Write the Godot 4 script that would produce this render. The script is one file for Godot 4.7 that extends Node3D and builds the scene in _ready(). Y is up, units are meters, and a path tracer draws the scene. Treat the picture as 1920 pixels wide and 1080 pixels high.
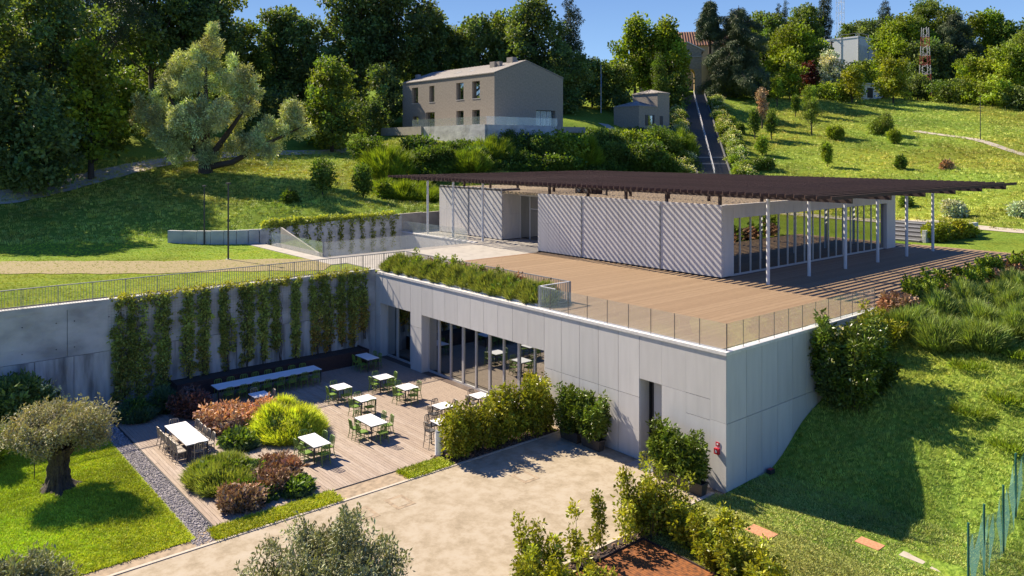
extends Node3D

var rng := RandomNumberGenerator.new()
var M := {}
var names := {}
var boxes := {}
var hgrid := PackedFloat32Array()
const HX0 := -190.0
const HZ0 := -235.0
const HS := 2.0
const HNX := 126
const HNZ := 151
const TERR := 5.35
const LEAF_GAIN := 1.75

# ------------------------------------------------------------------ helpers
func numbered(called: String, parent: Node) -> String:
	var key := str(parent.get_instance_id()) + called
	var n: int = names.get(key, 0)
	names[key] = n + 1
	return called if n == 0 else "%s_%03d" % [called, n]

func put(called: String, mesh: Mesh, mat: Material, parent: Node, at := Vector3.ZERO) -> MeshInstance3D:
	var o := MeshInstance3D.new()
	o.name = numbered(called, parent)
	o.mesh = mesh
	o.material_override = mat
	o.position = at
	parent.add_child(o, true)
	return o

func tag(o: Node, label: String, category: String, group := "") -> Node:
	o.set_meta("label", label)
	o.set_meta("category", category)
	if group != "":
		o.set_meta("group", group)
	return o

func structure(o: Node, label := "") -> Node:
	o.set_meta("kind", "structure")
	if label != "":
		o.set_meta("label", label)
	return o

func stuff(o: Node, label := "") -> Node:
	o.set_meta("kind", "stuff")
	if label != "":
		o.set_meta("label", label)
	return o

func thing(called: String, label: String, category: String, at := Vector3.ZERO, turn := 0.0, group := "") -> Node3D:
	var o := Node3D.new()
	o.name = numbered(called, self)
	o.position = at
	o.rotation.y = turn
	add_child(o, true)
	tag(o, label, category, group)
	return o

func copy(src: Node3D, label: String, at: Vector3, turn := 0.0, group := "") -> Node3D:
	var o: Node3D = src.duplicate()
	var base := String(src.name)
	if base.length() > 4 and base[base.length() - 4] == "_" and base.right(3).is_valid_int():
		base = base.left(base.length() - 4)
	o.name = numbered(base, self)
	add_child(o, true)
	o.position = at
	o.rotation.y = turn
	o.set_meta("label", label)
	if group != "":
		o.set_meta("group", group)
	return o

func box_mesh(size: Vector3) -> BoxMesh:
	var k := Vector3(snappedf(size.x, 0.001), snappedf(size.y, 0.001), snappedf(size.z, 0.001))
	if not boxes.has(k):
		var b := BoxMesh.new()
		b.size = k
		boxes[k] = b
	return boxes[k]

func box(parent: Node, called: String, center: Vector3, size: Vector3, mat: Material) -> MeshInstance3D:
	return put(called, box_mesh(size), mat, parent, center)

# box given by two corners
func bx(parent: Node, called: String, a: Vector3, b: Vector3, mat: Material) -> MeshInstance3D:
	return box(parent, called, (a + b) * 0.5, (b - a).abs(), mat)

func st_new() -> SurfaceTool:
	var st := SurfaceTool.new()
	st.begin(Mesh.PRIMITIVE_TRIANGLES)
	return st

func st_done(st: SurfaceTool) -> ArrayMesh:
	st.generate_normals()
	return st.commit()

func quad(st: SurfaceTool, a: Vector3, b: Vector3, c: Vector3, d: Vector3) -> void:
	st.set_smooth_group(-1)
	for v in [a, b, c, a, c, d]:
		st.add_vertex(v)

func st_box(st: SurfaceTool, a: Vector3, b: Vector3) -> void:
	var lo := Vector3(minf(a.x, b.x), minf(a.y, b.y), minf(a.z, b.z))
	var hi := Vector3(maxf(a.x, b.x), maxf(a.y, b.y), maxf(a.z, b.z))
	var p := []
	for i in 8:
		p.append(Vector3(hi.x if i & 1 else lo.x, hi.y if i & 2 else lo.y, hi.z if i & 4 else lo.z))
	for f in [[0, 2, 3, 1], [4, 5, 7, 6], [0, 4, 6, 2], [1, 3, 7, 5], [2, 6, 7, 3], [0, 1, 5, 4]]:
		quad(st, p[f[0]], p[f[1]], p[f[2]], p[f[3]])

func ring(c: Vector3, dir: Vector3, r: float, n: int) -> Array:
	var up := Vector3.UP if absf(dir.y) < 0.9 else Vector3.RIGHT
	var x := dir.cross(up).normalized()
	var y := dir.cross(x).normalized()
	var out := []
	for i in n:
		var a := TAU * i / n
		out.append(c + (x * cos(a) + y * sin(a)) * r)
	return out

# swept tube through points with radii
func tube(st: SurfaceTool, pts: Array, radii: Array, n := 6) -> void:
	var rings := []
	for i in pts.size():
		var d: Vector3 = (pts[mini(i + 1, pts.size() - 1)] - pts[maxi(i - 1, 0)]).normalized()
		rings.append(ring(pts[i], d, radii[mini(i, radii.size() - 1)], n))
	st.set_smooth_group(1)
	for i in rings.size() - 1:
		for j in n:
			var a: Vector3 = rings[i][j]
			var b: Vector3 = rings[i][(j + 1) % n]
			var c: Vector3 = rings[i + 1][(j + 1) % n]
			var d: Vector3 = rings[i + 1][j]
			for v in [a, b, c, a, c, d]:
				st.add_vertex(v)
	st.set_smooth_group(-1)
	for e in [0, rings.size() - 1]:
		for j in range(1, n - 1):
			var t := [rings[e][0], rings[e][j], rings[e][j + 1]]
			if e == 0:
				t.reverse()
			for v in t:
				st.add_vertex(v)

func noise_tex(seed_: int, freq: float, stops: Array, octaves := 4, size := 512, type := FastNoiseLite.TYPE_SIMPLEX_SMOOTH) -> NoiseTexture2D:
	var f := FastNoiseLite.new()
	f.seed = seed_
	f.frequency = freq
	f.noise_type = type
	f.fractal_octaves = octaves
	var t := NoiseTexture2D.new()
	t.width = size
	t.height = size
	t.seamless = true
	t.noise = f
	var g := Gradient.new()
	var offs := PackedFloat32Array()
	var cols := PackedColorArray()
	for s in stops:
		offs.append(s[0])
		cols.append(s[1])
	g.offsets = offs
	g.colors = cols
	t.color_ramp = g
	return t

func bump_tex(seed_: int, freq: float, octaves := 4, strength := 4.0) -> NoiseTexture2D:
	var f := FastNoiseLite.new()
	f.seed = seed_
	f.frequency = freq
	f.fractal_octaves = octaves
	var t := NoiseTexture2D.new()
	t.width = 512
	t.height = 512
	t.seamless = true
	t.noise = f
	t.as_normal_map = true
	t.bump_strength = strength
	return t

func lin(r: float, g: float, b: float) -> Color:
	return Color(r, g, b).linear_to_srgb()

func mat(called: String, c: Color, rough := 0.8, metal := 0.0) -> StandardMaterial3D:
	var m := StandardMaterial3D.new()
	m.albedo_color = c
	m.roughness = rough
	m.metallic = metal
	M[called] = m
	return m

func world_tex(m: StandardMaterial3D, t: Texture2D, scale: Vector3, nrm: Texture2D = null, nscale := 0.6) -> StandardMaterial3D:
	m.albedo_texture = t
	m.uv1_triplanar = true
	m.uv1_world_triplanar = true
	m.uv1_scale = scale
	if nrm != null:
		m.normal_enabled = true
		m.normal_texture = nrm
		m.normal_scale = nscale
	return m

func g1(v: float) -> Color:
	return Color(v, v, v)

func leafmat(called: String, r: float, g: float, b: float, back := 0.9, rough := 0.55) -> StandardMaterial3D:
	var m := mat(called, lin(r * LEAF_GAIN, g * LEAF_GAIN, b * LEAF_GAIN), rough)
	m.vertex_color_use_as_albedo = true
	m.backlight_enabled = true
	m.backlight = Color(back, back * 1.0, back * 0.55)
	m.cull_mode = BaseMaterial3D.CULL_DISABLED
	m.metallic_specular = 0.35
	return m

func make_materials() -> void:
	# painted / cast surfaces
	var soft := [[0.0, g1(0.86)], [0.5, g1(0.95)], [1.0, g1(1.0)]]
	var conc := [[0.0, g1(0.74)], [0.35, g1(0.86)], [0.6, g1(0.94)], [1.0, g1(1.0)]]
	for i in 3:
		var v: float = [0.56, 0.585, 0.54][i]
		world_tex(mat("panel%d" % i, lin(v, v * 0.975, v * 0.94), 0.7), noise_tex(11 + i, 0.006, [[0.0, g1(0.945)], [0.5, g1(0.98)], [1.0, g1(1.0)]], 6), Vector3(0.7, 0.09, 0.7))
	world_tex(mat("cap", lin(0.72, 0.70, 0.67), 0.45), noise_tex(21, 0.02, soft), Vector3(0.5, 0.5, 0.5))
	world_tex(mat("concrete", lin(0.52, 0.53, 0.52), 0.85), noise_tex(31, 0.006, conc, 6), Vector3(0.12, 0.2, 0.12), bump_tex(32, 0.03), 0.35)
	world_tex(mat("concrete_low", lin(0.6, 0.61, 0.6), 0.85), noise_tex(33, 0.008, [[0.0, g1(0.5)], [0.4, g1(0.8)], [1.0, g1(1.0)]], 6), Vector3(0.35, 0.06, 0.35), bump_tex(34, 0.03), 0.35)
	world_tex(mat("plaza", lin(0.36, 0.332, 0.285), 0.85), noise_tex(35, 0.01, soft, 5), Vector3(0.2, 0.2, 0.2))
	world_tex(mat("render_wall", lin(0.35, 0.305, 0.245), 0.95), noise_tex(36, 0.015, [[0.0, g1(0.84)], [1.0, g1(1.0)]], 6), Vector3(0.4, 0.4, 0.4), bump_tex(37, 0.08), 0.3)
	world_tex(mat("house_roof", lin(0.3, 0.27, 0.23), 0.7), noise_tex(38, 0.02, soft), Vector3(0.4, 0.4, 0.4))
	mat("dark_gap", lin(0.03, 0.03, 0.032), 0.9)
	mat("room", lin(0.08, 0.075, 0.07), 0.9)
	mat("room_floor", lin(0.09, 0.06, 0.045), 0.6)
	mat("alu", lin(0.52, 0.51, 0.5), 0.45, 0.3)
	mat("steel_white", lin(0.62, 0.63, 0.62), 0.5)
	mat("steel_grey", lin(0.24, 0.25, 0.26), 0.5, 0.3)
	mat("steel_dark", lin(0.05, 0.05, 0.055), 0.5, 0.3)
	world_tex(mat("slat", lin(0.125, 0.07, 0.052), 0.95), noise_tex(41, 0.02, [[0.0, g1(0.7)], [1.0, g1(1.0)]]), Vector3(0.6, 0.6, 0.1))
	mat("beam", lin(0.04, 0.022, 0.02), 0.6)
	world_tex(mat("corten_dark", lin(0.05, 0.028, 0.026), 0.75), noise_tex(42, 0.03, conc), Vector3(0.5, 0.5, 0.5))
	world_tex(mat("corten", lin(0.3, 0.1, 0.02), 0.8), noise_tex(43, 0.02, [[0.0, g1(0.5)], [0.5, g1(0.85)], [1.0, g1(1.0)]], 5), Vector3(0.4, 0.4, 0.4))
	world_tex(mat("terracotta", lin(0.55, 0.26, 0.13), 0.9), noise_tex(44, 0.03, conc), Vector3(0.6, 0.6, 0.6))
	world_tex(mat("roof_tile", lin(0.4, 0.2, 0.12), 0.9), noise_tex(45, 0.06, [[0.0, g1(0.5)], [1.0, g1(1.0)]], 3), Vector3(0.35, 0.35, 0.35))
	world_tex(mat("stucco", lin(0.33, 0.29, 0.23), 0.95), noise_tex(46, 0.02, conc), Vector3(0.2, 0.2, 0.2))
	mat("stucco_ochre", lin(0.5, 0.36, 0.19), 0.95)
	mat("white_paint", lin(0.74, 0.74, 0.74), 0.5)
	mat("white_top", lin(0.78, 0.78, 0.78), 0.4)
	mat("orange", lin(0.6, 0.14, 0.02), 0.6)
	mat("red", lin(0.45, 0.015, 0.03), 0.45)
	mat("green_chair", lin(0.14, 0.235, 0.035), 0.42)
	mat("grey_chair", lin(0.13, 0.125, 0.12), 0.45, 0.4)
	mat("tan_chair", lin(0.3, 0.27, 0.235), 0.45, 0.4)
	mat("pot", lin(0.05, 0.043, 0.038), 0.65)
	mat("post_green", lin(0.012, 0.09, 0.075), 0.5)
	mat("pole_wood", lin(0.1, 0.085, 0.07), 0.9)
	for i in 4:
		var w: Array = [[0.365, 0.285, 0.215], [0.33, 0.252, 0.188], [0.395, 0.315, 0.245], [0.348, 0.27, 0.207]][i]
		world_tex(mat("board%d" % i, lin(w[0], w[1], w[2]), 0.85), noise_tex(51 + i, 0.02, [[0.0, g1(0.74)], [0.45, g1(0.92)], [1.0, g1(1.0)]], 5), Vector3(0.12, 1.5, 2.6))
		w = [[0.27, 0.178, 0.095], [0.248, 0.16, 0.084], [0.292, 0.196, 0.107], [0.262, 0.171, 0.09]][i]
		world_tex(mat("tboard%d" % i, lin(w[0], w[1], w[2]), 0.85), noise_tex(55 + i, 0.02, [[0.0, g1(0.78)], [0.45, g1(0.93)], [1.0, g1(1.0)]], 5), Vector3(2.6, 1.5, 0.12))
	# glass
	var gl := mat("glass", Color(0.75, 0.82, 0.8, 0.12), 0.02)
	gl.transparency = BaseMaterial3D.TRANSPARENCY_ALPHA
	gl.metallic_specular = 1.0
	gl = mat("coated", Color(0.7, 0.71, 0.7, 0.55), 0.02, 1.0)
	gl.transparency = BaseMaterial3D.TRANSPARENCY_ALPHA
	gl.metallic_specular = 1.0
	gl = mat("net_green", Color(0.36, 0.56, 0.54, 0.4), 0.8)
	gl.transparency = BaseMaterial3D.TRANSPARENCY_ALPHA
	mat("wrap_pole", lin(0.45, 0.46, 0.48), 0.6)
	mat("mast_red", lin(0.3, 0.05, 0.04), 0.6)
	gl = mat("wrap", lin(0.58, 0.6, 0.62), 0.7)
	# ground
	var gr := [[0.0, Color(0.55, 0.6, 0.45)], [0.35, Color(0.8, 0.83, 0.7)], [0.6, Color(0.95, 0.95, 0.85)], [1.0, Color(1.0, 0.96, 0.8)]]
	var gm := world_tex(mat("grass", lin(0.25, 0.315, 0.065), 0.95), noise_tex(61, 0.02, gr, 6, 1024), Vector3(0.17, 0.17, 0.17), bump_tex(62, 0.06, 4, 8.0), 0.5)
	gm.vertex_color_use_as_albedo = true
	gm.detail_enabled = true
	gm.detail_blend_mode = BaseMaterial3D.BLEND_MODE_MUL
	gm.detail_albedo = noise_tex(63, 0.008, [[0.0, Color(0.78, 0.82, 0.7)], [0.5, Color(1, 1, 1)], [1.0, Color(1.0, 0.95, 0.85)]], 3)
	gm.metallic_specular = 0.1
	var dm := world_tex(mat("dry_lawn", lin(0.29, 0.285, 0.085), 0.95), M.grass.albedo_texture, Vector3(0.2, 0.2, 0.2))
	dm.metallic_specular = 0.1
	world_tex(mat("lawn", lin(0.34, 0.4, 0.035), 0.95), noise_tex(64, 0.03, gr, 6, 1024), Vector3(0.3, 0.3, 0.3), bump_tex(65, 0.08, 4, 8.0), 0.5)
	M.lawn.metallic_specular = 0.1
	world_tex(mat("gravel", lin(0.37, 0.322, 0.245), 0.95), noise_tex(66, 0.006, [[0.0, Color(0.78, 0.75, 0.69)], [0.4, Color(0.91, 0.885, 0.84)], [0.6, Color(0.97, 0.955, 0.93)], [1.0, Color(1, 1, 1)]], 10, 2048), Vector3(0.07, 0.07, 0.07))
	M.gravel.albedo_texture.noise.fractal_gain = 0.74
	world_tex(mat("gravel_edge", lin(0.36, 0.275, 0.18), 0.95), noise_tex(68, 0.02, conc, 6), Vector3(0.3, 0.3, 0.3))
	world_tex(mat("kerb", lin(0.5, 0.43, 0.34), 0.9), noise_tex(69, 0.03, soft), Vector3(0.6, 0.6, 0.6))
	world_tex(mat("pebble", lin(0.3, 0.285, 0.28), 0.9), noise_tex(70, 0.12, [[0.0, g1(0.35)], [0.5, g1(0.8)], [1.0, g1(1.0)]], 2, 512, FastNoiseLite.TYPE_CELLULAR), Vector3(0.9, 0.9, 0.9))
	world_tex(mat("paver", lin(0.29, 0.235, 0.12), 0.95), noise_tex(71, 0.05, [[0.0, Color(0.55, 0.62, 0.4)], [0.5, Color(0.9, 0.88, 0.8)], [1.0, Color(1, 1, 1)]], 4), Vector3(0.25, 0.25, 0.25))
	world_tex(mat("mulch", lin(0.1, 0.075, 0.06), 0.95), noise_tex(72, 0.1, [[0.0, g1(0.3)], [1.0, g1(1.0)]], 3), Vector3(0.8, 0.8, 0.8))
	world_tex(mat("path", lin(0.46, 0.4, 0.31), 0.95), noise_tex(73, 0.02, soft, 5), Vector3(0.2, 0.2, 0.2))
	world_tex(mat("asphalt", lin(0.105, 0.107, 0.11), 0.9), noise_tex(74, 0.03, conc, 5), Vector3(0.25, 0.25, 0.25))
	world_tex(mat("roof_gravel", lin(0.62, 0.48, 0.3), 0.95), noise_tex(75, 0.05, [[0.0, g1(0.12)], [0.35, g1(0.5)], [0.55, g1(0.9)], [1.0, g1(1.0)]], 4), Vector3(0.22, 0.22, 0.22))
	world_tex(mat("bark", lin(0.085, 0.066, 0.05), 0.95), noise_tex(76, 0.03, conc, 5), Vector3(1.5, 0.4, 1.5), bump_tex(77, 0.06), 1.0)
	world_tex(mat("olive_bark", lin(0.13, 0.105, 0.082), 0.95), noise_tex(78, 0.03, [[0.0, g1(0.25)], [0.45, g1(0.7)], [1.0, g1(1.0)]], 5), Vector3(2.0, 0.35, 2.0), bump_tex(79, 0.05, 5, 10.0), 1.2)
	# foliage
	leafmat("oak", 0.086, 0.125, 0.024)
	leafmat("oak_dark", 0.08, 0.118, 0.036)
	leafmat("bright", 0.12, 0.165, 0.016)
	leafmat("lime_tree", 0.15, 0.175, 0.018)
	leafmat("conifer", 0.024, 0.042, 0.018, 0.45)
	leafmat("cedar_leaf", 0.05, 0.068, 0.028, 0.4)
	leafmat("willow_leaf", 0.29, 0.325, 0.14, 0.65)
	leafmat("olive_leaf", 0.185, 0.185, 0.1, 0.6, 0.5)
	leafmat("olive_near", 0.15, 0.165, 0.08, 0.6, 0.5)
	leafmat("hedge_leaf", 0.165, 0.18, 0.018, 0.8, 0.35)
	leafmat("laurel", 0.07, 0.105, 0.016, 0.7, 0.3)
	leafmat("slope_leaf", 0.065, 0.105, 0.018)
	leafmat("slope_bright", 0.12, 0.17, 0.02)
	leafmat("vine_leaf", 0.18, 0.22, 0.055)
	leafmat("vine_tip", 0.2, 0.22, 0.05)
	leafmat("copper", 0.06, 0.014, 0.014)
	leafmat("bronze", 0.34, 0.215, 0.125, 0.5)
	leafmat("brown_shrub", 0.2, 0.125, 0.075, 0.5)
	leafmat("plum", 0.085, 0.05, 0.04, 0.4)
	leafmat("lime_grass", 0.34, 0.39, 0.055, 0.9)
	leafmat("green_grass", 0.175, 0.21, 0.055, 0.8)
	leafmat("planter_green", 0.15, 0.175, 0.05, 0.8)
	leafmat("teal_grass", 0.045, 0.085, 0.05, 0.6)
	leafmat("feather", 0.14, 0.19, 0.055, 0.8)
	leafmat("blade", 0.3, 0.35, 0.024, 0.55)
	leafmat("blade_dry", 0.26, 0.255, 0.07, 0.5)
	leafmat("blade_hill", 0.255, 0.28, 0.055, 0.5)
	leafmat("flower", 0.42, 0.42, 0.22, 0.8)
	leafmat("silver", 0.3, 0.32, 0.2, 0.6)
	leafmat("dry", 0.25, 0.17, 0.1, 0.5)

# ------------------------------------------------------------------ leaf shapes
func ball(r: RandomNumberGenerator) -> Vector3:
	while true:
		var v := Vector3(r.randf_range(-1, 1), r.randf_range(-1, 1), r.randf_range(-1, 1))
		if v.length_squared() <= 1.0:
			return v
	return Vector3.ZERO

func cluster(n: int, length: float, width: float, spread: float, up: float, sd: int) -> ArrayMesh:
	var r := RandomNumberGenerator.new()
	r.seed = sd
	var st := st_new()
	st.set_smooth_group(-1)
	for i in n:
		var p := ball(r) * spread
		var d := (ball(r) + p.normalized() * 0.7 + Vector3(0, up, 0)).normalized()
		var s := d.cross(ball(r).normalized() + Vector3(0.01, 0, 0)).normalized()
		var f := s.cross(d)
		var l := length * r.randf_range(0.7, 1.3)
		var w := width * r.randf_range(0.7, 1.3) * 0.5
		var a := p
		var b := p + d * l * 0.5 + s * w + f * w * 0.35
		var c := p + d * l
		var e := p + d * l * 0.5 - s * w + f * w * 0.35
		for v in [a, b, c, a, c, e]:
			st.add_vertex(v)
	return st_done(st)

func tuft(n: int, h: float, w: float, spread: float, lean: float, sd: int) -> ArrayMesh:
	var r := RandomNumberGenerator.new()
	r.seed = sd
	var st := st_new()
	st.set_smooth_group(-1)
	for i in n:
		var a := r.randf() * TAU
		var o := Vector3(cos(a), 0, sin(a))
		var p := o * spread * sqrt(r.randf())
		var hh := h * r.randf_range(0.6, 1.15)
		var s := Vector3(-o.z, 0, o.x).rotated(Vector3.UP, r.randf_range(-1, 1)) * w * 0.5
		var k := lean * r.randf_range(0.3, 1.2)
		var m := p + o * hh * k * 0.35 + Vector3(0, hh * 0.62, 0)
		var t := p + o * hh * k + Vector3(0, hh, 0)
		for v in [p - s, p + s, m + s * 0.7, p - s, m + s * 0.7, m - s * 0.7, m - s * 0.7, m + s * 0.7, t]:
			st.add_vertex(v)
	return st_done(st)

var L := {}
func make_leaves() -> void:
	L.tree = cluster(12, 0.42, 0.3, 0.6, 0.0, 1)
	L.tree2 = cluster(12, 0.52, 0.36, 0.7, 0.1, 2)
	L.fine = cluster(22, 0.22, 0.14, 0.42, 0.1, 3)
	L.willow = cluster(20, 0.36, 0.1, 0.45, 0.2, 4)
	L.olive = cluster(11, 0.13, 0.045, 0.15, 0.5, 5)
	L.hedge = cluster(10, 0.15, 0.085, 0.15, 0.35, 6)
	L.laurel = cluster(10, 0.17, 0.07, 0.16, 0.3, 7)
	L.vine = cluster(9, 0.14, 0.12, 0.17, -0.4, 8)
	L.needle = cluster(20, 0.42, 0.07, 0.4, -0.7, 9)
	L.shrub = cluster(16, 0.26, 0.14, 0.34, 0.35, 10)
	L.small = cluster(10, 0.09, 0.055, 0.11, 0.4, 11)
	L.feather = tuft(11, 0.95, 0.045, 0.12, 0.42, 12)
	L.lavender = tuft(9, 0.56, 0.034, 0.07, 0.42, 13)
	L.grass = tuft(7, 0.055, 0.022, 0.1, 0.6, 14)
	L.wild = tuft(8, 0.2, 0.03, 0.16, 0.7, 15)
	L.hill = tuft(8, 0.26, 0.07, 0.4, 0.8, 16)
	L.flower = cluster(12, 0.13, 0.12, 0.42, 0.3, 17)
	L.stone = SphereMesh.new()
	L.stone.radius = 0.5
	L.stone.height = 0.62
	L.stone.radial_segments = 6
	L.stone.rings = 3

func multi(parent: Node, called: String, mesh: Mesh, m: Material, xf: Array, cols: Array) -> MultiMeshInstance3D:
	var mm := MultiMesh.new()
	mm.transform_format = MultiMesh.TRANSFORM_3D
	mm.use_colors = true
	mm.mesh = mesh
	mm.instance_count = xf.size()
	for i in xf.size():
		mm.set_instance_transform(i, xf[i])
		mm.set_instance_color(i, cols[i])
	var o := MultiMeshInstance3D.new()
	o.name = numbered(called, parent)
	o.multimesh = mm
	o.material_override = m
	o.set_meta("kind", "stuff")
	parent.add_child(o, true)
	return o

func rand_basis(r: RandomNumberGenerator, s: float) -> Basis:
	return Basis(ball(r).normalized(), r.randf() * TAU).scaled(Vector3(s, s, s))

func yaw_basis(r: RandomNumberGenerator, s: float, tilt := 0.15) -> Basis:
	return (Basis(Vector3(1, 0, 0).rotated(Vector3.UP, r.randf() * TAU), r.randf_range(-tilt, tilt)) * Basis(Vector3.UP, r.randf() * TAU)).scaled(Vector3(s, s * r.randf_range(0.8, 1.25), s))

# clumps spread over ellipsoid lobes: [centre, radii]
func foliage(parent: Node, called: String, lobes: Array, n: int, mesh: Mesh, m: Material, s0: float, s1: float, r: RandomNumberGenerator, vary := 0.3, shell := 0.55, upright := false, half := false) -> MultiMeshInstance3D:
	var xf := []
	var cols := []
	var total := 0.0
	for l in lobes:
		total += l[1].x * l[1].y + l[1].y * l[1].z + l[1].x * l[1].z
	for l in lobes:
		var k := int(ceil(n * (l[1].x * l[1].y + l[1].y * l[1].z + l[1].x * l[1].z) / total))
		var tint := r.randf_range(1.0 - vary, 1.0 + vary)
		var warm := r.randf_range(-0.12, 0.16)
		for i in k:
			var d := ball(r).normalized()
			if half and d.y < -0.15:
				d.y = -d.y
			var rad: float = lerpf(shell, 1.0, sqrt(r.randf()))
			if r.randf() < 0.07:
				rad *= r.randf_range(1.02, 1.16)
			var p: Vector3 = l[0] + d * l[1] * rad
			var s := r.randf_range(s0, s1)
			var b := yaw_basis(r, s, 0.35) if upright else rand_basis(r, s)
			xf.append(Transform3D(b, p))
			var t := tint * r.randf_range(0.5, 1.5)
			cols.append(Color(t * (1.0 + warm + r.randf_range(-0.08, 0.1)), t, t * (1.0 - warm * 0.5)))
	return multi(parent, called, mesh, m, xf, cols)

# ------------------------------------------------------------------ terrain
const CTRL := [
Vector3(-71.4, 8.3, 14.9), Vector3(-73.9, 9.1, 10.0), Vector3(-76.9, 10.3, 4.3), Vector3(-79.7, 11.8, -3.3), Vector3(-80.6, 12.5, -9.9), Vector3(-81.1, 12.7, -18.6),
Vector3(-81.0, 12.8, -28.1), Vector3(-71.9, 10.7, -4.7), Vector3(-50.1, 7.5, -2.7), Vector3(-63.6, 10.2, -14.6), Vector3(-52.7, 7.9, -12.0), Vector3(-65.9, 10.0, -22.7),
Vector3(-60.0, 7.4, -25.1), Vector3(-93.3, 15.2, 6.6), Vector3(-81.0, 12.1, 12.3), Vector3(-113.0, 19.2, 9.8), Vector3(-106.3, 17.1, -5.9), Vector3(-106.0, 17.5, -21.7),
Vector3(-102.4, 16.8, -33.8), Vector3(-74.2, 10.7, 22.8), Vector3(-114.4, 18.7, 26.9), Vector3(-62.5, 12.5, -28.3), Vector3(-63.2, 13.3, -33.6), Vector3(-60.0, 10.9, -43.6),
Vector3(-66.0, 15.9, -48.9), Vector3(-57.4, 10.9, -62.2), Vector3(-71.3, 16.9, -78.4), Vector3(-72.9, 17.9, -60.9), Vector3(-101.0, 21.4, -66.4), Vector3(-87.7, 21.4, -82.1),
Vector3(-139.3, 24.8, -52.0), Vector3(-158.3, 27.4, -14.1), Vector3(-49.4, 10.0, -68.7), Vector3(-84.3, 24.8, -110.9), Vector3(-71.5, 17.0, -85.9), Vector3(-14.6, 6.0, -60.2),
Vector3(-40.3, 9.8, -76.3), Vector3(-16.7, 9.9, -85.7), Vector3(-28.4, 9.6, -82.7), Vector3(-53.4, 16.0, -99.5), Vector3(-41.5, 16.0, -113.6), Vector3(-28.9, 14.9, -113.1),
Vector3(-21.8, 11.9, -105.9), Vector3(-56.8, 23.4, -149.7), Vector3(-64.8, 23.4, -132.5), Vector3(-76.5, 23.4, -118.7), Vector3(-41.9, 21.9, -151.9), Vector3(-33.8, 18.8, -145.9),
Vector3(-70.0, 27.6, -180.7), Vector3(-98.1, 32.7, -178.3), Vector3(-105.2, 29.6, -138.9), Vector3(-52.3, 28.9, -201.6), Vector3(-12.5, 11.6, -117.0), Vector3(-26.8, 22.5, -185.2),
Vector3(-9.7, 6.6, -66.1), Vector3(-3.7, 6.0, -65.4), Vector3(-21.3, 5.3, -64.7), Vector3(-25.8, 5.8, -62.5), Vector3(-30.0, 5.3, 0.0), Vector3(-30.0, 5.3, 20.0),
Vector3(-45.0, 5.3, 20.0), Vector3(-45.0, 5.3, 10.0), Vector3(-38.0, 5.3, 3.0), Vector3(-40.0, 5.3, 45.0), Vector3(-57.4, 5.3, 16.6), Vector3(-52.4, 5.3, 8.6),
Vector3(-47.4, 5.3, 0.5), Vector3(-46.3, 6.9, -14.0), Vector3(-46.3, 6.7, -7.0), Vector3(-46.3, 7.2, -25.0), Vector3(-46.0, 8.0, -41.5), Vector3(-30.0, 7.5, -44.0),
Vector3(-20.0, 5.6, -42.0), Vector3(-8.0, 5.3, -42.0), Vector3(0.0, 5.3, -45.0), Vector3(-5.0, 5.3, -55.0), Vector3(10.0, 5.3, -45.0), Vector3(20.0, 5.3, -60.0),
Vector3(-62.0, 5.3, 35.0), Vector3(-95.0, 16.0, 60.0), Vector3(-180.0, 40.0, -100.0), Vector3(-150.0, 40.0, -200.0), Vector3(-60.0, 38.0, -232.0), Vector3(0.0, 28.0, -232.0),
Vector3(50.0, 16.0, -170.0), Vector3(50.0, 12.0, -120.0), Vector3(50.0, 5.0, -60.0), Vector3(-180.0, 30.0, 50.0), Vector3(-70.0, 8.8, 32.0)
]
var rbf_w := PackedFloat64Array()

func solve_rbf() -> void:
	var n := CTRL.size()
	var m := n + 3
	var a := []
	for i in m:
		var row := PackedFloat64Array()
		row.resize(m + 1)
		a.append(row)
	for i in n:
		var p: Vector3 = CTRL[i]
		for j in n:
			var q: Vector3 = CTRL[j]
			a[i][j] = Vector2(p.x - q.x, p.z - q.z).length()
		a[i][i] = -0.6
		a[i][n] = 1.0
		a[i][n + 1] = p.x * 0.01
		a[i][n + 2] = p.z * 0.01
		a[n][i] = 1.0
		a[n + 1][i] = p.x * 0.01
		a[n + 2][i] = p.z * 0.01
		a[i][m] = p.y
	for c in m:
		var best := c
		for i in range(c, m):
			if absf(a[i][c]) > absf(a[best][c]):
				best = i
		var tmp = a[c]
		a[c] = a[best]
		a[best] = tmp
		for i in range(c + 1, m):
			var f: float = a[i][c] / a[c][c]
			if f != 0.0:
				for j in range(c, m + 1):
					a[i][j] -= f * a[c][j]
	rbf_w.resize(m)
	for c in range(m - 1, -1, -1):
		var s: float = a[c][m]
		for j in range(c + 1, m):
			s -= a[c][j] * rbf_w[j]
		rbf_w[c] = s / a[c][c]

func rbf(x: float, z: float) -> float:
	var n := CTRL.size()
	var s: float = rbf_w[n] + rbf_w[n + 1] * x * 0.01 + rbf_w[n + 2] * z * 0.01
	for i in n:
		var p: Vector3 = CTRL[i]
		var dx := x - p.x
		var dz := z - p.z
		s += rbf_w[i] * sqrt(dx * dx + dz * dz)
	return s

# distance left of the foot of the left-hand slope
func foot(x: float, z: float) -> float:
	var a := Vector2(-47.4, 0.5)
	var d := (Vector2(-57.4, 16.6) - a).normalized()
	var q := Vector2(x, z) - a
	return q.dot(Vector2(-d.y, d.x)) * 1.0

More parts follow.
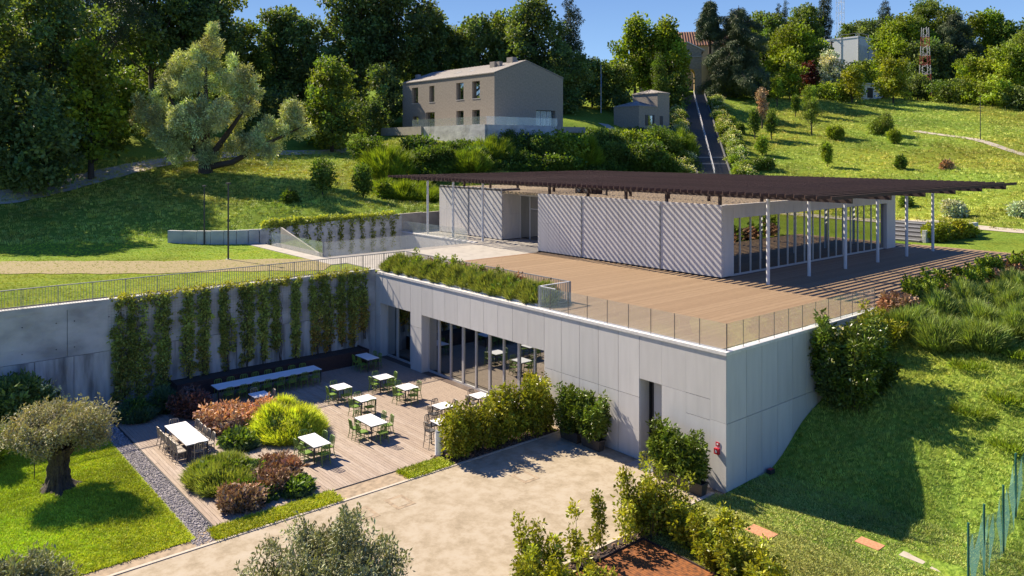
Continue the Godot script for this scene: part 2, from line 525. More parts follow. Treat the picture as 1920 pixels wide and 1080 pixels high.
func hill_exact(x: float, z: float) -> float:
	var h := rbf(x, z)
	if z > -12.0 and x < -20.0:
		var s := foot(x, z)
		h = lerpf(5.3, maxf(h, 5.3), smoothstep(-1.0, 9.0, s))
	if x > -93.0 and x < -60.5 and z > -58.0 and z < -36.0:
		h = minf(h, 15.3)
	# bed of the long stairs
	var d := Vector2(-36.9, -44.6).normalized()
	var q := Vector2(x + 47.4, z + 66.3)
	var t := clampf(q.dot(d), 0.0, 57.9)
	var off := (q - d * t).length()
	if off < 8.0:
		h = lerpf(9.2 + t * 0.2692 - 0.35, h, smoothstep(3.0, 8.0, off))
	if z < -41.0 and x > -16.0:
		h = lerpf(5.33, h, smoothstep(-50.0, -66.0, z))
	return h

func make_hgrid() -> void:
	hgrid.resize(HNX * HNZ)
	for j in HNZ:
		for i in HNX:
			hgrid[j * HNX + i] = hill_exact(HX0 + i * HS, HZ0 + j * HS)

func hill(x: float, z: float) -> float:
	var fx := clampf((x - HX0) / HS, 0.0, HNX - 1.001)
	var fz := clampf((z - HZ0) / HS, 0.0, HNZ - 1.001)
	var i := int(fx)
	var j := int(fz)
	var u := fx - i
	var v := fz - j
	var k := j * HNX + i
	return lerpf(lerpf(hgrid[k], hgrid[k + 1], u), lerpf(hgrid[k + HNX], hgrid[k + HNX + 1], u), v)

const BANK := [
Vector3(0, 0, 0), Vector3(0, 0, -2.9), Vector3(0, 1.71, -6.88), Vector3(5.94, 0.28, -3.56), Vector3(5.68, 0.5, -4.39), Vector3(4.93, 1.15, -5.64), Vector3(4.38, 1.64, -6.54), Vector3(3.2, 2.65, -8.0),
Vector3(0.5, 3.4, -10), Vector3(0.5, 4.9, -13), Vector3(1, 5.1, -18), Vector3(1, 5.2, -26), Vector3(1, 5.3, -40), Vector3(6, 4.4, -15), Vector3(5, 3.6, -11), Vector3(8, 5.0, -24), Vector3(9, 1.3, -6), Vector3(9, 0.5, -3.4),
Vector3(14, 2.4, -11), Vector3(14, 4.4, -22), Vector3(20, 0.6, -6), Vector3(22, 3.4, -22), Vector3(35, 2.0, -20), Vector3(35, 0.2, -6), Vector3(10, 5.3, -40), Vector3(40, 4.6, -42), Vector3(60, 3.5, -35), Vector3(60, 0.5, -8),
Vector3(6, 0, 0.0), Vector3(12, 0, 0), Vector3(25, 0, 0), Vector3(60, 0, 0), Vector3(3, 0, -1.5), Vector3(10, 0, 10), Vector3(0, 0, 10), Vector3(40, 0, 12)]

func bank(x: float, z: float) -> float:
	if z > 0.5:
		return 0.0
	# inverse distance weights, fourth power
	var s := 0.0
	var t := 0.0
	for p: Vector3 in BANK:
		var d := (x - p.x) * (x - p.x) + (z - p.z) * (z - p.z) * 1.6 + 0.6
		var w := 1.0 / (d * sqrt(d))
		s += w
		t += w * p.y
	var h := t / s
	# plane through the measured shadow line keeps the bank even
	var plane := clampf((-z - 2.9 - 0.03 * x) * 0.54, 0.0, 5.3)
	h = lerpf(h, plane, 0.6)
	return h * smoothstep(0.5, -1.5, z)

func grid_mesh(xs: Array, zs: Array, hf: Callable, cf: Callable, skip: Callable) -> ArrayMesh:
	var verts := PackedVector3Array()
	var nrm := PackedVector3Array()
	var cols := PackedColorArray()
	var idx := PackedInt32Array()
	var nx := xs.size()
	for z: float in zs:
		for x: float in xs:
			verts.append(Vector3(x, hf.call(x, z), z))
			cols.append(cf.call(x, z))
	for j in zs.size():
		for i in nx:
			var i0 := maxi(i - 1, 0)
			var i1 := mini(i + 1, nx - 1)
			var j0 := maxi(j - 1, 0)
			var j1 := mini(j + 1, zs.size() - 1)
			var a := verts[j * nx + i1] - verts[j * nx + i0]
			var b := verts[j1 * nx + i] - verts[j0 * nx + i]
			nrm.append(b.cross(a).normalized())
	for j in zs.size() - 1:
		for i in nx - 1:
			if skip.call((xs[i] + xs[i + 1]) * 0.5, (zs[j] + zs[j + 1]) * 0.5):
				continue
			var k := j * nx + i
			idx.append_array([k, k + 1, k + nx, k + 1, k + nx + 1, k + nx])
	var arr := []
	arr.resize(Mesh.ARRAY_MAX)
	arr[Mesh.ARRAY_VERTEX] = verts
	arr[Mesh.ARRAY_NORMAL] = nrm
	arr[Mesh.ARRAY_COLOR] = cols
	arr[Mesh.ARRAY_INDEX] = idx
	var am := ArrayMesh.new()
	am.add_surface_from_arrays(Mesh.PRIMITIVE_TRIANGLES, arr)
	return am

func steps(stops: Array) -> Array:
	# [a, step, b, step, c ...] -> coordinates
	var out := []
	var i := 0
	while i < stops.size() - 2:
		var a: float = stops[i]
		var b: float = stops[i + 2]
		var n := int(maxf(1.0, round(absf(b - a) / stops[i + 1])))
		for k in n:
			out.append(a + (b - a) * k / n)
		i += 2
	out.append(stops[stops.size() - 1])
	return out

# flat horizontal sheet
func sheet(called: String, x0: float, x1: float, z0: float, z1: float, y: float, m: Material, parent: Node = self) -> MeshInstance3D:
	var st := st_new()
	quad(st, Vector3(x0, y, z0), Vector3(x1, y, z0), Vector3(x1, y, z1), Vector3(x0, y, z1))
	return put(called, st_done(st), m, parent)

# ribbon laid on a height function along points (x, z)
func ribbon(called: String, pts: Array, width: float, hf: Callable, lift: float, m: Material, parent: Node = self) -> MeshInstance3D:
	var c := Curve3D.new()
	for p in pts:
		c.add_point(Vector3(p.x, 0, p.y))
	for i in c.point_count:
		var a: Vector3 = c.get_point_position(maxi(i - 1, 0))
		var b: Vector3 = c.get_point_position(mini(i + 1, c.point_count - 1))
		c.set_point_in(i, (a - b) * 0.16)
		c.set_point_out(i, (b - a) * 0.16)
	var n := int(c.get_baked_length() / 0.8)
	var st := st_new()
	st.set_smooth_group(1)
	var prev := []
	for i in n + 1:
		var p := c.sample_baked(c.get_baked_length() * i / n)
		var q := c.sample_baked(minf(c.get_baked_length(), c.get_baked_length() * i / n + 0.3))
		var o := c.sample_baked(maxf(0.0, c.get_baked_length() * i / n - 0.3))
		var s := (q - o).normalized().cross(Vector3.UP)
		var row := []
		for k in 5:
			var v := p + s * width * (k / 4.0 - 0.5) * (1.0 + 0.06 * sin(i * 1.7))
			v.y = hf.call(v.x, v.z) + lift
			row.append(v)
		if i > 0:
			for k in 4:
				for v in [prev[k], row[k], row[k + 1], prev[k], row[k + 1], prev[k + 1]]:
					st.add_vertex(v)
		prev = row
	return put(called, st_done(st), m, parent)

# ------------------------------------------------------------------ scene
func _ready() -> void:
	rng.seed = 7
	set_view()
	make_materials()
	make_leaves()
	solve_rbf()
	make_hgrid()
	build_ground()
	build_lower_building()
	build_terrace()
	build_pavilion()
	build_canopy()
	build_left_walls()
	build_far_buildings()
	build_stairs()
	build_courtyard()
	build_furniture()
	build_small_things()
	build_court_plants()
	build_bank_plants()
	build_slope_plants()
	build_trees()
	build_grass()

func set_view() -> void:
	var cam := Camera3D.new()
	cam.name = "camera"
	cam.position = Vector3(17.61, 13.2, 25.64)
	cam.rotation.y = deg_to_rad(49.83)
	var near := 0.1
	var size := near * 1080.0 / 1463.0
	cam.set_frustum(size, Vector2(0, size * (280.0 - 540.0) / 1080.0), near, 900.0)
	add_child(cam)
	cam.current = true
	var we := WorldEnvironment.new()
	we.name = "world"
	var env := Environment.new()
	env.background_mode = Environment.BG_SKY
	var sm := ProceduralSkyMaterial.new()
	sm.sky_top_color = Color(0.2, 0.37, 0.68)
	sm.sky_horizon_color = Color(0.7, 0.87, 1.0)
	sm.sky_curve = 0.12
	sm.ground_bottom_color = Color(0.2, 0.2, 0.15)
	sm.ground_horizon_color = Color(0.5, 0.55, 0.5)
	var sky := Sky.new()
	sky.sky_material = sm
	env.sky = sky
	env.background_energy_multiplier = 0.58
	env.tonemap_mode = Environment.TONE_MAPPER_LINEAR
	env.tonemap_exposure = 2.3
	env.sdfgi_enabled = true
	env.ssao_enabled = true
	env.ssil_enabled = true
	we.environment = env
	add_child(we)
	var sun := DirectionalLight3D.new()
	sun.name = "sun"
	sun.light_color = Color(1.0, 0.94, 0.85)
	sun.light_energy = 1.6
	sun.light_angular_distance = 0.5
	sun.shadow_enabled = true
	var e := deg_to_rad(40.5)
	var to_sun := Vector3(-0.98 * cos(e), sin(e), 0.2 * cos(e))
	sun.look_at_from_position(to_sun * 50.0, Vector3.ZERO)
	add_child(sun)

# ------------------------------------------------------------------ ground
var patch := FastNoiseLite.new()
func grass_tint(x: float, z: float) -> Color:
	var a := patch.get_noise_2d(x * 1.0, z * 1.0)
	var b := patch.get_noise_2d(x * 4.1 + 90.0, z * 4.1)
	var v := 0.95 + a * 0.45 + b * 0.28
	var dry := clampf(0.5 + patch.get_noise_2d(x * 0.6 + 300.0, z * 0.6) * 1.4, 0.0, 1.0)
	return Color(v * lerpf(0.84, 1.04, dry), v * lerpf(1.0, 0.96, dry), v * lerpf(1.0, 0.9, dry))

func build_ground() -> void:
	patch.seed = 5
	patch.frequency = 0.05
	patch.fractal_octaves = 4
	# hill and upper lawns: everything left of the sunk court and behind the pavilion
	var xs := steps([-190.0, 4.0, -110.0, 2.0, -46.3, 1.2, -26.7, 1.5, 0.0, 2.0, 62.0])
	var zs := steps([-233.0, 4.0, -130.0, 2.0, -41.5, 2.0, -0.45, 1.2, 30.0, 3.0, 66.0])
	structure(put("hill", grid_mesh(xs, zs, hill, grass_tint, func(x, z): return (x > -46.3 and z > -41.5 and z < -0.45) or (x > -26.7 and z > -41.5)), M.grass, self), "green hillside and upper lawns around the pavilion")
	# bank on the right
	xs = steps([0.0, 0.5, 12.0, 2.0, 62.0])
	zs = steps([-41.5, 1.0, -16.0, 0.5, 1.0])
	structure(put("bank", grid_mesh(xs, zs, bank, grass_tint, func(x, z): return false), M.grass, self), "grass bank rising beside the blank side wall")
	structure(sheet("ground", -27.0, 62.0, -0.2, 90.0, -0.06, M.gravel_edge), "bare earth under the court")
	structure(grid_sheet("right_lawn", -0.3, 62.0, 1.0, 60.0, 0.0, M.dry_lawn), "mown grass below the bank")
	structure(sheet("gravel_court", -8.8, -0.36, 0.35, 60.0, -0.012, M.gravel), "pale gravel court in front of the building")
	structure(sheet("gravel_margin", -10.0, -8.92, 0.0, 60.0, -0.022, M.gravel_edge), "tan gravel margin beside the deck")
	structure(bx(self, "kerb", Vector3(-8.92, -0.1, 0.4), Vector3(-8.8, 0.015, 60.0), M.kerb), "thin stone edging along the gravel court")
	structure(bx(self, "kerb", Vector3(-0.36, -0.1, 0.4), Vector3(-0.22, 0.03, 40.0), M.kerb), "thin stone edging beside the right lawn")
	structure(grid_sheet("front_lawn", -26.4, -9.5, 16.75, 60.0, 0.0, M.lawn), "bright mown lawn around the old olive tree")
	structure(grid_sheet("grass_strip", -9.9, -8.94, 11.6, 16.2, 0.0, M.lawn), "narrow strip of grass at the near corner of the deck")
	structure(grid_sheet("grass_strip", -9.9, -8.94, 6.5, 8.6, 0.0, M.lawn), "narrow strip of grass beside the hedge end")
	structure(sheet("mulch_bed", -10.4, -8.94, 0.3, 6.45, -0.008, M.mulch), "mulched bed under the hedge")
	structure(sheet("mulch_bed", -0.2, 0.35, 2.6, 14.0, 0.012, M.mulch), "mulched bed beside the rusty steel pad")
	# upper lawn overlays
	structure(ribbon("paver_strip", [Vector2(-49.5, 27), Vector2(-44.3, 18.2), Vector2(-37.6, 10.0), Vector2(-34.6, 5.0), Vector2(-31.2, 0.6)], 5.6, hill, 0.03, M.paver), "dry grass paver strip across the upper lawn")
	structure(sheet("pebble_strip", -27.4, -26.7, 1.0, 40.0, 5.42, M.pebble), "pale pebble strip behind the long railing")
	structure(bx(self, "lawn_edging", Vector3(-27.46, 5.2, 1.0), Vector3(-27.4, 5.46, 40.0), M.steel_dark), "dark edging of the upper lawn")
	structure(ribbon("hill_path", [Vector2(-71.0, 18.0), Vector2(-71.4, 14.9), Vector2(-73.9, 10), Vector2(-76.9, 4.3), Vector2(-79.7, -3.3), Vector2(-80.6, -9.9), Vector2(-81.1, -18.6), Vector2(-81, -28.1), Vector2(-80.5, -33)], 3.4, hill, 0.06, M.path), "pale path climbing the left hill")
	structure(ribbon("meadow_path", [Vector2(-10, -103), Vector2(-18, -106), Vector2(-24, -109), Vector2(-32, -113), Vector2(-41, -116)], 1.5, hill, 0.06, M.path), "narrow path curving across the right meadow")
	structure(ribbon("garden_path", [Vector2(30, -66), Vector2(12, -60), Vector2(-2, -58.5), Vector2(-10, -58), Vector2(-20, -59.5)], 2.2, hill, 0.05, M.path), "pale path at the foot of the right meadow")
	structure(ribbon("house_path", [Vector2(-69, -61), Vector2(-66, -64.5), Vector2(-68, -69), Vector2(-74, -72)], 1.8, hill, 0.08, M.path), "small path between the house and the cottage")

func grid_sheet(called: String, x0: float, x1: float, z0: float, z1: float, y: float, m: Material) -> MeshInstance3D:
	var m2: StandardMaterial3D = m
	if not m2.vertex_color_use_as_albedo:
		m2.vertex_color_use_as_albedo = true
	return put(called, grid_mesh(steps([x0, 1.0, x1]), steps([z0, 1.0, z1]), func(x, z): return y, grass_tint, func(x, z): return false), m2, self)

# ------------------------------------------------------------------ lower building
func panel_mat() -> Material:
	return M["panel%d" % rng.randi_range(0, 2)]

func build_lower_building() -> void:
	var b := thing("court_building", "pale grey panelled building with folding glass doors facing the sunk court", "building")
	var top := 5.25
	var lo := 3.42
	# solid body behind the skin
	for s in [[-26.4, -25.8], [-22.23, -21.07], [-10.33, -4.34], [-3.13, -0.04]]:
		bx(b, "wall", Vector3(s[0], -0.3, -0.045), Vector3(s[1], lo, -1.1), M.dark_gap)
	bx(b, "wall", Vector3(-26.4, lo, -0.045), Vector3(-0.04, top, -1.1), M.dark_gap)
	bx(b, "wall", Vector3(-0.04, -0.3, -0.045), Vector3(-0.5, top, -6.86), M.dark_gap)
	bx(b, "wall", Vector3(-0.16, -0.3, -6.88), Vector3(-0.8, 5.22, -41.4), M.concrete)
	bx(b, "roof_slab", Vector3(-26.35, 3.6, -1.1), Vector3(-0.8, 5.2, -41.4), M.dark_gap)
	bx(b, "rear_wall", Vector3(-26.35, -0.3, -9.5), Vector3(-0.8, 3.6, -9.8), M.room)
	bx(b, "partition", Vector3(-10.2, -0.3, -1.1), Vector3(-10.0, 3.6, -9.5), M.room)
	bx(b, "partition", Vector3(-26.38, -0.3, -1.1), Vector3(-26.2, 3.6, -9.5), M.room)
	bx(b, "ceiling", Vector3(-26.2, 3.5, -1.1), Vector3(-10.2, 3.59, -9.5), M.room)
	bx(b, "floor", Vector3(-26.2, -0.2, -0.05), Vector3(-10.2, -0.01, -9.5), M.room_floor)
	# front skin
	var joints := [-26.36, -25.78]
	var x := -22.23
	joints = [[-26.38, -25.79, 0.0, 2.6], [-26.38, -25.79, 2.62, top]]
	for k in 3:
		joints.append([-25.78 + k * 1.183, -25.78 + (k + 1) * 1.183 - 0.02, lo, top])
	joints.append([-22.23, -21.055, -0.02, 2.6])
	joints.append([-22.23, -21.055, 2.62, top])
	for k in 9:
		joints.append([-21.045 + k * 1.19, -21.045 + (k + 1) * 1.19 - 0.02, lo, top])
	for k in 5:
		joints.append([-10.33 + k * 1.2, -10.33 + (k + 1) * 1.2 - 0.02, -0.05, 2.6])
		joints.append([-10.33 + k * 1.2, -10.33 + (k + 1) * 1.2 - 0.02, 2.62, top])
	joints.append([-4.33, -3.132, lo + 0.01, top])
	for k in 3:
		var x0: float = [-3.125, -1.895, -0.735][k]
		var x1: float = [-1.9, -0.74, -0.002][k]
		if k == 1:
			joints.append([x0, x1, -0.05, 2.58])
			joints.append([x0, x1, 2.6, 3.4])
			joints.append([x0, x1, 3.42, top])
		elif k == 0:
			joints.append([x0, x1, -0.05, 3.41])
			joints.append([x0, x1, 3.42, top])
		else:
			joints.append([x0, x1, -0.05, 2.63])
			joints.append([x0, x1, 2.64, top])
	for j in joints:
		bx(b, "panel", Vector3(j[0], j[2], -0.04), Vector3(j[1], j[3], 0.0), panel_mat())
	# side skin
	var zj := [-0.045, -1.37, -2.48, -3.66, -4.82, -5.93, -6.88]
	for k in 6:
		bx(b, "side_panel", Vector3(-0.036, -0.3, zj[k]), Vector3(0.0, 2.6, zj[k + 1] + 0.02), panel_mat())
		bx(b, "side_panel", Vector3(-0.036, 2.62, zj[k]), Vector3(0.0, top, zj[k + 1] + 0.02), panel_mat())
	# jambs and heads of the openings
	for s in [[-25.795, lo], [-21.065, lo], [-4.335, lo]]:
		bx(b, "jamb", Vector3(s[0] - 0.01, 0.0, -0.042), Vector3(s[0] + 0.02, lo, -0.62), M.panel0)
	for s in [[-25.77, -22.24], [-21.04, -10.34], [-4.31, -3.14]]:
		bx(b, "head", Vector3(s[0], lo - 0.012, -0.045), Vector3(s[1], lo + 0.012, -0.6), M.panel1)
	# glazing: frames and panes, each a part
	for run in [[[-25.77, -24.55, -23.0, -22.25]], [[-21.05, -20.0, -18.82, -17.63, -16.44, -15.25, -14.05, -12.83, -11.6, -10.35]]]:
		var f: Array = run[0]
		bx(b, "sill", Vector3(f[0], -0.02, -0.5), Vector3(f[f.size() - 1], 0.1, -0.62), M.alu)
		for k in f.size():
			var w := 0.055 if k % 2 == 0 else 0.085
			bx(b, "mullion", Vector3(f[k] - w, 0.1, -0.49), Vector3(f[k] + w, lo - 0.015, -0.63), M.alu)
			if k > 0:
				bx(b, "pane", Vector3(f[k - 1] + 0.07, 0.1, -0.55), Vector3(f[k] - 0.07, lo - 0.015, -0.57), M.coated)
	# service door
	bx(b, "door_threshold", Vector3(-4.33, -0.02, -0.05), Vector3(-3.13, 0.02, -1.1), M.steel_grey)
	var d := bx(b, "door", Vector3(-4.05, 0.03, -0.62), Vector3(-3.15, 3.4, -0.67), M.panel2)
	bx(d, "door_frame", Vector3(-0.5, -1.69, -0.06), Vector3(-0.452, 1.69, 0.06), M.steel_dark)
	bx(b, "door_reveal", Vector3(-4.31, 0.02, -0.9), Vector3(-4.1, 3.4, -0.95), M.panel0)
	# coping
	bx(b, "coping", Vector3(-26.1, 5.262, -0.34), Vector3(0.035, 5.39, 0.045), M.cap)
	bx(b, "coping", Vector3(-0.32, 5.264, -0.345), Vector3(0.036, 5.388, -6.92), M.cap)
	bx(b, "coping", Vector3(-0.5, 5.225, -6.93), Vector3(-0.12, 5.33, -13.2), M.concrete)
	structure(bx(self, "door_mat", Vector3(-4.3, -0.02, 0.02), Vector3(-3.1, 0.012, 0.85), M.steel_grey), "grey slab at the service door")

# ------------------------------------------------------------------ terrace
func build_terrace() -> void:
	var t := Node3D.new()
	t.name = "roof_terrace"
	add_child(t)
	structure(t, "timber roof terrace in front of the pavilion")
	bx(t, "substrate", Vector3(-26.45, 5.21, -0.36), Vector3(-0.35, 5.3, -41.4), M.dark_gap)
	var x := -26.4
	var w := 0.14
	while x < -0.5:
		var z0 := -0.37
		if x < -11.05:
			z0 = -2.45
		var z1 := -14.5
		if x > -10.3:
			z1 = -41.4
		bx(t, "board", Vector3(x, 5.31, z0), Vector3(x + w - 0.011, TERR, z1), M["tboard%d" % rng.randi_range(0, 3)])
		x += w
	# concrete forecourt left of the boards
	structure(bx(self, "forecourt", Vector3(-34.6, 5.1, -0.45), Vector3(-26.46, TERR - 0.004, -14.25), M.plaza), "pale concrete forecourt between railing and entrance")
	structure(bx(self, "forecourt_edge", Vector3(-26.55, 5.2, -2.5), Vector3(-26.42, TERR + 0.004, -14.2), M.corten), "rusty edge strip between concrete and boards")
	structure(bx(self, "plateau", Vector3(-46.3, 0.5, -14.3), Vector3(-26.95, TERR - 0.006, -41.4), M.plaza), "paved plateau under the left pavilion block")
	structure(bx(self, "pit_floor", Vector3(-46.3, 0.2, -0.45), Vector3(-34.65, 0.6, -14.3), M.plaza), "floor of the sunk patio behind the railing")
	structure(bx(self, "forecourt_wall", Vector3(-34.7, 0.5, -0.5), Vector3(-34.6, 5.3, -14.2), M.concrete), "concrete edge of the sunk patio")
	structure(bx(self, "foundation", Vector3(-46.3, 0.0, -0.45), Vector3(-26.45, 5.05, -0.2), M.concrete), "concrete edge under the path")
	structure(bx(self, "entrance_path", Vector3(-47.5, 5.0, -0.44), Vector3(-31.0, 5.345, 0.7), M.plaza), "pale concrete path running to the retaining wall")
	# glass balustrade along the front
	var g := thing("glass_balustrade", "frameless glass balustrade along the front edge of the timber terrace", "balustrade")
	var gx := -0.12
	while gx > -10.9:
		var nx := maxf(gx - 1.25, -11.0)
		bx(g, "pane", Vector3(nx + 0.012, 5.391, -0.2), Vector3(gx - 0.012, 6.45, -0.185), M.glass)
		bx(g, "joint_strip", Vector3(nx - 0.012, 5.391, -0.203), Vector3(nx + 0.012, 6.45, -0.182), M.pole_wood)
		gx = nx
	g = thing("glass_balustrade", "frameless glass balustrade along the side edge above the grass bank", "balustrade")
	var gz := -0.2
	bx(g, "joint_strip", Vector3(-0.125, 5.391, gz - 0.012), Vector3(-0.095, 6.45, gz + 0.012), M.steel_dark)
	while gz > -12.4:
		var nz := gz - 1.12
		bx(g, "pane", Vector3(-0.12, 5.391, nz + 0.012), Vector3(-0.105, 6.45, gz - 0.014), M.glass)
		bx(g, "joint_strip", Vector3(-0.123, 5.391, nz - 0.01), Vector3(-0.102, 6.45, nz + 0.01), M.pole_wood)
		gz = nz
	# glass along the sunk patio
	g = thing("glass_balustrade", "glass balustrade above the sunk patio beside the path", "balustrade")
	gx = -34.7
	while gx > -43.0:
		bx(g, "pane", Vector3(gx - 1.28, 5.35, -0.48), Vector3(gx, 6.45, -0.465), M.glass)
		gx -= 1.3
	g = thing("glass_balustrade", "glass balustrade between concrete forecourt and sunk patio", "balustrade")
	gz = -0.6
	while gz > -13.2:
		bx(g, "pane", Vector3(-34.68, 5.35, gz - 1.28), Vector3(-34.665, 6.45, gz), M.glass)
		gz -= 1.3
	g = thing("glass_balustrade", "glass balustrade on the white capped wall by the white columns", "balustrade")
	gx = -46.2
	while gx < -36.0:
		bx(g, "pane", Vector3(gx, 5.4, -14.42), Vector3(gx + 1.28, 6.4, -14.405), M.glass)
		gx += 1.3
	var lw := thing("plateau_wall", "low panelled wall with a white cap beside the sunk patio", "wall")
	for k in 9:
		bx(lw, "panel", Vector3(-46.3 + k * 1.31, 0.5, -14.28), Vector3(-46.3 + (k + 1) * 1.31 - 0.012, 5.3, -14.2), panel_mat())
	bx(lw, "coping", Vector3(-46.35, 5.31, -14.5), Vector3(-34.4, 5.4, -14.16), M.cap)
	# planter with railing
	var p := thing("roof_planter", "long roof planter trough behind the front coping", "planter")
	bx(p, "front_kerb", Vector3(-26.4, 5.2, -0.36), Vector3(-11.1, 5.5, -0.44), M.panel1)
	bx(p, "soil", Vector3(-26.4, 5.2, -0.44), Vector3(-11.15, 5.42, -2.3), M.mulch)
	var r := thing("planter_railing", "grey metal bar railing around the roof planter", "railing")
	bx(r, "top_rail", Vector3(-26.5, 6.41, -2.42), Vector3(-11.0, 6.45, -2.36), M.steel_grey)
	bx(r, "bottom_rail", Vector3(-26.5, 5.43, -2.415), Vector3(-11.0, 5.46, -2.365), M.steel_grey)
	bx(r, "top_rail", Vector3(-11.05, 6.412, -2.36), Vector3(-10.98, 6.448, -0.3), M.steel_white)
	bx(r, "bottom_rail", Vector3(-11.04, 5.43, -2.36), Vector3(-10.99, 5.46, -0.3), M.steel_grey)
	bx(r, "top_rail", Vector3(-11.0, 6.41, -0.36), Vector3(-9.9, 6.445, -0.31), M.steel_white)
	bx(r, "post", Vector3(-11.06, 5.36, -2.44), Vector3(-10.97, 6.45, -2.35), M.steel_grey)
	bx(r, "post", Vector3(-11.06, 5.36, -0.36), Vector3(-10.97, 6.45, -0.28), M.steel_grey)
	for k in 118:
		box(r, "baluster", Vector3(-26.4 + k * 0.13, 5.93, -2.39), Vector3(0.012, 0.95, 0.045), M.steel_grey)
	for k in 15:
		box(r, "baluster", Vector3(-11.015, 5.93, -2.25 + k * 0.13), Vector3(0.045, 0.95, 0.012), M.steel_grey)

# ------------------------------------------------------------------ pavilion
func build_pavilion() -> void:
	var p := thing("pavilion", "low white panelled pavilion with a glazed side under the dark slatted canopy", "building")
	var y0 := TERR
	var y1 := 9.79
	var zf := -14.54
	bx(p, "wall", Vector3(-26.88, y0, zf - 0.04), Vector3(-10.34, y1 - 0.03, zf - 0.5), M.dark_gap)
	bx(p, "plinth", Vector3(-26.9, y0, zf - 0.03), Vector3(-10.4, y0 + 0.1, zf - 0.06), M.dark_gap)
	var n := 14
	var w := (26.9 - 10.31) / n
	for k in n:
		var a := -26.9 + k * w
		bx(p, "panel", Vector3(a, y0 + 0.08, zf - 0.035), Vector3(a + w - 0.016, 7.59, zf), M["panel%d" % rng.randi_range(0, 1)])
		bx(p, "panel", Vector3(a, 7.596, zf - 0.035), Vector3(a + w - 0.016, y1 - 0.02, zf), M["panel%d" % rng.randi_range(0, 1)])
	for x in [-22.2, -15.01]:
		bx(p, "downpipe", Vector3(x - 0.05, y0 + 0.05, zf - 0.01), Vector3(x + 0.05, y1 - 0.1, zf + 0.035), M.steel_grey)
	# glazed side
	bx(p, "pier", Vector3(-10.32, y0 + 0.08, zf - 0.036), Vector3(-10.85, y1 - 0.02, -15.83), M.panel0)
	bx(p, "pier", Vector3(-10.32, y0 + 0.02, -36.6), Vector3(-10.9, y1 - 0.02, -38.1), M.panel1)
	n = 18
	for k in n:
		var a := -15.84 - k * 20.76 / n
		bx(p, "fascia_panel", Vector3(-10.36, 8.95, a - 0.006), Vector3(-10.32, y1 - 0.02, a - 20.76 / n + 0.004), M["panel%d" % rng.randi_range(0, 1)])
	bx(p, "lintel", Vector3(-10.37, 8.96, -15.84), Vector3(-10.85, y1 - 0.05, -36.6), M.panel1)
	bx(p, "sill", Vector3(-10.5, y0, -15.84), Vector3(-10.66, y0 + 0.1, -36.6), M.alu)
	var zz := -15.84
	var k2 := 0
	while zz > -36.5:
		var step: float = [1.0, 1.17, 1.12][k2 % 3]
		var nz := maxf(zz - step, -36.6)
		bx(p, "mullion", Vector3(-10.52, y0 + 0.1, zz - 0.045), Vector3(-10.64, 8.95, zz + 0.035), M.alu)
		bx(p, "pane", Vector3(-10.57, y0 + 0.1, nz + 0.04), Vector3(-10.585, 8.95, zz - 0.05), M.coated)
		zz = nz
		k2 += 1
	# inside
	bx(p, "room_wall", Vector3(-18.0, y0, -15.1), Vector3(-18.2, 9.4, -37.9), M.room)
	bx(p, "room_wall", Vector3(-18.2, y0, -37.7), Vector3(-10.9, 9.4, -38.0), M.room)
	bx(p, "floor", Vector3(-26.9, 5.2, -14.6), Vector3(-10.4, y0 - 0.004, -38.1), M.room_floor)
	# roof
	bx(p, "roof", Vector3(-26.9, 9.4, -14.6), Vector3(-10.5, 9.62, -38.1), M.roof_gravel)
	bx(p, "roof", Vector3(-43.85, 9.4, -17.25), Vector3(-26.92, 9.61, -38.1), M.roof_gravel)
	bx(p, "roof_edge", Vector3(-26.9, 9.6, zf + 0.005), Vector3(-10.31, 9.8, zf - 0.14), M.panel1)
	bx(p, "roof_edge", Vector3(-10.315, 9.6, zf - 0.145), Vector3(-10.46, 9.798, -38.1), M.panel1)
	bx(p, "roof_edge", Vector3(-43.9, 9.58, -17.2), Vector3(-34.5, 9.78, -17.34), M.panel1)
	bx(p, "roof_edge", Vector3(-34.5, 9.58, -17.3), Vector3(-34.64, 9.78, -19.3), M.panel1)
	# left block
	bx(p, "wall", Vector3(-43.88, y0, -17.25), Vector3(-34.55, 9.6, -38.0), M.dark_gap)
	n = 8
	w = 9.4 / n
	for k in n:
		var a := -43.9 + k * w
		bx(p, "panel", Vector3(a, y0 + 0.05, -17.235), Vector3(a + w - 0.016, 7.59, -17.2), M["panel%d" % rng.randi_range(0, 1)])
		bx(p, "panel", Vector3(a, 7.596, -17.235), Vector3(a + w - 0.016, 9.76, -17.2), M["panel%d" % rng.randi_range(0, 1)])
	bx(p, "downpipe", Vector3(-39.37, y0 + 0.05, -17.21), Vector3(-39.27, 9.7, -17.165), M.steel_grey)
	for k in 2:
		bx(p, "side_panel", Vector3(-34.54, y0 + 0.05, -17.24 - k * 1.03), Vector3(-34.5, 7.59, -18.262 - k * 1.03), M.panel0)
		bx(p, "side_panel", Vector3(-34.54, 7.596, -17.24 - k * 1.03), Vector3(-34.5, 9.76, -18.262 - k * 1.03), M.panel0)
	# recessed entrance
	bx(p, "entrance_wall", Vector3(-26.9, 5.36, zf - 0.5), Vector3(-26.93, 9.6, -19.3), M.panel0)
	bx(p, "lintel", Vector3(-34.5, 9.1, -19.25), Vector3(-26.95, 9.6, -19.4), M.panel1)
	bx(p, "room_wall", Vector3(-34.5, y0, -24.0), Vector3(-26.95, 9.4, -24.2), M.room)
	var xs := [-34.46, -33.2, -31.9, -30.6, -29.3, -28.0, -26.97]
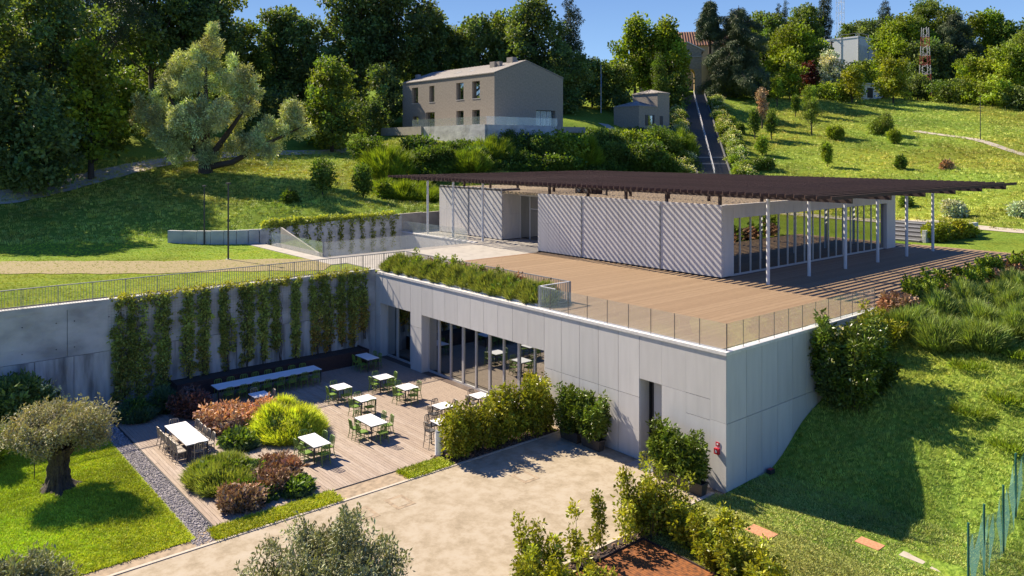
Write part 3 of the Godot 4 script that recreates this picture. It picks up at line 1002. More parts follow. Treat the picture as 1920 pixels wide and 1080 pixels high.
	for k in xs.size():
		bx(p, "mullion", Vector3(xs[k] - 0.05, y0, -19.28), Vector3(xs[k] + 0.05, 9.1, -19.38), M.alu)
		if k > 0:
			bx(p, "pane", Vector3(xs[k - 1] + 0.05, y0 + 0.05, -19.32), Vector3(xs[k] - 0.05, 9.1, -19.335), M.coated)
	bx(p, "transom", Vector3(-33.15, 8.0, -19.285), Vector3(-26.97, 8.08, -19.375), M.alu)
	# roof plant
	var h := thing("condenser_unit", "dark rooftop condenser unit with two round fans under the canopy", "air conditioner", Vector3(-26.9, 9.61, -20.0))
	box(h, "casing", Vector3(0.1, 0.34, 0), Vector3(2.3, 0.62, 0.8), M.beam)
	for k in 2:
		var c := CylinderMesh.new()
		c.top_radius = 0.27
		c.bottom_radius = 0.27
		c.height = 0.04
		c.radial_segments = 20
		var f := put("fan", c, M.steel_dark, h, Vector3(-0.6 + k * 0.85, 0.34, 0.42))
		f.rotation.x = PI / 2
		for j in 4:
			var bl := box(f, "fan_blade", Vector3(0, 0.03, 0), Vector3(0.5, 0.01, 0.05), M.steel_grey)
			bl.rotation.y = j * PI / 4
	var v := thing("roof_vent", "small dark roof vent with an orange cap on the pavilion roof", "vent", Vector3(-23.9, 9.6, -19.0))
	var cy := CylinderMesh.new()
	cy.top_radius = 0.07
	cy.bottom_radius = 0.1
	cy.height = 0.45
	put("pipe", cy, M.steel_dark, v, Vector3(0, 0.22, 0))
	var sp := SphereMesh.new()
	sp.radius = 0.12
	sp.height = 0.2
	put("cap", sp, M.orange, v, Vector3(0, 0.5, 0))

# ------------------------------------------------------------------ canopy
func build_canopy() -> void:
	var c := thing("slatted_canopy", "huge flat canopy of dark brown slats on slim white columns", "canopy")
	var y0 := 10.61
	var y1 := 10.8
	var za := -12.25
	var zb := -39.3
	var x := -2.15
	var k := 0
	var dense := 0
	while x > -45.7:
		var w := 0.06
		var o := bx(c, "slat", Vector3(x - w, y0, za - 0.02 * sin(k * 2.3)), Vector3(x, y1, zb), M.slat)
		var gap := 0.49
		if k == 0:
			gap = 0.8
		elif k < 3:
			gap = 0.64
		elif x < -28.0 and x > -33.0:
			gap = 0.4
		elif x < -36.0:
			gap = 0.42 if k % 5 == 0 else 0.7
		x -= gap
		k += 1
	var beams := [-15.0, -19.6, -24.2, -28.8, -33.4, -38.0]
	for z in beams:
		bx(c, "beam", Vector3(-45.4, 10.31, z - 0.07), Vector3(-2.45, 10.612, z + 0.07), M.beam)
	for z in beams:
		column(c, Vector3(-7.45, TERR, z), 10.31)
	for xx in [-34.8, -39.1, -43.15]:
		column(c, Vector3(xx, TERR, -15.35), 10.31)
	for z in beams:
		for xx in [-26.09, -22.0, -18.37, -14.86, -10.75]:
			bx(c, "post", Vector3(xx - 0.08, 9.6, z - 0.08 - 0.01), Vector3(xx + 0.08, 10.315, z + 0.08), M.beam)
		for xx in [-43.15, -39.1, -35.2, -30.5]:
			if z < -19.0:
				bx(c, "post", Vector3(xx - 0.08, 9.6, z - 0.09), Vector3(xx + 0.08, 10.316, z + 0.08), M.beam)

func column(c: Node3D, at: Vector3, top: float) -> void:
	var cy := CylinderMesh.new()
	cy.top_radius = 0.105
	cy.bottom_radius = 0.105
	cy.height = top - at.y
	cy.radial_segments = 16
	cy.rings = 1
	put("column", cy, M.steel_white, c, Vector3(at.x, (at.y + top) * 0.5, at.z))

# ------------------------------------------------------------------ walls on the left
func build_left_walls() -> void:
	var w := thing("court_wall", "tall board marked concrete retaining wall along the left of the sunk court", "wall")
	bx(w, "core", Vector3(-26.5, -0.2, 0.0), Vector3(-26.68, 5.3, 50.0), M.concrete)
	var z := 0.0
	var lens := [5.2, 6.4, 5.9, 4.6, 6.0, 6.0, 6.0, 6.0]
	for l in lens:
		bx(w, "upper_panel", Vector3(-26.5, 2.86, z + 0.008), Vector3(-26.4, 5.2, z + l - 0.02), M.concrete)
		z += l
	z = 0.0
	while z < 45.0:
		var l: float = [2.1, 1.7, 2.4, 1.9][int(z) % 4]
		bx(w, "lower_panel", Vector3(-26.5, -0.2, z + 0.012), Vector3(-26.385 + 0.01 * (int(z) % 2), 2.84, z + l - 0.012), M.concrete_low)
		z += l
	bx(w, "coping", Vector3(-26.38, 5.2, 0.0), Vector3(-26.75, 5.5, 50.0), M.concrete)
	for k in 16:
		for y in [3.3, 4.6]:
			var s := SphereMesh.new()
			s.radius = 0.03
			s.height = 0.06
			s.radial_segments = 6
			s.rings = 3
			put("tie_hole", s, M.steel_dark, w, Vector3(-26.4, y, 15.6 + k * 1.3 + 0.3 * sin(k * 2.0)))
	var r := thing("wall_railing", "long grey metal bar railing on top of the court wall", "railing")
	bx(r, "top_rail", Vector3(-26.6, 6.41, -2.36), Vector3(-26.54, 6.45, 36.0), M.steel_grey)
	for k in 286:
		box(r, "baluster", Vector3(-26.57, 5.93, -2.25 + k * 0.13), Vector3(0.04, 0.97, 0.012), M.steel_grey)
	for k in 24:
		box(r, "post", Vector3(-26.57, 5.95, -2.3 + k * 1.55), Vector3(0.045, 0.95, 0.022), M.steel_grey)
	# wire mesh for the climbers
	var st := st_new()
	var zz := 0.5
	while zz < 15.7:
		st_box(st, Vector3(-26.33, 3.5 if zz > 6.0 else 2.9, zz), Vector3(-26.338, 5.2, zz + 0.008))
		zz += 0.15
	var y := 3.5
	while y < 5.2:
		st_box(st, Vector3(-26.34, y, 0.5), Vector3(-26.348, y + 0.008, 15.65))
		y += 0.15
	var tr := put("climbing_mesh", st_done(st), M.steel_grey, self)
	tag(tr, "fine wire grid for climbers fixed to the court wall", "trellis")
	var cb := thing("steel_planter", "dark rusty steel raised bed edge along the foot of the climbers", "planter")
	bx(cb, "front_plate", Vector3(-25.06, -0.05, 1.3), Vector3(-25.0, 0.83, 12.6), M.corten_dark)
	bx(cb, "end_plate", Vector3(-26.38, -0.05, 12.6), Vector3(-25.0, 0.83, 12.66), M.corten_dark)
	bx(cb, "end_plate", Vector3(-26.38, -0.05, 1.24), Vector3(-25.0, 0.83, 1.3), M.corten_dark)
	bx(cb, "soil", Vector3(-26.38, 0.0, 1.3), Vector3(-25.06, 0.74, 12.6), M.mulch)
	# retaining wall behind the patio
	var b := thing("patio_wall", "stained concrete retaining wall with hanging creepers behind the sunk patio", "wall")
	for k in 8:
		var za := -0.4 - k * 1.74
		var st2 := st_new()
		var h0 := 6.5 + 0.07 * k
		var h1 := 6.57 + 0.07 * k
		slab(st2, Vector3(-46.3, 0.4, za), Vector3(-46.3, 0.4, za - 1.725), h0, h1, 0.3)
		put("concrete_panel", st_done(st2), M.concrete, b)
	for k in 8:
		var za := -14.32 - k * 2.4
		var st3 := st_new()
		slab(st3, Vector3(-46.3 + k * 0.0, 4.8, za), Vector3(-46.3, 4.8, za - 2.385), 7.05, 7.1, 0.3)
		put("concrete_panel", st_done(st3), M.plaza, b)
	# curved end
	var prev := Vector3(-46.3, 4.6, -0.4)
	for k in 7:
		var a := (k + 1) / 7.0
		var q := Vector3(-46.3 - 4.6 * a * a * 0.9 - 0.9 * a, 4.6, -0.4 + 5.6 * a)
		var st4 := st_new()
		slab(st4, q, prev, 6.5 - 0.02 * k, 6.5 - 0.02 * k, 0.3)
		put("curved_panel", st_done(st4), M.concrete, b)
		prev = q
	# sloping parapet by the path
	var sp := thing("sloping_parapet", "pale wedge shaped parapet beside the path to the patio", "wall")
	var st5 := st_new()
	slab(st5, Vector3(-37.2, 4.9, -1.3), Vector3(-43.9, 4.9, -1.3), 5.35, 6.75, 0.15)
	put("parapet", st_done(st5), M.plaza, sp)

# wall slab between two base points with its own height at each end
func slab(st: SurfaceTool, a: Vector3, b: Vector3, ta: float, tb: float, thick: float) -> void:
	var n := (b - a).normalized().cross(Vector3.UP) * thick
	var A := Vector3(a.x, ta, a.z)
	var B := Vector3(b.x, tb, b.z)
	quad(st, a, b, B, A)
	quad(st, b + n, a + n, A + n, B + n)
	quad(st, A, B, B + n, A + n)
	quad(st, a, A, A + n, a + n)
	quad(st, B, b, b + n, B + n)

# ------------------------------------------------------------------ house, cottage, portal, hut, wrapped building
func csg_box(parent: Node, called: String, a: Vector3, b: Vector3, op: int, m: Material) -> CSGBox3D:
	var c := CSGBox3D.new()
	c.name = called
	c.size = (b - a).abs()
	c.position = (a + b) * 0.5
	c.operation = op
	c.material = m
	parent.add_child(c, true)
	return c

func window_in(parent: Node3D, x0: float, x1: float, y0: float, y1: float, z: float, depth: float) -> void:
	var f := bx(parent, "window", Vector3(x0, y0, z - depth), Vector3(x1, y1, z - depth - 0.06), M.steel_dark)
	var w := x1 - x0
	var h := y1 - y0
	bx(f, "pane", Vector3(-w / 2 + 0.07, -h / 2 + 0.07, 0.034), Vector3(-0.04, h / 2 - 0.07, 0.045), M.coated)
	bx(f, "pane", Vector3(0.04, -h / 2 + 0.07, 0.034), Vector3(w / 2 - 0.07, h / 2 - 0.07, 0.045), M.coated)
	bx(f, "sill", Vector3(-w / 2 - 0.05, -h / 2 - 0.07, 0.05), Vector3(w / 2 + 0.05, -h / 2 - 0.002, depth + 0.08), M.cap)

func build_far_buildings() -> void:
	# house
	var h := thing("plaster_house", "two storey grey brown plaster house with gable roof on the wooded slope", "house")
	var X0 := -90.1
	var X1 := -66.48
	var Z0 := -42.16
	var Z1 := -55.3
	var zr := -48.0
	var yb := 15.5
	var ye := 23.75
	var yr := 25.85
	var comb := CSGCombiner3D.new()
	comb.name = "wall"
	var poly := CSGPolygon3D.new()
	poly.name = "gable_block"
	# polygon lies in x-y and is extruded along z; turn it so that it runs along x
	poly.polygon = PackedVector2Array([Vector2(Z0, yb), Vector2(Z1, yb), Vector2(Z1, ye + 0.0), Vector2(zr, yr), Vector2(Z0, ye)])
	poly.depth = X1 - X0
	poly.rotation.y = -PI / 2
	poly.position = Vector3(X0, 0, 0)
	poly.material = M.render_wall
	comb.add_child(poly, true)
	var wins := [[-87.33, -85.57, 1], [-82.45, -81.08, 1], [-75.41, -73.62, 1], [-71.56, -69.78, 1], [-75.41, -73.62, 0], [-71.56, -69.78, 0], [-87.2, -85.5, 2], [-83.4, -81.0, 3]]
	var spans := []
	for w in wins:
		var y0: float = [16.75, 20.45, 17.1, 16.65][w[2]]
		var y1: float = [18.83, 22.93, 18.4, 18.9][w[2]]
		spans.append([w[0], w[1], y0, y1])
		csg_box(comb, "opening", Vector3(w[0], y0, Z0 + 0.2), Vector3(w[1], y1, Z0 - 0.55), CSGShape3D.OPERATION_SUBTRACTION, M.render_wall)
	csg_box(comb, "opening", Vector3(X1 + 0.2, 16.6, -49.9), Vector3(X1 - 0.6, 18.9, -53.75), CSGShape3D.OPERATION_SUBTRACTION, M.render_wall)
	h.add_child(comb, true)
	for s in spans:
		window_in(h, s[0], s[1], s[2], s[3], Z0, 0.42)
	var gw := bx(h, "window", Vector3(X1 - 0.48, 16.6, -49.95), Vector3(X1 - 0.54, 18.9, -53.7), M.steel_dark)
	for k in 3:
		bx(gw, "pane", Vector3(0.034, -1.05, 1.8 - k * 1.22), Vector3(0.046, 1.05, 0.66 - k * 1.22), M.glass)
		bx(gw, "frame", Vector3(0.03, -1.1, 1.86 - k * 1.22), Vector3(0.09, 1.1, 1.8 - k * 1.22), M.cap)
	# roof leaves
	for s in [[Z0, 1.0], [Z1, -1.0]]:
		var st := st_new()
		var a := Vector3(X0 - 0.05, ye + 0.02, s[0] + 0.1 * s[1])
		var b := Vector3(X1 + 0.05, ye + 0.02, s[0] + 0.1 * s[1])
		var up := Vector3(0, 0.14, 0)
		var c := Vector3(X1 + 0.05, yr + 0.02, zr)
		var d := Vector3(X0 - 0.05, yr + 0.02, zr)
		quad(st, a + up, b + up, c + up, d + up)
		quad(st, a, b, b + up, a + up)
		quad(st, b, c, c + up, b + up)
		quad(st, a, a + up, d + up, d)
		var rf := put("roof", st_done(st), M.house_roof, h)
		if s[1] > 0:
			for k in 30:
				var x := X0 + 0.4 + k * 0.79
				var seam := st_new()
				tube(seam, [Vector3(x, ye + 0.17, Z0 + 0.05), Vector3(x, yr + 0.17, zr)], [0.03], 4)
				put("seam", st_done(seam), M.house_roof, rf)
			for x in [-78.6, -75.2]:
				var sl := box(rf, "skylight", Vector3(x, 24.85, -44.9), Vector3(0.8, 0.16, 0.9), M.steel_grey)
				sl.rotation.x = 0.33
	bx(h, "chimney", Vector3(-71.6, 24.6, -45.4), Vector3(-70.5, 25.95, -46.2), M.house_roof)
	bx(h, "chimney", Vector3(-70.2, 24.9, -45.6), Vector3(-69.6, 25.9, -46.2), M.house_roof)
	bx(h, "chimney", Vector3(-70.0, 25.2, -47.3), Vector3(-68.7, 26.6, -48.2), M.house_roof)
	bx(h, "chimney", Vector3(-89.2, 24.4, -44.0), Vector3(-88.5, 25.3, -44.6), M.steel_grey)
	# terrace below the house
	var t := thing("house_terrace", "pale concrete terrace with garage opening under the plaster house", "terrace")
	bx(t, "slab", Vector3(-82.5, 15.6, -37.4), Vector3(-62.5, 16.42, -56.0), M.plaza)
	bx(t, "retaining_wall", Vector3(-76.6, 11.5, -37.2), Vector3(-62.3, 16.45, -37.6), M.concrete)
	bx(t, "side_wall", Vector3(-62.3, 11.5, -37.21), Vector3(-62.62, 16.449, -50.0), M.concrete)
	bx(t, "garage_recess", Vector3(-82.5, 12.5, -39.0), Vector3(-76.6, 15.6, -39.2), M.steel_dark)
	bx(t, "garage_pier", Vector3(-82.6, 12.0, -37.3), Vector3(-81.6, 15.6, -39.0), M.concrete)
	bx(t, "garage_lintel", Vector3(-88.0, 15.3, -36.9), Vector3(-76.8, 16.5, -37.39), M.plaza)
	bx(t, "lower_wall", Vector3(-80.0, 11.5, -36.4), Vector3(-76.4, 14.3, -36.8), M.plaza)
	var k := 0
	var x := -62.5
	while x > -80.0:
		bx(t, "glass_pane", Vector3(x - 1.55, 16.46, -37.5), Vector3(x, 17.55, -37.48), M.glass)
		x -= 1.6
	var z := -37.6
	while z > -50.0:
		bx(t, "glass_pane", Vector3(-62.5, 16.46, z - 1.55), Vector3(-62.48, 17.55, z), M.glass)
		z -= 1.6
	var van := thing("parked_van", "white van roof showing above the bushes by the garage", "van", Vector3(-78.6, 12.3, -36.0))
	van_body(van)
	# cottage
	var c := thing("plaster_cottage", "small grey brown plaster cottage with stepped roofs beside the long stairs", "cottage")
	bx(c, "wall", Vector3(-73.7, 15.5, -74.37), Vector3(-68.1, 20.5, -79.2), M.render_wall)
	bx(c, "tower_wall", Vector3(-73.7, 15.5, -79.21), Vector3(-68.099, 22.9, -82.4), M.render_wall)
	pyramid_roof(c, "roof", Vector3(-73.8, 20.5, -74.27), Vector3(-68.0, 20.5, -79.2), 1.0, false)
	pyramid_roof(c, "tower_roof", Vector3(-73.8, 22.9, -79.1), Vector3(-68.0, 22.9, -82.5), 0.7, true)
	var wn := bx(c, "window", Vector3(-68.1, 17.2, -76.0), Vector3(-68.04, 19.0, -78.2), M.steel_dark)
	bx(wn, "pane", Vector3(0.031, -0.8, -0.6), Vector3(0.04, 0.8, 0.4), M.coated)
	bx(wn, "reveal", Vector3(-0.02, -0.95, -1.1), Vector3(0.16, 0.95, -1.2), M.render_wall)
	wn = bx(c, "window", Vector3(-68.1, 17.4, -79.8), Vector3(-68.05, 18.9, -80.6), M.steel_dark)
	# portal
	var p := thing("arched_portal", "weathered stone portal with gable and tall archway at the head of the stairs", "gateway", Vector3(-88.8, 25.0, -114.8), deg_to_rad(49.83 - 10.3))
	var pc := CSGCombiner3D.new()
	pc.name = "wall"
	var prof := CSGPolygon3D.new()
	prof.name = "front"
	prof.polygon = PackedVector2Array([Vector2(-3.2, -2), Vector2(3.0, -2), Vector2(3.0, 9.6), Vector2(3.4, 9.6), Vector2(3.4, 9.9), Vector2(0, 11.7), Vector2(-3.4, 9.9), Vector2(-3.4, 9.6), Vector2(-3.2, 9.6)])
	prof.depth = 5.0
	prof.position = Vector3(0, 0, 0)
	prof.material = M.stucco
	pc.add_child(prof, true)
	csg_box(pc, "opening", Vector3(-1.7, -2.1, -6.0), Vector3(1.6, 4.6, 1.0), CSGShape3D.OPERATION_SUBTRACTION, M.stucco_ochre)
	var cyl := CSGCylinder3D.new()
	cyl.name = "arch"
	cyl.radius = 1.65
	cyl.height = 8.0
	cyl.sides = 24
	cyl.rotation.x = PI / 2
	cyl.position = Vector3(-0.05, 4.6, -2.5)
	cyl.operation = CSGShape3D.OPERATION_SUBTRACTION
	cyl.material = M.stucco_ochre
	pc.add_child(cyl, true)
	p.add_child(pc, true)
	box(p, "cornice", Vector3(-0.1, 8.6, 0.05), Vector3(6.6, 0.3, 0.25), M.plaza)
	box(p, "cornice", Vector3(-0.1, 5.9, 0.03), Vector3(6.3, 0.16, 0.14), M.stucco)
	var st := st_new()
	for s in [-1.0, 1.0]:
		quad(st, Vector3(0, 11.75, 0.2), Vector3(s * 3.6, 9.86, 0.2), Vector3(s * 3.6, 9.86, -5.2), Vector3(0, 11.75, -5.2))
		quad(st, Vector3(0, 11.95, 0.2), Vector3(s * 3.6, 10.06, 0.2), Vector3(s * 3.6, 10.06, -5.2), Vector3(0, 11.95, -5.2))
		quad(st, Vector3(0, 11.95, 0.2), Vector3(s * 3.6, 10.06, 0.2), Vector3(s * 3.6, 9.86, 0.2), Vector3(0, 11.75, 0.2))
	put("roof", st_done(st), M.cap, p)
	box(p, "gate_pillar", Vector3(-0.55, 1.5, -1.6), Vector3(0.5, 5.0, 0.5), M.stucco_ochre)
	box(p, "side_wing", Vector3(5.2, 3.4, -1.2), Vector3(4.4, 9.0, 3.0), M.stucco_ochre)
	box(p, "side_wall", Vector3(7.5, 1.0, 0.6), Vector3(8.0, 2.6, 0.3), M.stucco)
	box(p, "side_wall", Vector3(-7.0, 1.0, 0.6), Vector3(7.0, 3.4, 0.3), M.stucco)
	var ch := thing("hilltop_church", "long ochre building with terracotta hipped roof behind the portal", "church", Vector3(-96.0, 27.5, -122.0), deg_to_rad(49.83 - 10.3))
	box(ch, "wall", Vector3(4, 4.0, -8), Vector3(26, 12.5, 10), M.stucco_ochre)
	var ct := st_new()
	var e0 := Vector3(-9.6, 10.2, -2.6)
	var e1 := Vector3(17.6, 10.2, -2.6)
	var e2 := Vector3(17.6, 10.2, -13.4)
	var e3 := Vector3(-9.6, 10.2, -13.4)
	var r0 := Vector3(-4, 14.2, -8)
	var r1 := Vector3(11, 14.2, -8)
	quad(ct, e0, e1, r1, r0)
	quad(ct, e2, e3, r0, r1)
	quad(ct, e1, e2, r1, r1)
	quad(ct, e3, e0, r0, r0)
	var cr := put("roof", st_done(ct), M.roof_tile, ch)
	for i in 44:
		var rib := st_new()
		var t2 := i / 43.0
		var pa := e0.lerp(e1, t2)
		var pb := r0.lerp(r1, clampf((t2 * 27.2 - 5.6) / 16.0, 0.0, 1.0))
		var lim := 1.0
		if t2 * 27.2 < 5.6:
			pb = e0.lerp(r0, t2 * 27.2 / 5.6)
		elif t2 * 27.2 > 20.6:
			pb = e1.lerp(r1, (27.2 - t2 * 27.2) / 6.6)
		tube(rib, [pa + Vector3(0, 0.06, 0), pb + Vector3(0, 0.06, 0.01)], [0.11], 5)
		put("tile_row", st_done(rib), M.roof_tile, cr)
	# wrapped building
	var wb := thing("wrapped_building", "square building wrapped in pale grey scaffold netting among trees", "building", Vector3(-91.2, 36.0, -178.7), 0.0)
	bx(wb, "net_front", Vector3(0, -3, 0), Vector3(9.6, 7.4, -11.0), M.wrap)
	var uu := Vector3(9.6, 0, -0.0)
	for k3 in 3:
		bx(wb, "scaffold_pole", Vector3(0.1 + k3 * 4.7, -3, 0.12), Vector3(0.17 + k3 * 4.7, 8.2, 0.02), M.wrap_pole)
		bx(wb, "scaffold_pole", Vector3(9.62, -3, -0.3 - k3 * 5.2), Vector3(9.72, 8.2, -0.37 - k3 * 5.2), M.wrap_pole)
	for y in [7.0]:
		bx(wb, "scaffold_rail", Vector3(0, y, 0.1), Vector3(9.7, y + 0.1, 0.03), M.wrap_pole)
		bx(wb, "scaffold_rail", Vector3(9.63, y, 0.1), Vector3(9.71, y + 0.1, -11.0), M.wrap_pole)
	bx(wb, "guard_rail", Vector3(0, 8.1, 0.1), Vector3(9.7, 8.18, 0.03), M.steel_grey)
	bx(wb, "guard_rail", Vector3(9.63, 8.1, 0.1), Vector3(9.71, 8.18, -11.0), M.steel_grey)
	bx(wb, "net_strip", Vector3(9.602, 5.0, -0.2), Vector3(9.612, 7.3, -10.9), M.white_paint)
	# white hut
	var hy := hill(-63.9, -144.4)
	var wh := thing("white_hut", "low white hut with two small red shutters at the top of the meadow", "hut", Vector3(-63.9, hy, -144.4), 0.0)
	bx(wh, "wall", Vector3(0, -1.5, 0), Vector3(-6.0, 3.5, -13.0), M.white_paint)
	bx(wh, "roof", Vector3(0.35, 3.5, 0.35), Vector3(-6.3, 3.8, -13.3), M.cap)
	bx(wh, "shutter", Vector3(-1.6, 1.0, 0.01), Vector3(-2.5, 2.3, 0.08), M.red)
	bx(wh, "shutter", Vector3(-4.0, 1.0, 0.01), Vector3(-4.9, 2.3, 0.08), M.red)
	bx(wh, "window", Vector3(0.01, 0.6, -2.0), Vector3(0.06, 2.8, -4.6), M.steel_dark)
	bx(wh, "window", Vector3(0.01, 0.6, -9.5), Vector3(0.06, 2.8, -11.4), M.steel_dark)

func pyramid_roof(parent: Node3D, called: String, a: Vector3, b: Vector3, rise: float, full: bool) -> void:
	var st := st_new()
	var m := (a + b) * 0.5 + Vector3(0, rise, 0)
	var c := Vector3(b.x, a.y, a.z)
	var d := Vector3(a.x, a.y, b.z)
	if not full:
		m.z = b.z + (a.z - b.z) * 0.45
	for t in [[a, c], [c, b], [b, d], [d, a]]:
		quad(st, t[0], t[1], m, m)
		quad(st, t[0] - Vector3(0, 0.15, 0), t[1] - Vector3(0, 0.15, 0), t[1], t[0])
	var r := put(called, st_done(st), M.house_roof, parent)
	for k in 7:
		var u := (k + 0.5) / 7.0
		var seam := st_new()
		tube(seam, [a.lerp(c, u) + Vector3(0, 0.03, 0), a.lerp(c, u).lerp(m, 1.0 - absf(u - 0.5) * 1.7) + Vector3(0, 0.04, 0)], [0.035], 4)
		put("seam", st_done(seam), M.house_roof, r)
		seam = st_new()
		tube(seam, [c.lerp(b, u) + Vector3(0, 0.03, 0), c.lerp(b, u).lerp(m, 1.0 - absf(u - 0.5) * 1.7) + Vector3(0, 0.04, 0)], [0.035], 4)
		put("seam", st_done(seam), M.house_roof, r)

func van_body(v: Node3D) -> void:
	var st := st_new()
	var pr := [Vector2(-2.4, 0.4), Vector2(-2.4, 2.1), Vector2(0.9, 2.15), Vector2(1.7, 1.3), Vector2(2.4, 1.1), Vector2(2.5, 0.4)]
	for i in pr.size():
		var a: Vector2 = pr[i]
		var b: Vector2 = pr[(i + 1) % pr.size()]
		quad(st, Vector3(a.x, a.y, 0.9), Vector3(b.x, b.y, 0.9), Vector3(b.x, b.y, -0.9), Vector3(a.x, a.y, -0.9))
	for z in [0.9, -0.9]:
		for i in range(1, pr.size() - 1):
			quad(st, Vector3(pr[0].x, pr[0].y, z), Vector3(pr[i].x, pr[i].y, z), Vector3(pr[i + 1].x, pr[i + 1].y, z), Vector3(pr[i + 1].x, pr[i + 1].y, z))
	put("body", st_done(st), M.white_paint, v)
	for x in [-1.5, 1.5]:
		for z in [-0.85, 0.85]:
			var c := CylinderMesh.new()
			c.top_radius = 0.34
			c.bottom_radius = 0.34
			c.height = 0.22
			var w := put("wheel", c, M.steel_dark, v, Vector3(x, 0.34, z))
			w.rotation.x = PI / 2
	bx(v, "window", Vector3(-2.0, 1.35, 0.905), Vector3(0.8, 1.9, 0.915), M.steel_dark)

# ------------------------------------------------------------------ long stairs
func build_stairs() -> void:
	var s := Node3D.new()
	s.name = "long_stairs"
	add_child(s)
	structure(s, "long dark stairs climbing the hill to the portal")
	var a := Vector3(-47.4, 9.2, -66.3)
	var b := Vector3(-84.3, 24.78, -110.9)
	var dir := Vector3(b.x - a.x, 0, b.z - a.z)
	var len := dir.length()
	dir /= len
	s.position = a
	s.rotation.y = atan2(-dir.x, -dir.z)
	var n := 104
	for k in n:
		var m: Material = M.asphalt
		if k in [12, 18]:
			m = M.plaza
		bx(s, "step", Vector3(-2.15, (b.y - a.y) * k / n - 0.6, -len * k / n), Vector3(2.15, (b.y - a.y) * (k + 1) / n, -len * (k + 1) / n - 0.02), m)
	for sx in [-2.3, 2.3]:
		var st := st_new()
		slab(st, Vector3(sx - 0.1, -0.8, 0), Vector3(sx - 0.1, b.y - a.y - 0.8, -len), 0.3, b.y - a.y + 0.3, 0.2)
		put("side_kerb", st_done(st), M.asphalt, s)
	var r := thing("stair_handrail", "thin silver handrail running up the middle of the long stairs", "handrail", a, s.rotation.y)
	var nn := 30
	for k in nn:
		var t0 := float(k) / nn
		var y := (b.y - a.y) * t0
		var z := -len * t0
		box(r, "post", Vector3(0, y + 0.6, z), Vector3(0.05, 1.1, 0.05), M.steel_white)
	for k in 5:
		var rail := st_new()
		var t0 := k / 5.0
		var t1 := (k + 0.94) / 5.0
		tube(rail, [Vector3(0, (b.y - a.y) * t0 + 1.15, -len * t0), Vector3(0, (b.y - a.y) * t1 + 1.15, -len * t1)], [0.04], 6)
		put("rail", st_done(rail), M.alu, r)
		rail = st_new()
		tube(rail, [Vector3(0, (b.y - a.y) * t0 + 0.7, -len * t0), Vector3(0, (b.y - a.y) * t1 + 0.7, -len * t1)], [0.035], 5)
		put("rail", st_done(rail), M.alu, r)

# ------------------------------------------------------------------ sunk court
func build_courtyard() -> void:
	var t := Node3D.new()
	t.name = "timber_deck"
	add_child(t)
	structure(t, "weathered timber deck of the sunk court")
	structure(bx(t, "substrate", Vector3(-26.38, -0.2, -0.04), Vector3(-9.98, -0.05, 15.98), M.dark_gap))
	var pitch := 0.148
	var w := pitch - 0.01
	var r := RandomNumberGenerator.new()
	r.seed = 99
	var rest := st_new()
	var z := 15.98
	var count := 0
	while z > 0.1:
		var x1 := -9.97
		var cut := -9.97
		var first := true
		while x1 > -25.0:
			var x0: float = x1 - r.randf_range(3.2, 5.0)
			if first:
				x0 = x1 - r.randf_range(1.2, 4.8)
				first = false
			if x0 < -23.6:
				x0 = -26.37
			if count < 300:
				bx(t, "board", Vector3(x0 + 0.004, -0.05, z), Vector3(x1 - 0.004, r.randf_range(-0.003, 0.002), z - w), M["board%d" % r.randi_range(0, 3)])
				count += 1
			else:
				st_box(rest, Vector3(x0 + 0.004, -0.05, z), Vector3(x1 - 0.004, r.randf_range(-0.003, 0.002), z - w))
			x1 = x0
		z -= pitch
	stuff(put("far_boards", st_done(rest), M.board1, t))
	structure(bx(self, "deck_edge", Vector3(-26.38, -0.14, 16.0), Vector3(-9.95, 0.004, 16.045), M.steel_dark), "thin dark edge of the deck beside the pebbles")
	structure(bx(self, "deck_edge", Vector3(-9.955, -0.14, 6.5), Vector3(-9.92, 0.004, 16.0), M.steel_dark), "thin dark edge of the deck beside the grass strips")
	structure(sheet("pebble_bed", -26.0, -9.2, 16.05, 16.78, -0.03, M.pebble), "bed of grey pebbles between deck and lawn")
	# loose pebbles
	var xf := []
	var cols := []
	for i in 5200:
		var p := Vector3(r.randf_range(-24.0, -9.0), -0.02, r.randf_range(16.06, 16.8))
		if p.x > -9.6:
			p.z += 0.15
		xf.append(Transform3D(rand_basis(r, r.randf_range(0.035, 0.085)), p))
		var v := r.randf_range(0.45, 1.3)
		cols.append(Color(v, v * 0.97, v * 0.96))
	var pm := mat("pebble_stone", lin(0.32, 0.3, 0.295), 0.8)
	pm.vertex_color_use_as_albedo = true
	stuff(multi(self, "pebbles", L.stone, pm, xf, cols), "loose grey pebbles beside the deck")
	# wood chips under the hedge
	xf = []
	cols = []
	for i in 2600:
		var p := Vector3(r.randf_range(-10.3, -8.95), 0.0, r.randf_range(0.4, 6.7))
		if r.randf() < 0.25:
			p = Vector3(r.randf_range(-0.15, 0.4), 0.025, r.randf_range(2.6, 13.0))
		xf.append(Transform3D(rand_basis(r, 1.0) * Basis.from_scale(Vector3(0.09, 0.02, 0.04)), p))
		var v := r.randf_range(0.3, 1.5)
		cols.append(Color(v, v * 0.9, v * 0.85))
	var cm := mat("chip", lin(0.17, 0.115, 0.08), 0.9)
	cm.vertex_color_use_as_albedo = true
	var chip := BoxMesh.new()
	stuff(multi(self, "wood_chips", chip, cm, xf, cols), "bark chips under the hedge")

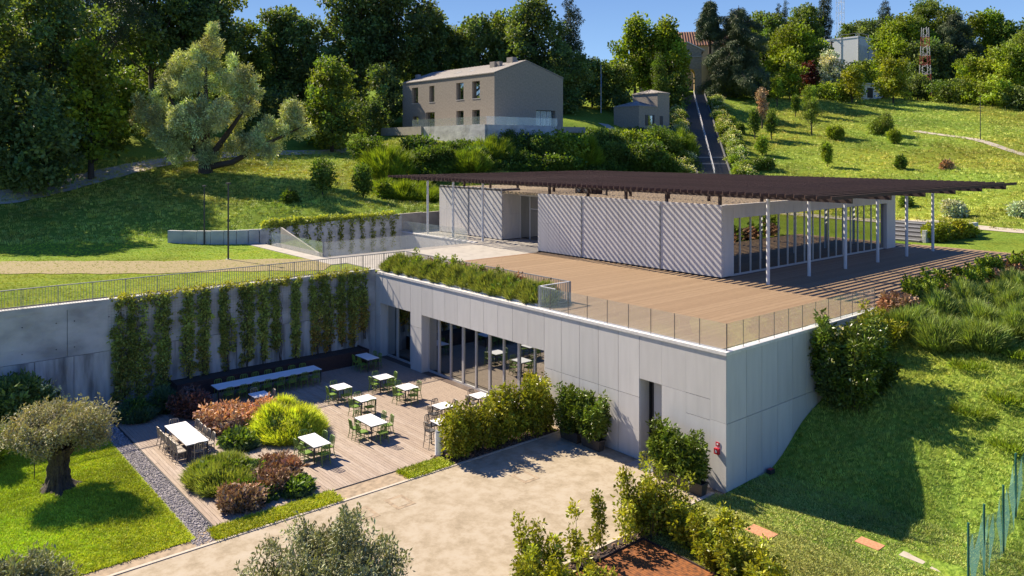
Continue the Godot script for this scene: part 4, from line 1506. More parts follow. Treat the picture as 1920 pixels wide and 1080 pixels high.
# ------------------------------------------------------------------ furniture
func make_table(sx: float, sz: float, h: float, legs: Material, label: String, at: Vector3, group: String) -> Node3D:
	var t := thing("table", label, "table", at, 0.0, group)
	box(t, "tabletop", Vector3(0, h - 0.015, 0), Vector3(sx, 0.03, sz), M.white_top)
	box(t, "frame", Vector3(0, h - 0.055, 0), Vector3(sx - 0.04, 0.05, sz - 0.04), legs)
	for x in [-1.0, 1.0]:
		for z in [-1.0, 1.0]:
			var st := st_new()
			var p := Vector3(x * (sx / 2 - 0.045), 0, z * (sz / 2 - 0.045))
			tube(st, [p, p + Vector3(0, h - 0.08, 0)], [0.022, 0.042], 4)
			put("leg", st_done(st), legs, t)
	return t

func make_chair(m: Material, h: float, called: String, cat: String) -> Node3D:
	# seat height h; the back is towards -z
	var c := thing(called, "chair", cat)
	var st := st_new()
	st_box(st, Vector3(-0.2, h - 0.035, -0.19), Vector3(0.2, h, 0.21))
	st_box(st, Vector3(-0.185, h, -0.17), Vector3(0.185, h + 0.008, 0.195))
	put("seat", st_done(st), m, c)
	var bh := 0.41
	for s in [-1.0, 1.0]:
		var f := st_new()
		tube(f, [Vector3(s * 0.2, 0, 0.23), Vector3(s * 0.18, h - 0.02, 0.18)], [0.014, 0.019], 5)
		put("leg", st_done(f), m, c)
		f = st_new()
		tube(f, [Vector3(s * 0.2, 0, -0.27), Vector3(s * 0.185, h * 0.55, -0.2), Vector3(s * 0.18, h, -0.185)], [0.014, 0.018, 0.019], 5)
		put("leg", st_done(f), m, c)
	var fr := st_new()
	tube(fr, [Vector3(-0.18, h - 0.02, -0.185), Vector3(-0.19, h + bh * 0.6, -0.225), Vector3(-0.175, h + bh * 0.92, -0.25), Vector3(-0.12, h + bh, -0.26), Vector3(0.12, h + bh, -0.26), Vector3(0.175, h + bh * 0.92, -0.25), Vector3(0.19, h + bh * 0.6, -0.225), Vector3(0.18, h - 0.02, -0.185)], [0.019], 5)
	put("back_frame", st_done(fr), m, c)
	for k in 3:
		var sl := st_new()
		var x := (k - 1) * 0.085
		tube(sl, [Vector3(x, h + 0.06, -0.2), Vector3(x, h + bh - 0.01, -0.255)], [0.021], 4)
		put("back_slat", st_done(sl), m, c)
	var lo := st_new()
	tube(lo, [Vector3(-0.18, h + 0.06, -0.195), Vector3(0.18, h + 0.06, -0.195)], [0.016], 4)
	put("back_rail", st_done(lo), m, c)
	for s in [-1.0, 1.0]:
		var sr := st_new()
		tube(sr, [Vector3(s * 0.19, h * 0.4, 0.21), Vector3(s * 0.19, h * 0.4, -0.225)], [0.011], 4)
		put("stretcher", st_done(sr), m, c)
	var sx := st_new()
	tube(sx, [Vector3(-0.19, h * 0.4, 0.0), Vector3(0.19, h * 0.4, 0.0)], [0.011], 4)
	put("stretcher", st_done(sx), m, c)
	return c

var proto := {}
func chair(kind: String, at: Vector3, turn: float, label: String, group: String) -> void:
	var j := turn + rng.randf_range(-0.12, 0.12)
	if not proto.has(kind):
		var m: Material = M[{"green": "green_chair", "grey": "grey_chair", "tan": "tan_chair", "stool": "grey_chair"}[kind]]
		var c := make_chair(m, 0.76 if kind == "stool" else 0.46, "bar_stool" if kind == "stool" else "chair", "stool" if kind == "stool" else "chair")
		c.position = at
		c.rotation.y = j
		tag(c, label, "stool" if kind == "stool" else "chair", group)
		proto[kind] = c
		return
	copy(proto[kind], label, at, j, group)

const SIDES := {"w": "climber wall side", "e": "gravel court side", "g": "glass door side", "l": "olive lawn side"}
const ORD := ["first", "second", "third", "fourth", "fifth", "sixth", "seventh", "eighth", "ninth", "tenth", "eleventh", "twelfth", "thirteenth", "fourteenth", "fifteenth"]

func seat_side(kind: String, t: Vector3, sx: float, sz: float, side: String, n: int, gap: float, of: String, group: String, pull := 0.1) -> void:
	var word: String = {"green": "green metal chair", "grey": "dark grey chair", "tan": "silvery brown chair", "stool": "dark grey bar stool"}[kind]
	for k in n:
		var o := (k - (n - 1) * 0.5) * gap
		var p := t
		var turn := 0.0
		match side:
			"w":
				p += Vector3(-sx / 2 - pull, 0, o)
				turn = PI / 2
			"e":
				p += Vector3(sx / 2 + pull, 0, o)
				turn = -PI / 2
			"g":
				p += Vector3(o, 0, -sz / 2 - pull)
				turn = 0.0
			"l":
				p += Vector3(o, 0, sz / 2 + pull)
				turn = PI
		var which := ""
		if n > 1:
			which = ORD[k] + (" from the glass," if side in ["w", "e"] else " from the wall,")
		chair(kind, p + Vector3(rng.randf_range(-0.03, 0.03), 0, rng.randf_range(-0.03, 0.03)), turn, "%s, %s%s of %s" % [word, which + " " if which != "" else "", SIDES[side], of], group)

func build_furniture() -> void:
	var G := "tables on the timber deck"
	var d: Material = M.steel_dark
	var tb := [
		["shaded two seat row table beside the corner of the court", "the shaded corner table", Vector3(-23.9, 0, 2.01), 1.52, 0.78, "green", [["l", 2], ["g", 2]]],
		["small square white table half in shade nearest the broad pillar", "the half shaded pillar table", Vector3(-19.62, 0, 3.46), 0.92, 0.88, "green", [["w", 1], ["e", 1], ["g", 1], ["l", 1]]],
		["small square white table in sun nearest the folding doors", "the sunny table by the doors", Vector3(-17.24, 0, 3.43), 0.95, 0.85, "green", [["w", 1], ["e", 1], ["g", 1], ["l", 1]]],
		["small square white table at the shadow edge behind the lime grass", "the table at the shadow edge", Vector3(-19.51, 0, 6.07), 0.95, 0.85, "green", [["w", 1], ["e", 1], ["l", 1]]],
		["small square white table just behind the big sunny table", "the middle sunny table", Vector3(-17.0, 0, 6.07), 0.88, 0.88, "green", [["w", 1], ["e", 1], ["l", 1]]],
		["long white table with six pulled out green chairs in mid deck", "the six seat table", Vector3(-14.02, 0, 7.43), 1.53, 0.85, "green", [["w", 1], ["e", 1], ["g", 2], ["l", 2]]],
		["white table with green chairs between the two planted islands", "the table between the islands", Vector3(-13.4, 0, 10.55), 1.54, 0.78, "green", [["w", 1], ["e", 1], ["g", 2], ["l", 2]]],
		["small white table with dark chairs beside the hedge", "the table beside the hedge", Vector3(-13.55, 0, 3.73), 0.8, 0.8, "grey", [["w", 1], ["e", 1], ["g", 1], ["l", 1]]],
		["small white table with dark chairs against the folding doors", "the table against the doors", Vector3(-13.66, 0, 1.39), 0.8, 0.8, "grey", [["w", 1], ["e", 1], ["g", 1], ["l", 1]]],
		["small white table mostly hidden behind the hedge by the doors", "the table hidden by the hedge", Vector3(-11.9, 0, 1.0), 0.8, 0.8, "grey", [["e", 1], ["w", 1]]],
		["small white table in shade in front of the long table", "the small shaded table", Vector3(-21.0, 0, 9.85), 0.86, 0.85, "tan", [["w", 1], ["g", 1]]],
	]
	for t in tb:
		make_table(t[3], t[4], 0.75, d, t[0], t[2], G)
		for s in t[6]:
			var pull := 0.1
			if t[1] == "the six seat table":
				pull = 0.24
			seat_side(t[5], t[2], t[3], t[4], s[0], s[1], 0.66, t[1], "%s chairs on the deck" % t[5], pull)
	make_table(1.04, 5.85, 0.75, d, "very long narrow white table in the shade of the climbers", Vector3(-23.64, 0, 8.28), G)
	seat_side("green", Vector3(-23.64, 0, 8.28), 1.04, 5.85, "e", 8, 0.69, "the long shaded table", "green chairs at the long table", 0.12)
	seat_side("green", Vector3(-23.64, 0, 8.28), 1.04, 5.85, "w", 8, 0.69, "the long shaded table", "green chairs at the long table", 0.12)
	make_table(3.03, 0.93, 0.76, d, "wide white table at the left end of the deck by the pebbles", Vector3(-17.79, 0, 14.48), G)
	var w := Vector3(-17.79, 0, 14.48)
	seat_side("tan", w, 3.03, 0.93, "l", 6, 0.47, "the wide left table", "brown chairs at the wide table", 0.12)
	seat_side("tan", w, 3.03, 0.93, "g", 5, 0.5, "the wide left table", "brown chairs at the wide table", 0.12)
	seat_side("tan", w, 3.03, 0.93, "e", 1, 0.5, "the wide left table", "brown chairs at the wide table", 0.06)
	seat_side("tan", w, 3.03, 0.93, "w", 1, 0.5, "the wide left table", "brown chairs at the wide table", 0.06)
	# bar table by the hedge end
	var b := Vector3(-11.1, 0, 5.45)
	make_table(0.75, 0.9, 1.05, d, "tall white bar table at the outer end of the hedge", b, G)
	seat_side("stool", b, 0.75, 0.9, "w", 2, 0.46, "the bar table", "bar stools by the hedge", 0.18)
	seat_side("stool", b, 0.75, 0.9, "l", 1, 0.5, "the bar table", "bar stools by the hedge", 0.2)

# ------------------------------------------------------------------ small things
func pole(st: SurfaceTool, a: Vector3, b: Vector3, r: float, n := 6) -> void:
	tube(st, [a, b], [r], n)

func lamp(label: String, at: Vector3, h: float, arm: float) -> void:
	var l := thing("lamp_post", label, "lamp post", at)
	var st := st_new()
	tube(st, [Vector3.ZERO, Vector3(0, h, 0)], [0.07, 0.05], 8)
	put("pole", st_done(st), M.steel_dark, l)
	box(l, "lamp_head", Vector3(0, h + 0.06, 0), Vector3(0.4, 0.1, 0.22), M.steel_dark)
	if arm > 0.0:
		box(l, "crossarm", Vector3(0, h * arm, 0), Vector3(0.9, 0.08, 0.08), M.steel_dark)
	box(l, "foot_plate", Vector3(0, 0.03, 0), Vector3(0.3, 0.05, 0.3), M.concrete)

func pot(called: String, label: String, at: Vector3, sx: float) -> void:
	var p := thing(called, label, "planter", at, 0.0, "long dark pots against the wall")
	var st := st_new()
	var h := 0.46
	var a := Vector2(sx / 2 - 0.06, 0.15)
	var b := Vector2(sx / 2, 0.2)
	var lo := [Vector3(-a.x, 0, -a.y), Vector3(a.x, 0, -a.y), Vector3(a.x, 0, a.y), Vector3(-a.x, 0, a.y)]
	var hi := [Vector3(-b.x, h, -b.y), Vector3(b.x, h, -b.y), Vector3(b.x, h, b.y), Vector3(-b.x, h, b.y)]
	for i in 4:
		quad(st, lo[i], lo[(i + 1) % 4], hi[(i + 1) % 4], hi[i])
	put("body", st_done(st), M.pot, p)
	for s in [[Vector3(0, h, b.y), Vector3(sx + 0.05, 0.05, 0.05)], [Vector3(0, h, -b.y), Vector3(sx + 0.05, 0.05, 0.05)], [Vector3(b.x, h, 0), Vector3(0.05, 0.048, 0.36)], [Vector3(-b.x, h, 0), Vector3(0.05, 0.048, 0.36)]]:
		box(p, "rim", s[0], s[1], M.pot)
	box(p, "soil", Vector3(0, h - 0.09, 0), Vector3(sx - 0.06, 0.06, 0.34), M.mulch)

func build_small_things() -> void:
	# white bin beside the hedge end
	var cy := CylinderMesh.new()
	cy.top_radius = 0.17
	cy.bottom_radius = 0.17
	cy.height = 1.0
	cy.radial_segments = 20
	var bn := thing("ashtray_bin", "slim white cylindrical bin at the deck corner by the hedge", "bin", Vector3(-10.2, 0, 6.3))
	put("body", cy, M.white_paint, bn, Vector3(0, 0.5, 0))
	var tor := CylinderMesh.new()
	tor.top_radius = 0.15
	tor.bottom_radius = 0.175
	tor.height = 0.05
	put("lid", tor, M.steel_grey, bn, Vector3(0, 1.025, 0))
	# alarm box
	var al := thing("alarm_box", "small red alarm box with a red plate on the wall near the corner", "alarm", Vector3(-0.38, 1.5, 0.0))
	box(al, "casing", Vector3(0, 0, 0.06), Vector3(0.2, 0.22, 0.12), M.red)
	box(al, "sign_plate", Vector3(0, 0.26, 0.012), Vector3(0.17, 0.16, 0.02), M.red)
	box(al, "symbol", Vector3(0, 0.26, 0.025), Vector3(0.07, 0.07, 0.006), M.white_paint)
	box(al, "button", Vector3(0, 0.0, 0.123), Vector3(0.08, 0.09, 0.01), M.white_paint)
	var fl := thing("floodlight", "small black floodlight on the grass at the foot of the side wall", "floodlight", Vector3(0.22, bank(0.22, -2.75), -2.75))
	box(fl, "housing", Vector3(0, 0.16, 0), Vector3(0.2, 0.16, 0.3), M.steel_dark)
	box(fl, "lens", Vector3(0.0, 0.245, 0), Vector3(0.15, 0.01, 0.22), M.red)
	box(fl, "bracket", Vector3(0, 0.04, 0), Vector3(0.06, 0.1, 0.1), M.steel_dark)
	pot("long_pot", "dark long pot at the inner corner where hedge meets wall", Vector3(-7.75, 0, 0.72), 1.15)
	pot("long_pot", "dark long pot to the right of the inner corner pot", Vector3(-6.45, 0, 0.66), 1.15)
	pot("long_pot", "dark long pot beside the service door", Vector3(-2.2, 0, 0.82), 1.2)
	pot("long_pot", "dark long pot nearest the building corner", Vector3(-0.92, 0, 0.9), 1.2)
	# stepping slabs
	var sl := [["orange stepping slab nearest the building corner", 2.6, 1.73, 0.95, 0.6], ["orange stepping slab at the tip of the building shadow", 5.38, -0.35, 0.8, 0.5], ["brown stepping slab third along the row", 6.71, -0.55, 0.75, 0.45], ["pale stepping slab beside the green net fence", 7.75, -0.5, 0.85, 0.5]]
	for k in 4:
		var s: Array = sl[k]
		var o := bx(self, "stepping_slab", Vector3(s[1] - s[3] / 2, -0.03, s[2] - s[4] / 2), Vector3(s[1] + s[3] / 2, 0.022, s[2] + s[4] / 2), M.terracotta if k < 2 else M.path)
		tag(o, s[0], "slab", "slabs in the right lawn")
	# manhole covers in the gravel
	var mh := [["square gravel filled cover nearest the grass strip corner", -7.44, 10.0], ["square gravel filled cover nearest the near olive bush", -7.47, 11.5], ["square gravel filled cover in mid court", -6.11, 4.95]]
	for m in mh:
		var o := thing("access_cover", m[0], "cover", Vector3(m[1], 0, m[2]), 0.0, "covers set in the gravel")
		box(o, "frame", Vector3(0, -0.012, 0), Vector3(1.0, 0.012, 0.8), M.gravel_edge)
		box(o, "lid", Vector3(0, -0.008, 0), Vector3(0.66, 0.012, 0.5), M.gravel)
	# rusty steel pad, lower right
	var pad := thing("steel_pad", "ribbed rust brown steel deck behind the young shrubs", "deck")
	for k in 74:
		bx(pad, "rib", Vector3(0.36, 0.0, 5.3 + k * 0.1), Vector3(5.4, 0.05, 5.39 + k * 0.1), M.corten)
	bx(pad, "edge_plate", Vector3(0.33, -0.02, 5.24), Vector3(5.42, 0.09, 5.28), M.corten_dark)
	bx(pad, "edge_plate", Vector3(0.3, -0.02, 5.24), Vector3(0.34, 0.1, 12.8), M.corten_dark)
	# net fence at the right
	var nf := thing("net_fence", "green plastic net fence on dark green posts climbing the bank", "fence")
	var fp := [Vector3(8.72, 0.0, 0.55), Vector3(8.65, 0.0, -0.9), Vector3(8.63, 0.02, -2.62), Vector3(8.42, 0.3, -4.45), Vector3(8.5, 1.1, -6.6), Vector3(8.9, 2.2, -8.8)]
	for k in fp.size():
		fp[k].y = bank(fp[k].x, fp[k].z)
		var st := st_new()
		tube(st, [fp[k] - Vector3(0, 0.1, 0), fp[k] + Vector3(0, 2.2, 0)], [0.035, 0.035], 8)
		put("post", st_done(st), M.post_green, nf)
	for k in fp.size() - 1:
		var st := st_new()
		st.set_smooth_group(1)
		var a: Vector3 = fp[k]
		var b: Vector3 = fp[k + 1]
		for i in 10:
			var row := []
			for u in [i / 10.0, (i + 1) / 10.0]:
				var p := a.lerp(b, u)
				var sag := sin(u * PI) * 0.34
				row.append(p + Vector3(0.09 * sin(u * 9.0 + k), 0.05, 0))
				row.append(p + Vector3(0.14 * sin(u * 17.0 + k * 2.0), 1.0, 0.03))
				row.append(p + Vector3(0.06 * sin(u * 12.0), 1.95 - sag, 0))
			for v in [row[0], row[3], row[4], row[0], row[4], row[1], row[1], row[4], row[5], row[1], row[5], row[2]]:
				st.add_vertex(v)
		put("net", st_done(st), M.net_green, nf)
	# lamps and poles
	lamp("tall dark lamp post at the edge of the upper lawn", Vector3(-38.15, hill(-38.15, 5.14), 5.14), 5.4, 0.0)
	lamp("dark lamp post in front of the curved wall end", Vector3(-48.3, hill(-48.3, 3.4) - 0.2, 3.4), 5.0, 0.0)
	lamp("dark lamp post with crossarm on the right meadow", Vector3(-29.5, hill(-29.5, -112.3), -112.3), 6.9, 0.75)
	lamp("thin dark lamp post beside the portal garden", Vector3(-83.0, hill(-83, -121), -121.0), 7.5, 0.0)
	var up := thing("utility_pole", "grey wooden utility pole standing before the wrapped building", "pole", Vector3(-74.6, hill(-74.6, -151.0), -151.0))
	var st3 := st_new()
	tube(st3, [Vector3.ZERO, Vector3(0, 12.5, 0)], [0.3, 0.24], 8)
	put("pole", st_done(st3), M.pole_wood, up)
	box(up, "crossarm", Vector3(0, 12.2, 0), Vector3(1.2, 0.2, 0.2), M.pole_wood)
	var fp2 := thing("flag_pole", "thin white flagpole with a blue pennant in the trees", "flagpole", Vector3(-82.5, hill(-82.5, -80.5), -80.5))
	var st4 := st_new()
	tube(st4, [Vector3.ZERO, Vector3(0, 9.0, 0)], [0.08, 0.05], 6)
	put("pole", st_done(st4), M.steel_white, fp2)
	var blue := mat("blue_cloth", lin(0.08, 0.2, 0.45), 0.8)
	box(fp2, "pennant", Vector3(0.1, 6.0, 0), Vector3(0.16, 2.4, 0.03), blue)
	mast("red_white_mast", "red and white lattice radio mast before the dark conifers", Vector3(-57.6, hill(-57.6, -161.2) - 0.5, -161.2), 17.0, 1.1, 0.55, true)
	mast("antenna_mast", "pale antenna mast with panel aerials rising above the hilltop trees", Vector3(-100.0, hill(-100, -205), -205.0), 44.0, 0.9, 0.8, false)
	# spotlight by the olive and a sunlit pole
	var sp := thing("garden_spotlight", "black spotlight on a thin stake left of the olive trunk", "spotlight", Vector3(-18.6, 0, 20.1))
	var st5 := st_new()
	tube(st5, [Vector3.ZERO, Vector3(0, 1.0, 0)], [0.018], 6)
	put("stake", st_done(st5), M.steel_dark, sp)
	var hd := box(sp, "lamp_head", Vector3(0, 1.05, 0), Vector3(0.12, 0.12, 0.2), M.steel_dark)
	hd.rotation.x = 0.5
	var eb := thing("service_box", "small pale concrete service box among the feathery grasses", "box", Vector3(3.3, bank(3.3, -16.0) - 0.1, -16.0))
	box(eb, "body", Vector3(0, 0.45, 0), Vector3(0.75, 0.9, 0.6), M.concrete)
	box(eb, "lid", Vector3(0, 0.93, 0), Vector3(0.8, 0.06, 0.65), M.corten_dark)
	box(eb, "panel", Vector3(0.38, 0.45, 0), Vector3(0.02, 0.5, 0.3), M.steel_grey)
	# low wall and steps right of the pavilion
	var lw := thing("lawn_wall", "low grey concrete wall with creepers beside the far terrace steps", "wall")
	bx(lw, "wall", Vector3(-10.4, 5.0, -43.3), Vector3(-10.1, 6.35, -55.0), M.concrete)
	var ts := Node3D.new()
	ts.name = "terrace_steps"
	add_child(ts)
	structure(ts, "shallow concrete steps at the far end of the terrace")
	for k in 5:
		bx(ts, "step", Vector3(-10.5, 5.0, -43.0 - k * 2.2), Vector3(-20.0, 5.5 + k * 0.16, -45.2 - k * 2.2), M.asphalt)
		bx(ts, "nosing", Vector3(-10.5, 5.505 + k * 0.16, -43.0 - k * 2.2), Vector3(-20.0, 5.515 + k * 0.16, -43.2 - k * 2.2), M.concrete)

func mast(called: String, label: String, at: Vector3, h: float, w0: float, w1: float, banded: bool) -> void:
	var m := thing(called, label, "mast", at)
	var n := 8 if banded else 14
	for k in n:
		var st := st_new()
		var a := h * k / n
		var b := h * (k + 1) / n
		var ra := lerpf(w0, w1, float(k) / n)
		var rb := lerpf(w0, w1, float(k + 1) / n)
		for i in 4:
			var c := Vector3(1 if i in [0, 3] else -1, 0, 1 if i < 2 else -1)
			var e := Vector3(1 if (i + 1) % 4 in [0, 3] else -1, 0, 1 if (i + 1) % 4 < 2 else -1)
			pole(st, c * ra + Vector3(0, a, 0), c * rb + Vector3(0, b, 0), 0.06, 4)
			pole(st, c * ra + Vector3(0, a, 0), e * lerpf(ra, rb, 0.5) + Vector3(0, (a + b) / 2, 0), 0.03, 4)
			pole(st, e * lerpf(ra, rb, 0.5) + Vector3(0, (a + b) / 2, 0), c * rb + Vector3(0, b, 0), 0.03, 4)
			pole(st, c * ra + Vector3(0, a, 0), e * ra + Vector3(0, a, 0), 0.03, 4)
		put("section", st_done(st), (M.mast_red if k % 2 == 0 else M.wrap_pole) if banded else M.steel_white, m)
	if not banded:
		for k in 6:
			box(m, "aerial", Vector3(-1.4 if k % 2 == 0 else 1.3, h * (0.74 + 0.04 * k), 0.9), Vector3(0.4, 2.6, 0.3), M.steel_white)

# ------------------------------------------------------------------ plants of the court
func stems(parent: Node3D, r: RandomNumberGenerator, n: int, w: float, d: float, h: float, rad: float, m: Material) -> void:
	var st := st_new()
	for i in n:
		var a := Vector3(r.randf_range(-0.3, 0.3) * w, -0.05, r.randf_range(-0.3, 0.3) * d)
		var b := Vector3(r.randf_range(-0.5, 0.5) * w, h * r.randf_range(0.6, 0.95), r.randf_range(-0.5, 0.5) * d)
		tube(st, [a, a.lerp(b, 0.5) + Vector3(r.randf_range(-0.08, 0.08), 0, r.randf_range(-0.08, 0.08)), b], [rad, rad * 0.7, rad * 0.35], 5)
	put("stem", st_done(st), m, parent)

# upright leafy shrub: leaf clumps along many rising shoots
func leafy(called: String, label: String, cat: String, at: Vector3, size: Vector3, shoots: int, per: int, mesh: String, m: String, s0: float, s1: float, sd: int, group := "") -> Node3D:
	var r := RandomNumberGenerator.new()
	r.seed = sd
	var o := thing(called, label, cat, at, 0.0, group)
	var st := st_new()
	var xf := []
	var cols := []
	for i in shoots:
		var a := Vector3(r.randf_range(-0.5, 0.5) * size.x * 0.55, 0, r.randf_range(-0.5, 0.5) * size.z * 0.55)
		var hh: float = size.y * (r.randf_range(0.45, 1.0) if r.randf() < 0.85 else r.randf_range(1.0, 1.15))
		var b := Vector3(a.x * 1.9 + r.randf_range(-0.12, 0.12) * size.x, hh, a.z * 1.9 + r.randf_range(-0.12, 0.12) * size.z)
		tube(st, [a, a.lerp(b, 0.5) + Vector3(0, hh * 0.04, 0), b], [0.016, 0.011, 0.005], 4)
		var tint := r.randf_range(0.65, 1.3)
		for k in per:
			var u := 0.12 + 0.9 * pow(r.randf(), 0.75)
			var p := a.lerp(b, u) + ball(r) * Vector3(0.2, 0.12, 0.2) * (1.15 - u * 0.55)
			if p.y < 0.05:
				p.y = 0.08
			xf.append(Transform3D(rand_basis(r, r.randf_range(s0, s1)), p))
			var t := tint * r.randf_range(0.5, 1.5)
			cols.append(Color(t * r.randf_range(0.9, 1.2), t, t * r.randf_range(0.8, 1.0)))
	put("stem", st_done(st), M.bark, o)
	multi(o, "foliage", L[mesh], M[m], xf, cols)
	return o

# mound of fine upright blades
func mound(called: String, label: String, cat: String, at: Vector3, size: Vector3, n: int, mesh: String, m: String, sd: int, s := 1.0, core := "", group := "") -> Node3D:
	var r := RandomNumberGenerator.new()
	r.seed = sd
	var o := thing(called, label, cat, at, 0.0, group)
	var xf := []
	var cols := []
	for i in n:
		var a := r.randf() * TAU
		var q := sqrt(r.randf())
		var x := cos(a) * q * size.x * 0.5
		var z := sin(a) * q * size.z * 0.5
		var bump := 0.82 + 0.3 * sin(x * 3.1 + sd) * sin(z * 2.7 + sd * 1.7)
		var hh := size.y * sqrt(maxf(0.0, 1.0 - q * q)) * bump
		var y := maxf(0.0, hh - 0.36 * s)
		if r.randf() < 0.25:
			y *= r.randf()
		var out := Vector3(cos(a), 0, sin(a))
		var b := Basis(Vector3(-out.z, 0, out.x).normalized(), -q * 0.75) * Basis(Vector3.UP, r.randf() * TAU)
		var k := s * r.randf_range(0.7, 1.15)
		xf.append(Transform3D(b.scaled(Vector3(k, k, k)), Vector3(x, y, z)))
		var t := r.randf_range(0.5, 1.45)
		cols.append(Color(t * r.randf_range(0.9, 1.15), t, t * r.randf_range(0.75, 1.0)))
	multi(o, "foliage", L[mesh], M[m], xf, cols)
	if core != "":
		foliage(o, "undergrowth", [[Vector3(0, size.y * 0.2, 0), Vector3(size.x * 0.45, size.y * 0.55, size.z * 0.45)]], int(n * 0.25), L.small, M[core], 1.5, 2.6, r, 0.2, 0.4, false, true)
	return o

# rounded shrub from lobes
func bushy(called: String, label: String, cat: String, at: Vector3, size: Vector3, n: int, mesh: String, m: String, s0: float, s1: float, sd: int, group := "", lobes := 6) -> Node3D:
	var r := RandomNumberGenerator.new()
	r.seed = sd
	var o := thing(called, label, cat, at, 0.0, group)
	stems(o, r, 5, size.x * 0.5, size.z * 0.5, size.y * 0.7, 0.02 + size.y * 0.008, M.bark)
	var ls := [[Vector3(0, size.y * 0.42, 0), Vector3(size.x * 0.36, size.y * 0.46, size.z * 0.36)]]
	for i in lobes:
		var a := r.randf() * TAU
		var q := r.randf_range(0.4, 0.75)
		var c := Vector3(cos(a) * q * size.x * 0.5, size.y * r.randf_range(0.3, 0.72), sin(a) * q * size.z * 0.5)
		var k := r.randf_range(0.2, 0.3)
		ls.append([c, Vector3(size.x * k, minf(size.y * k * 1.1, c.y), size.z * k)])
	foliage(o, "foliage", ls, n, L[mesh], M[m], s0, s1, r, 0.22, 0.45)
	return o

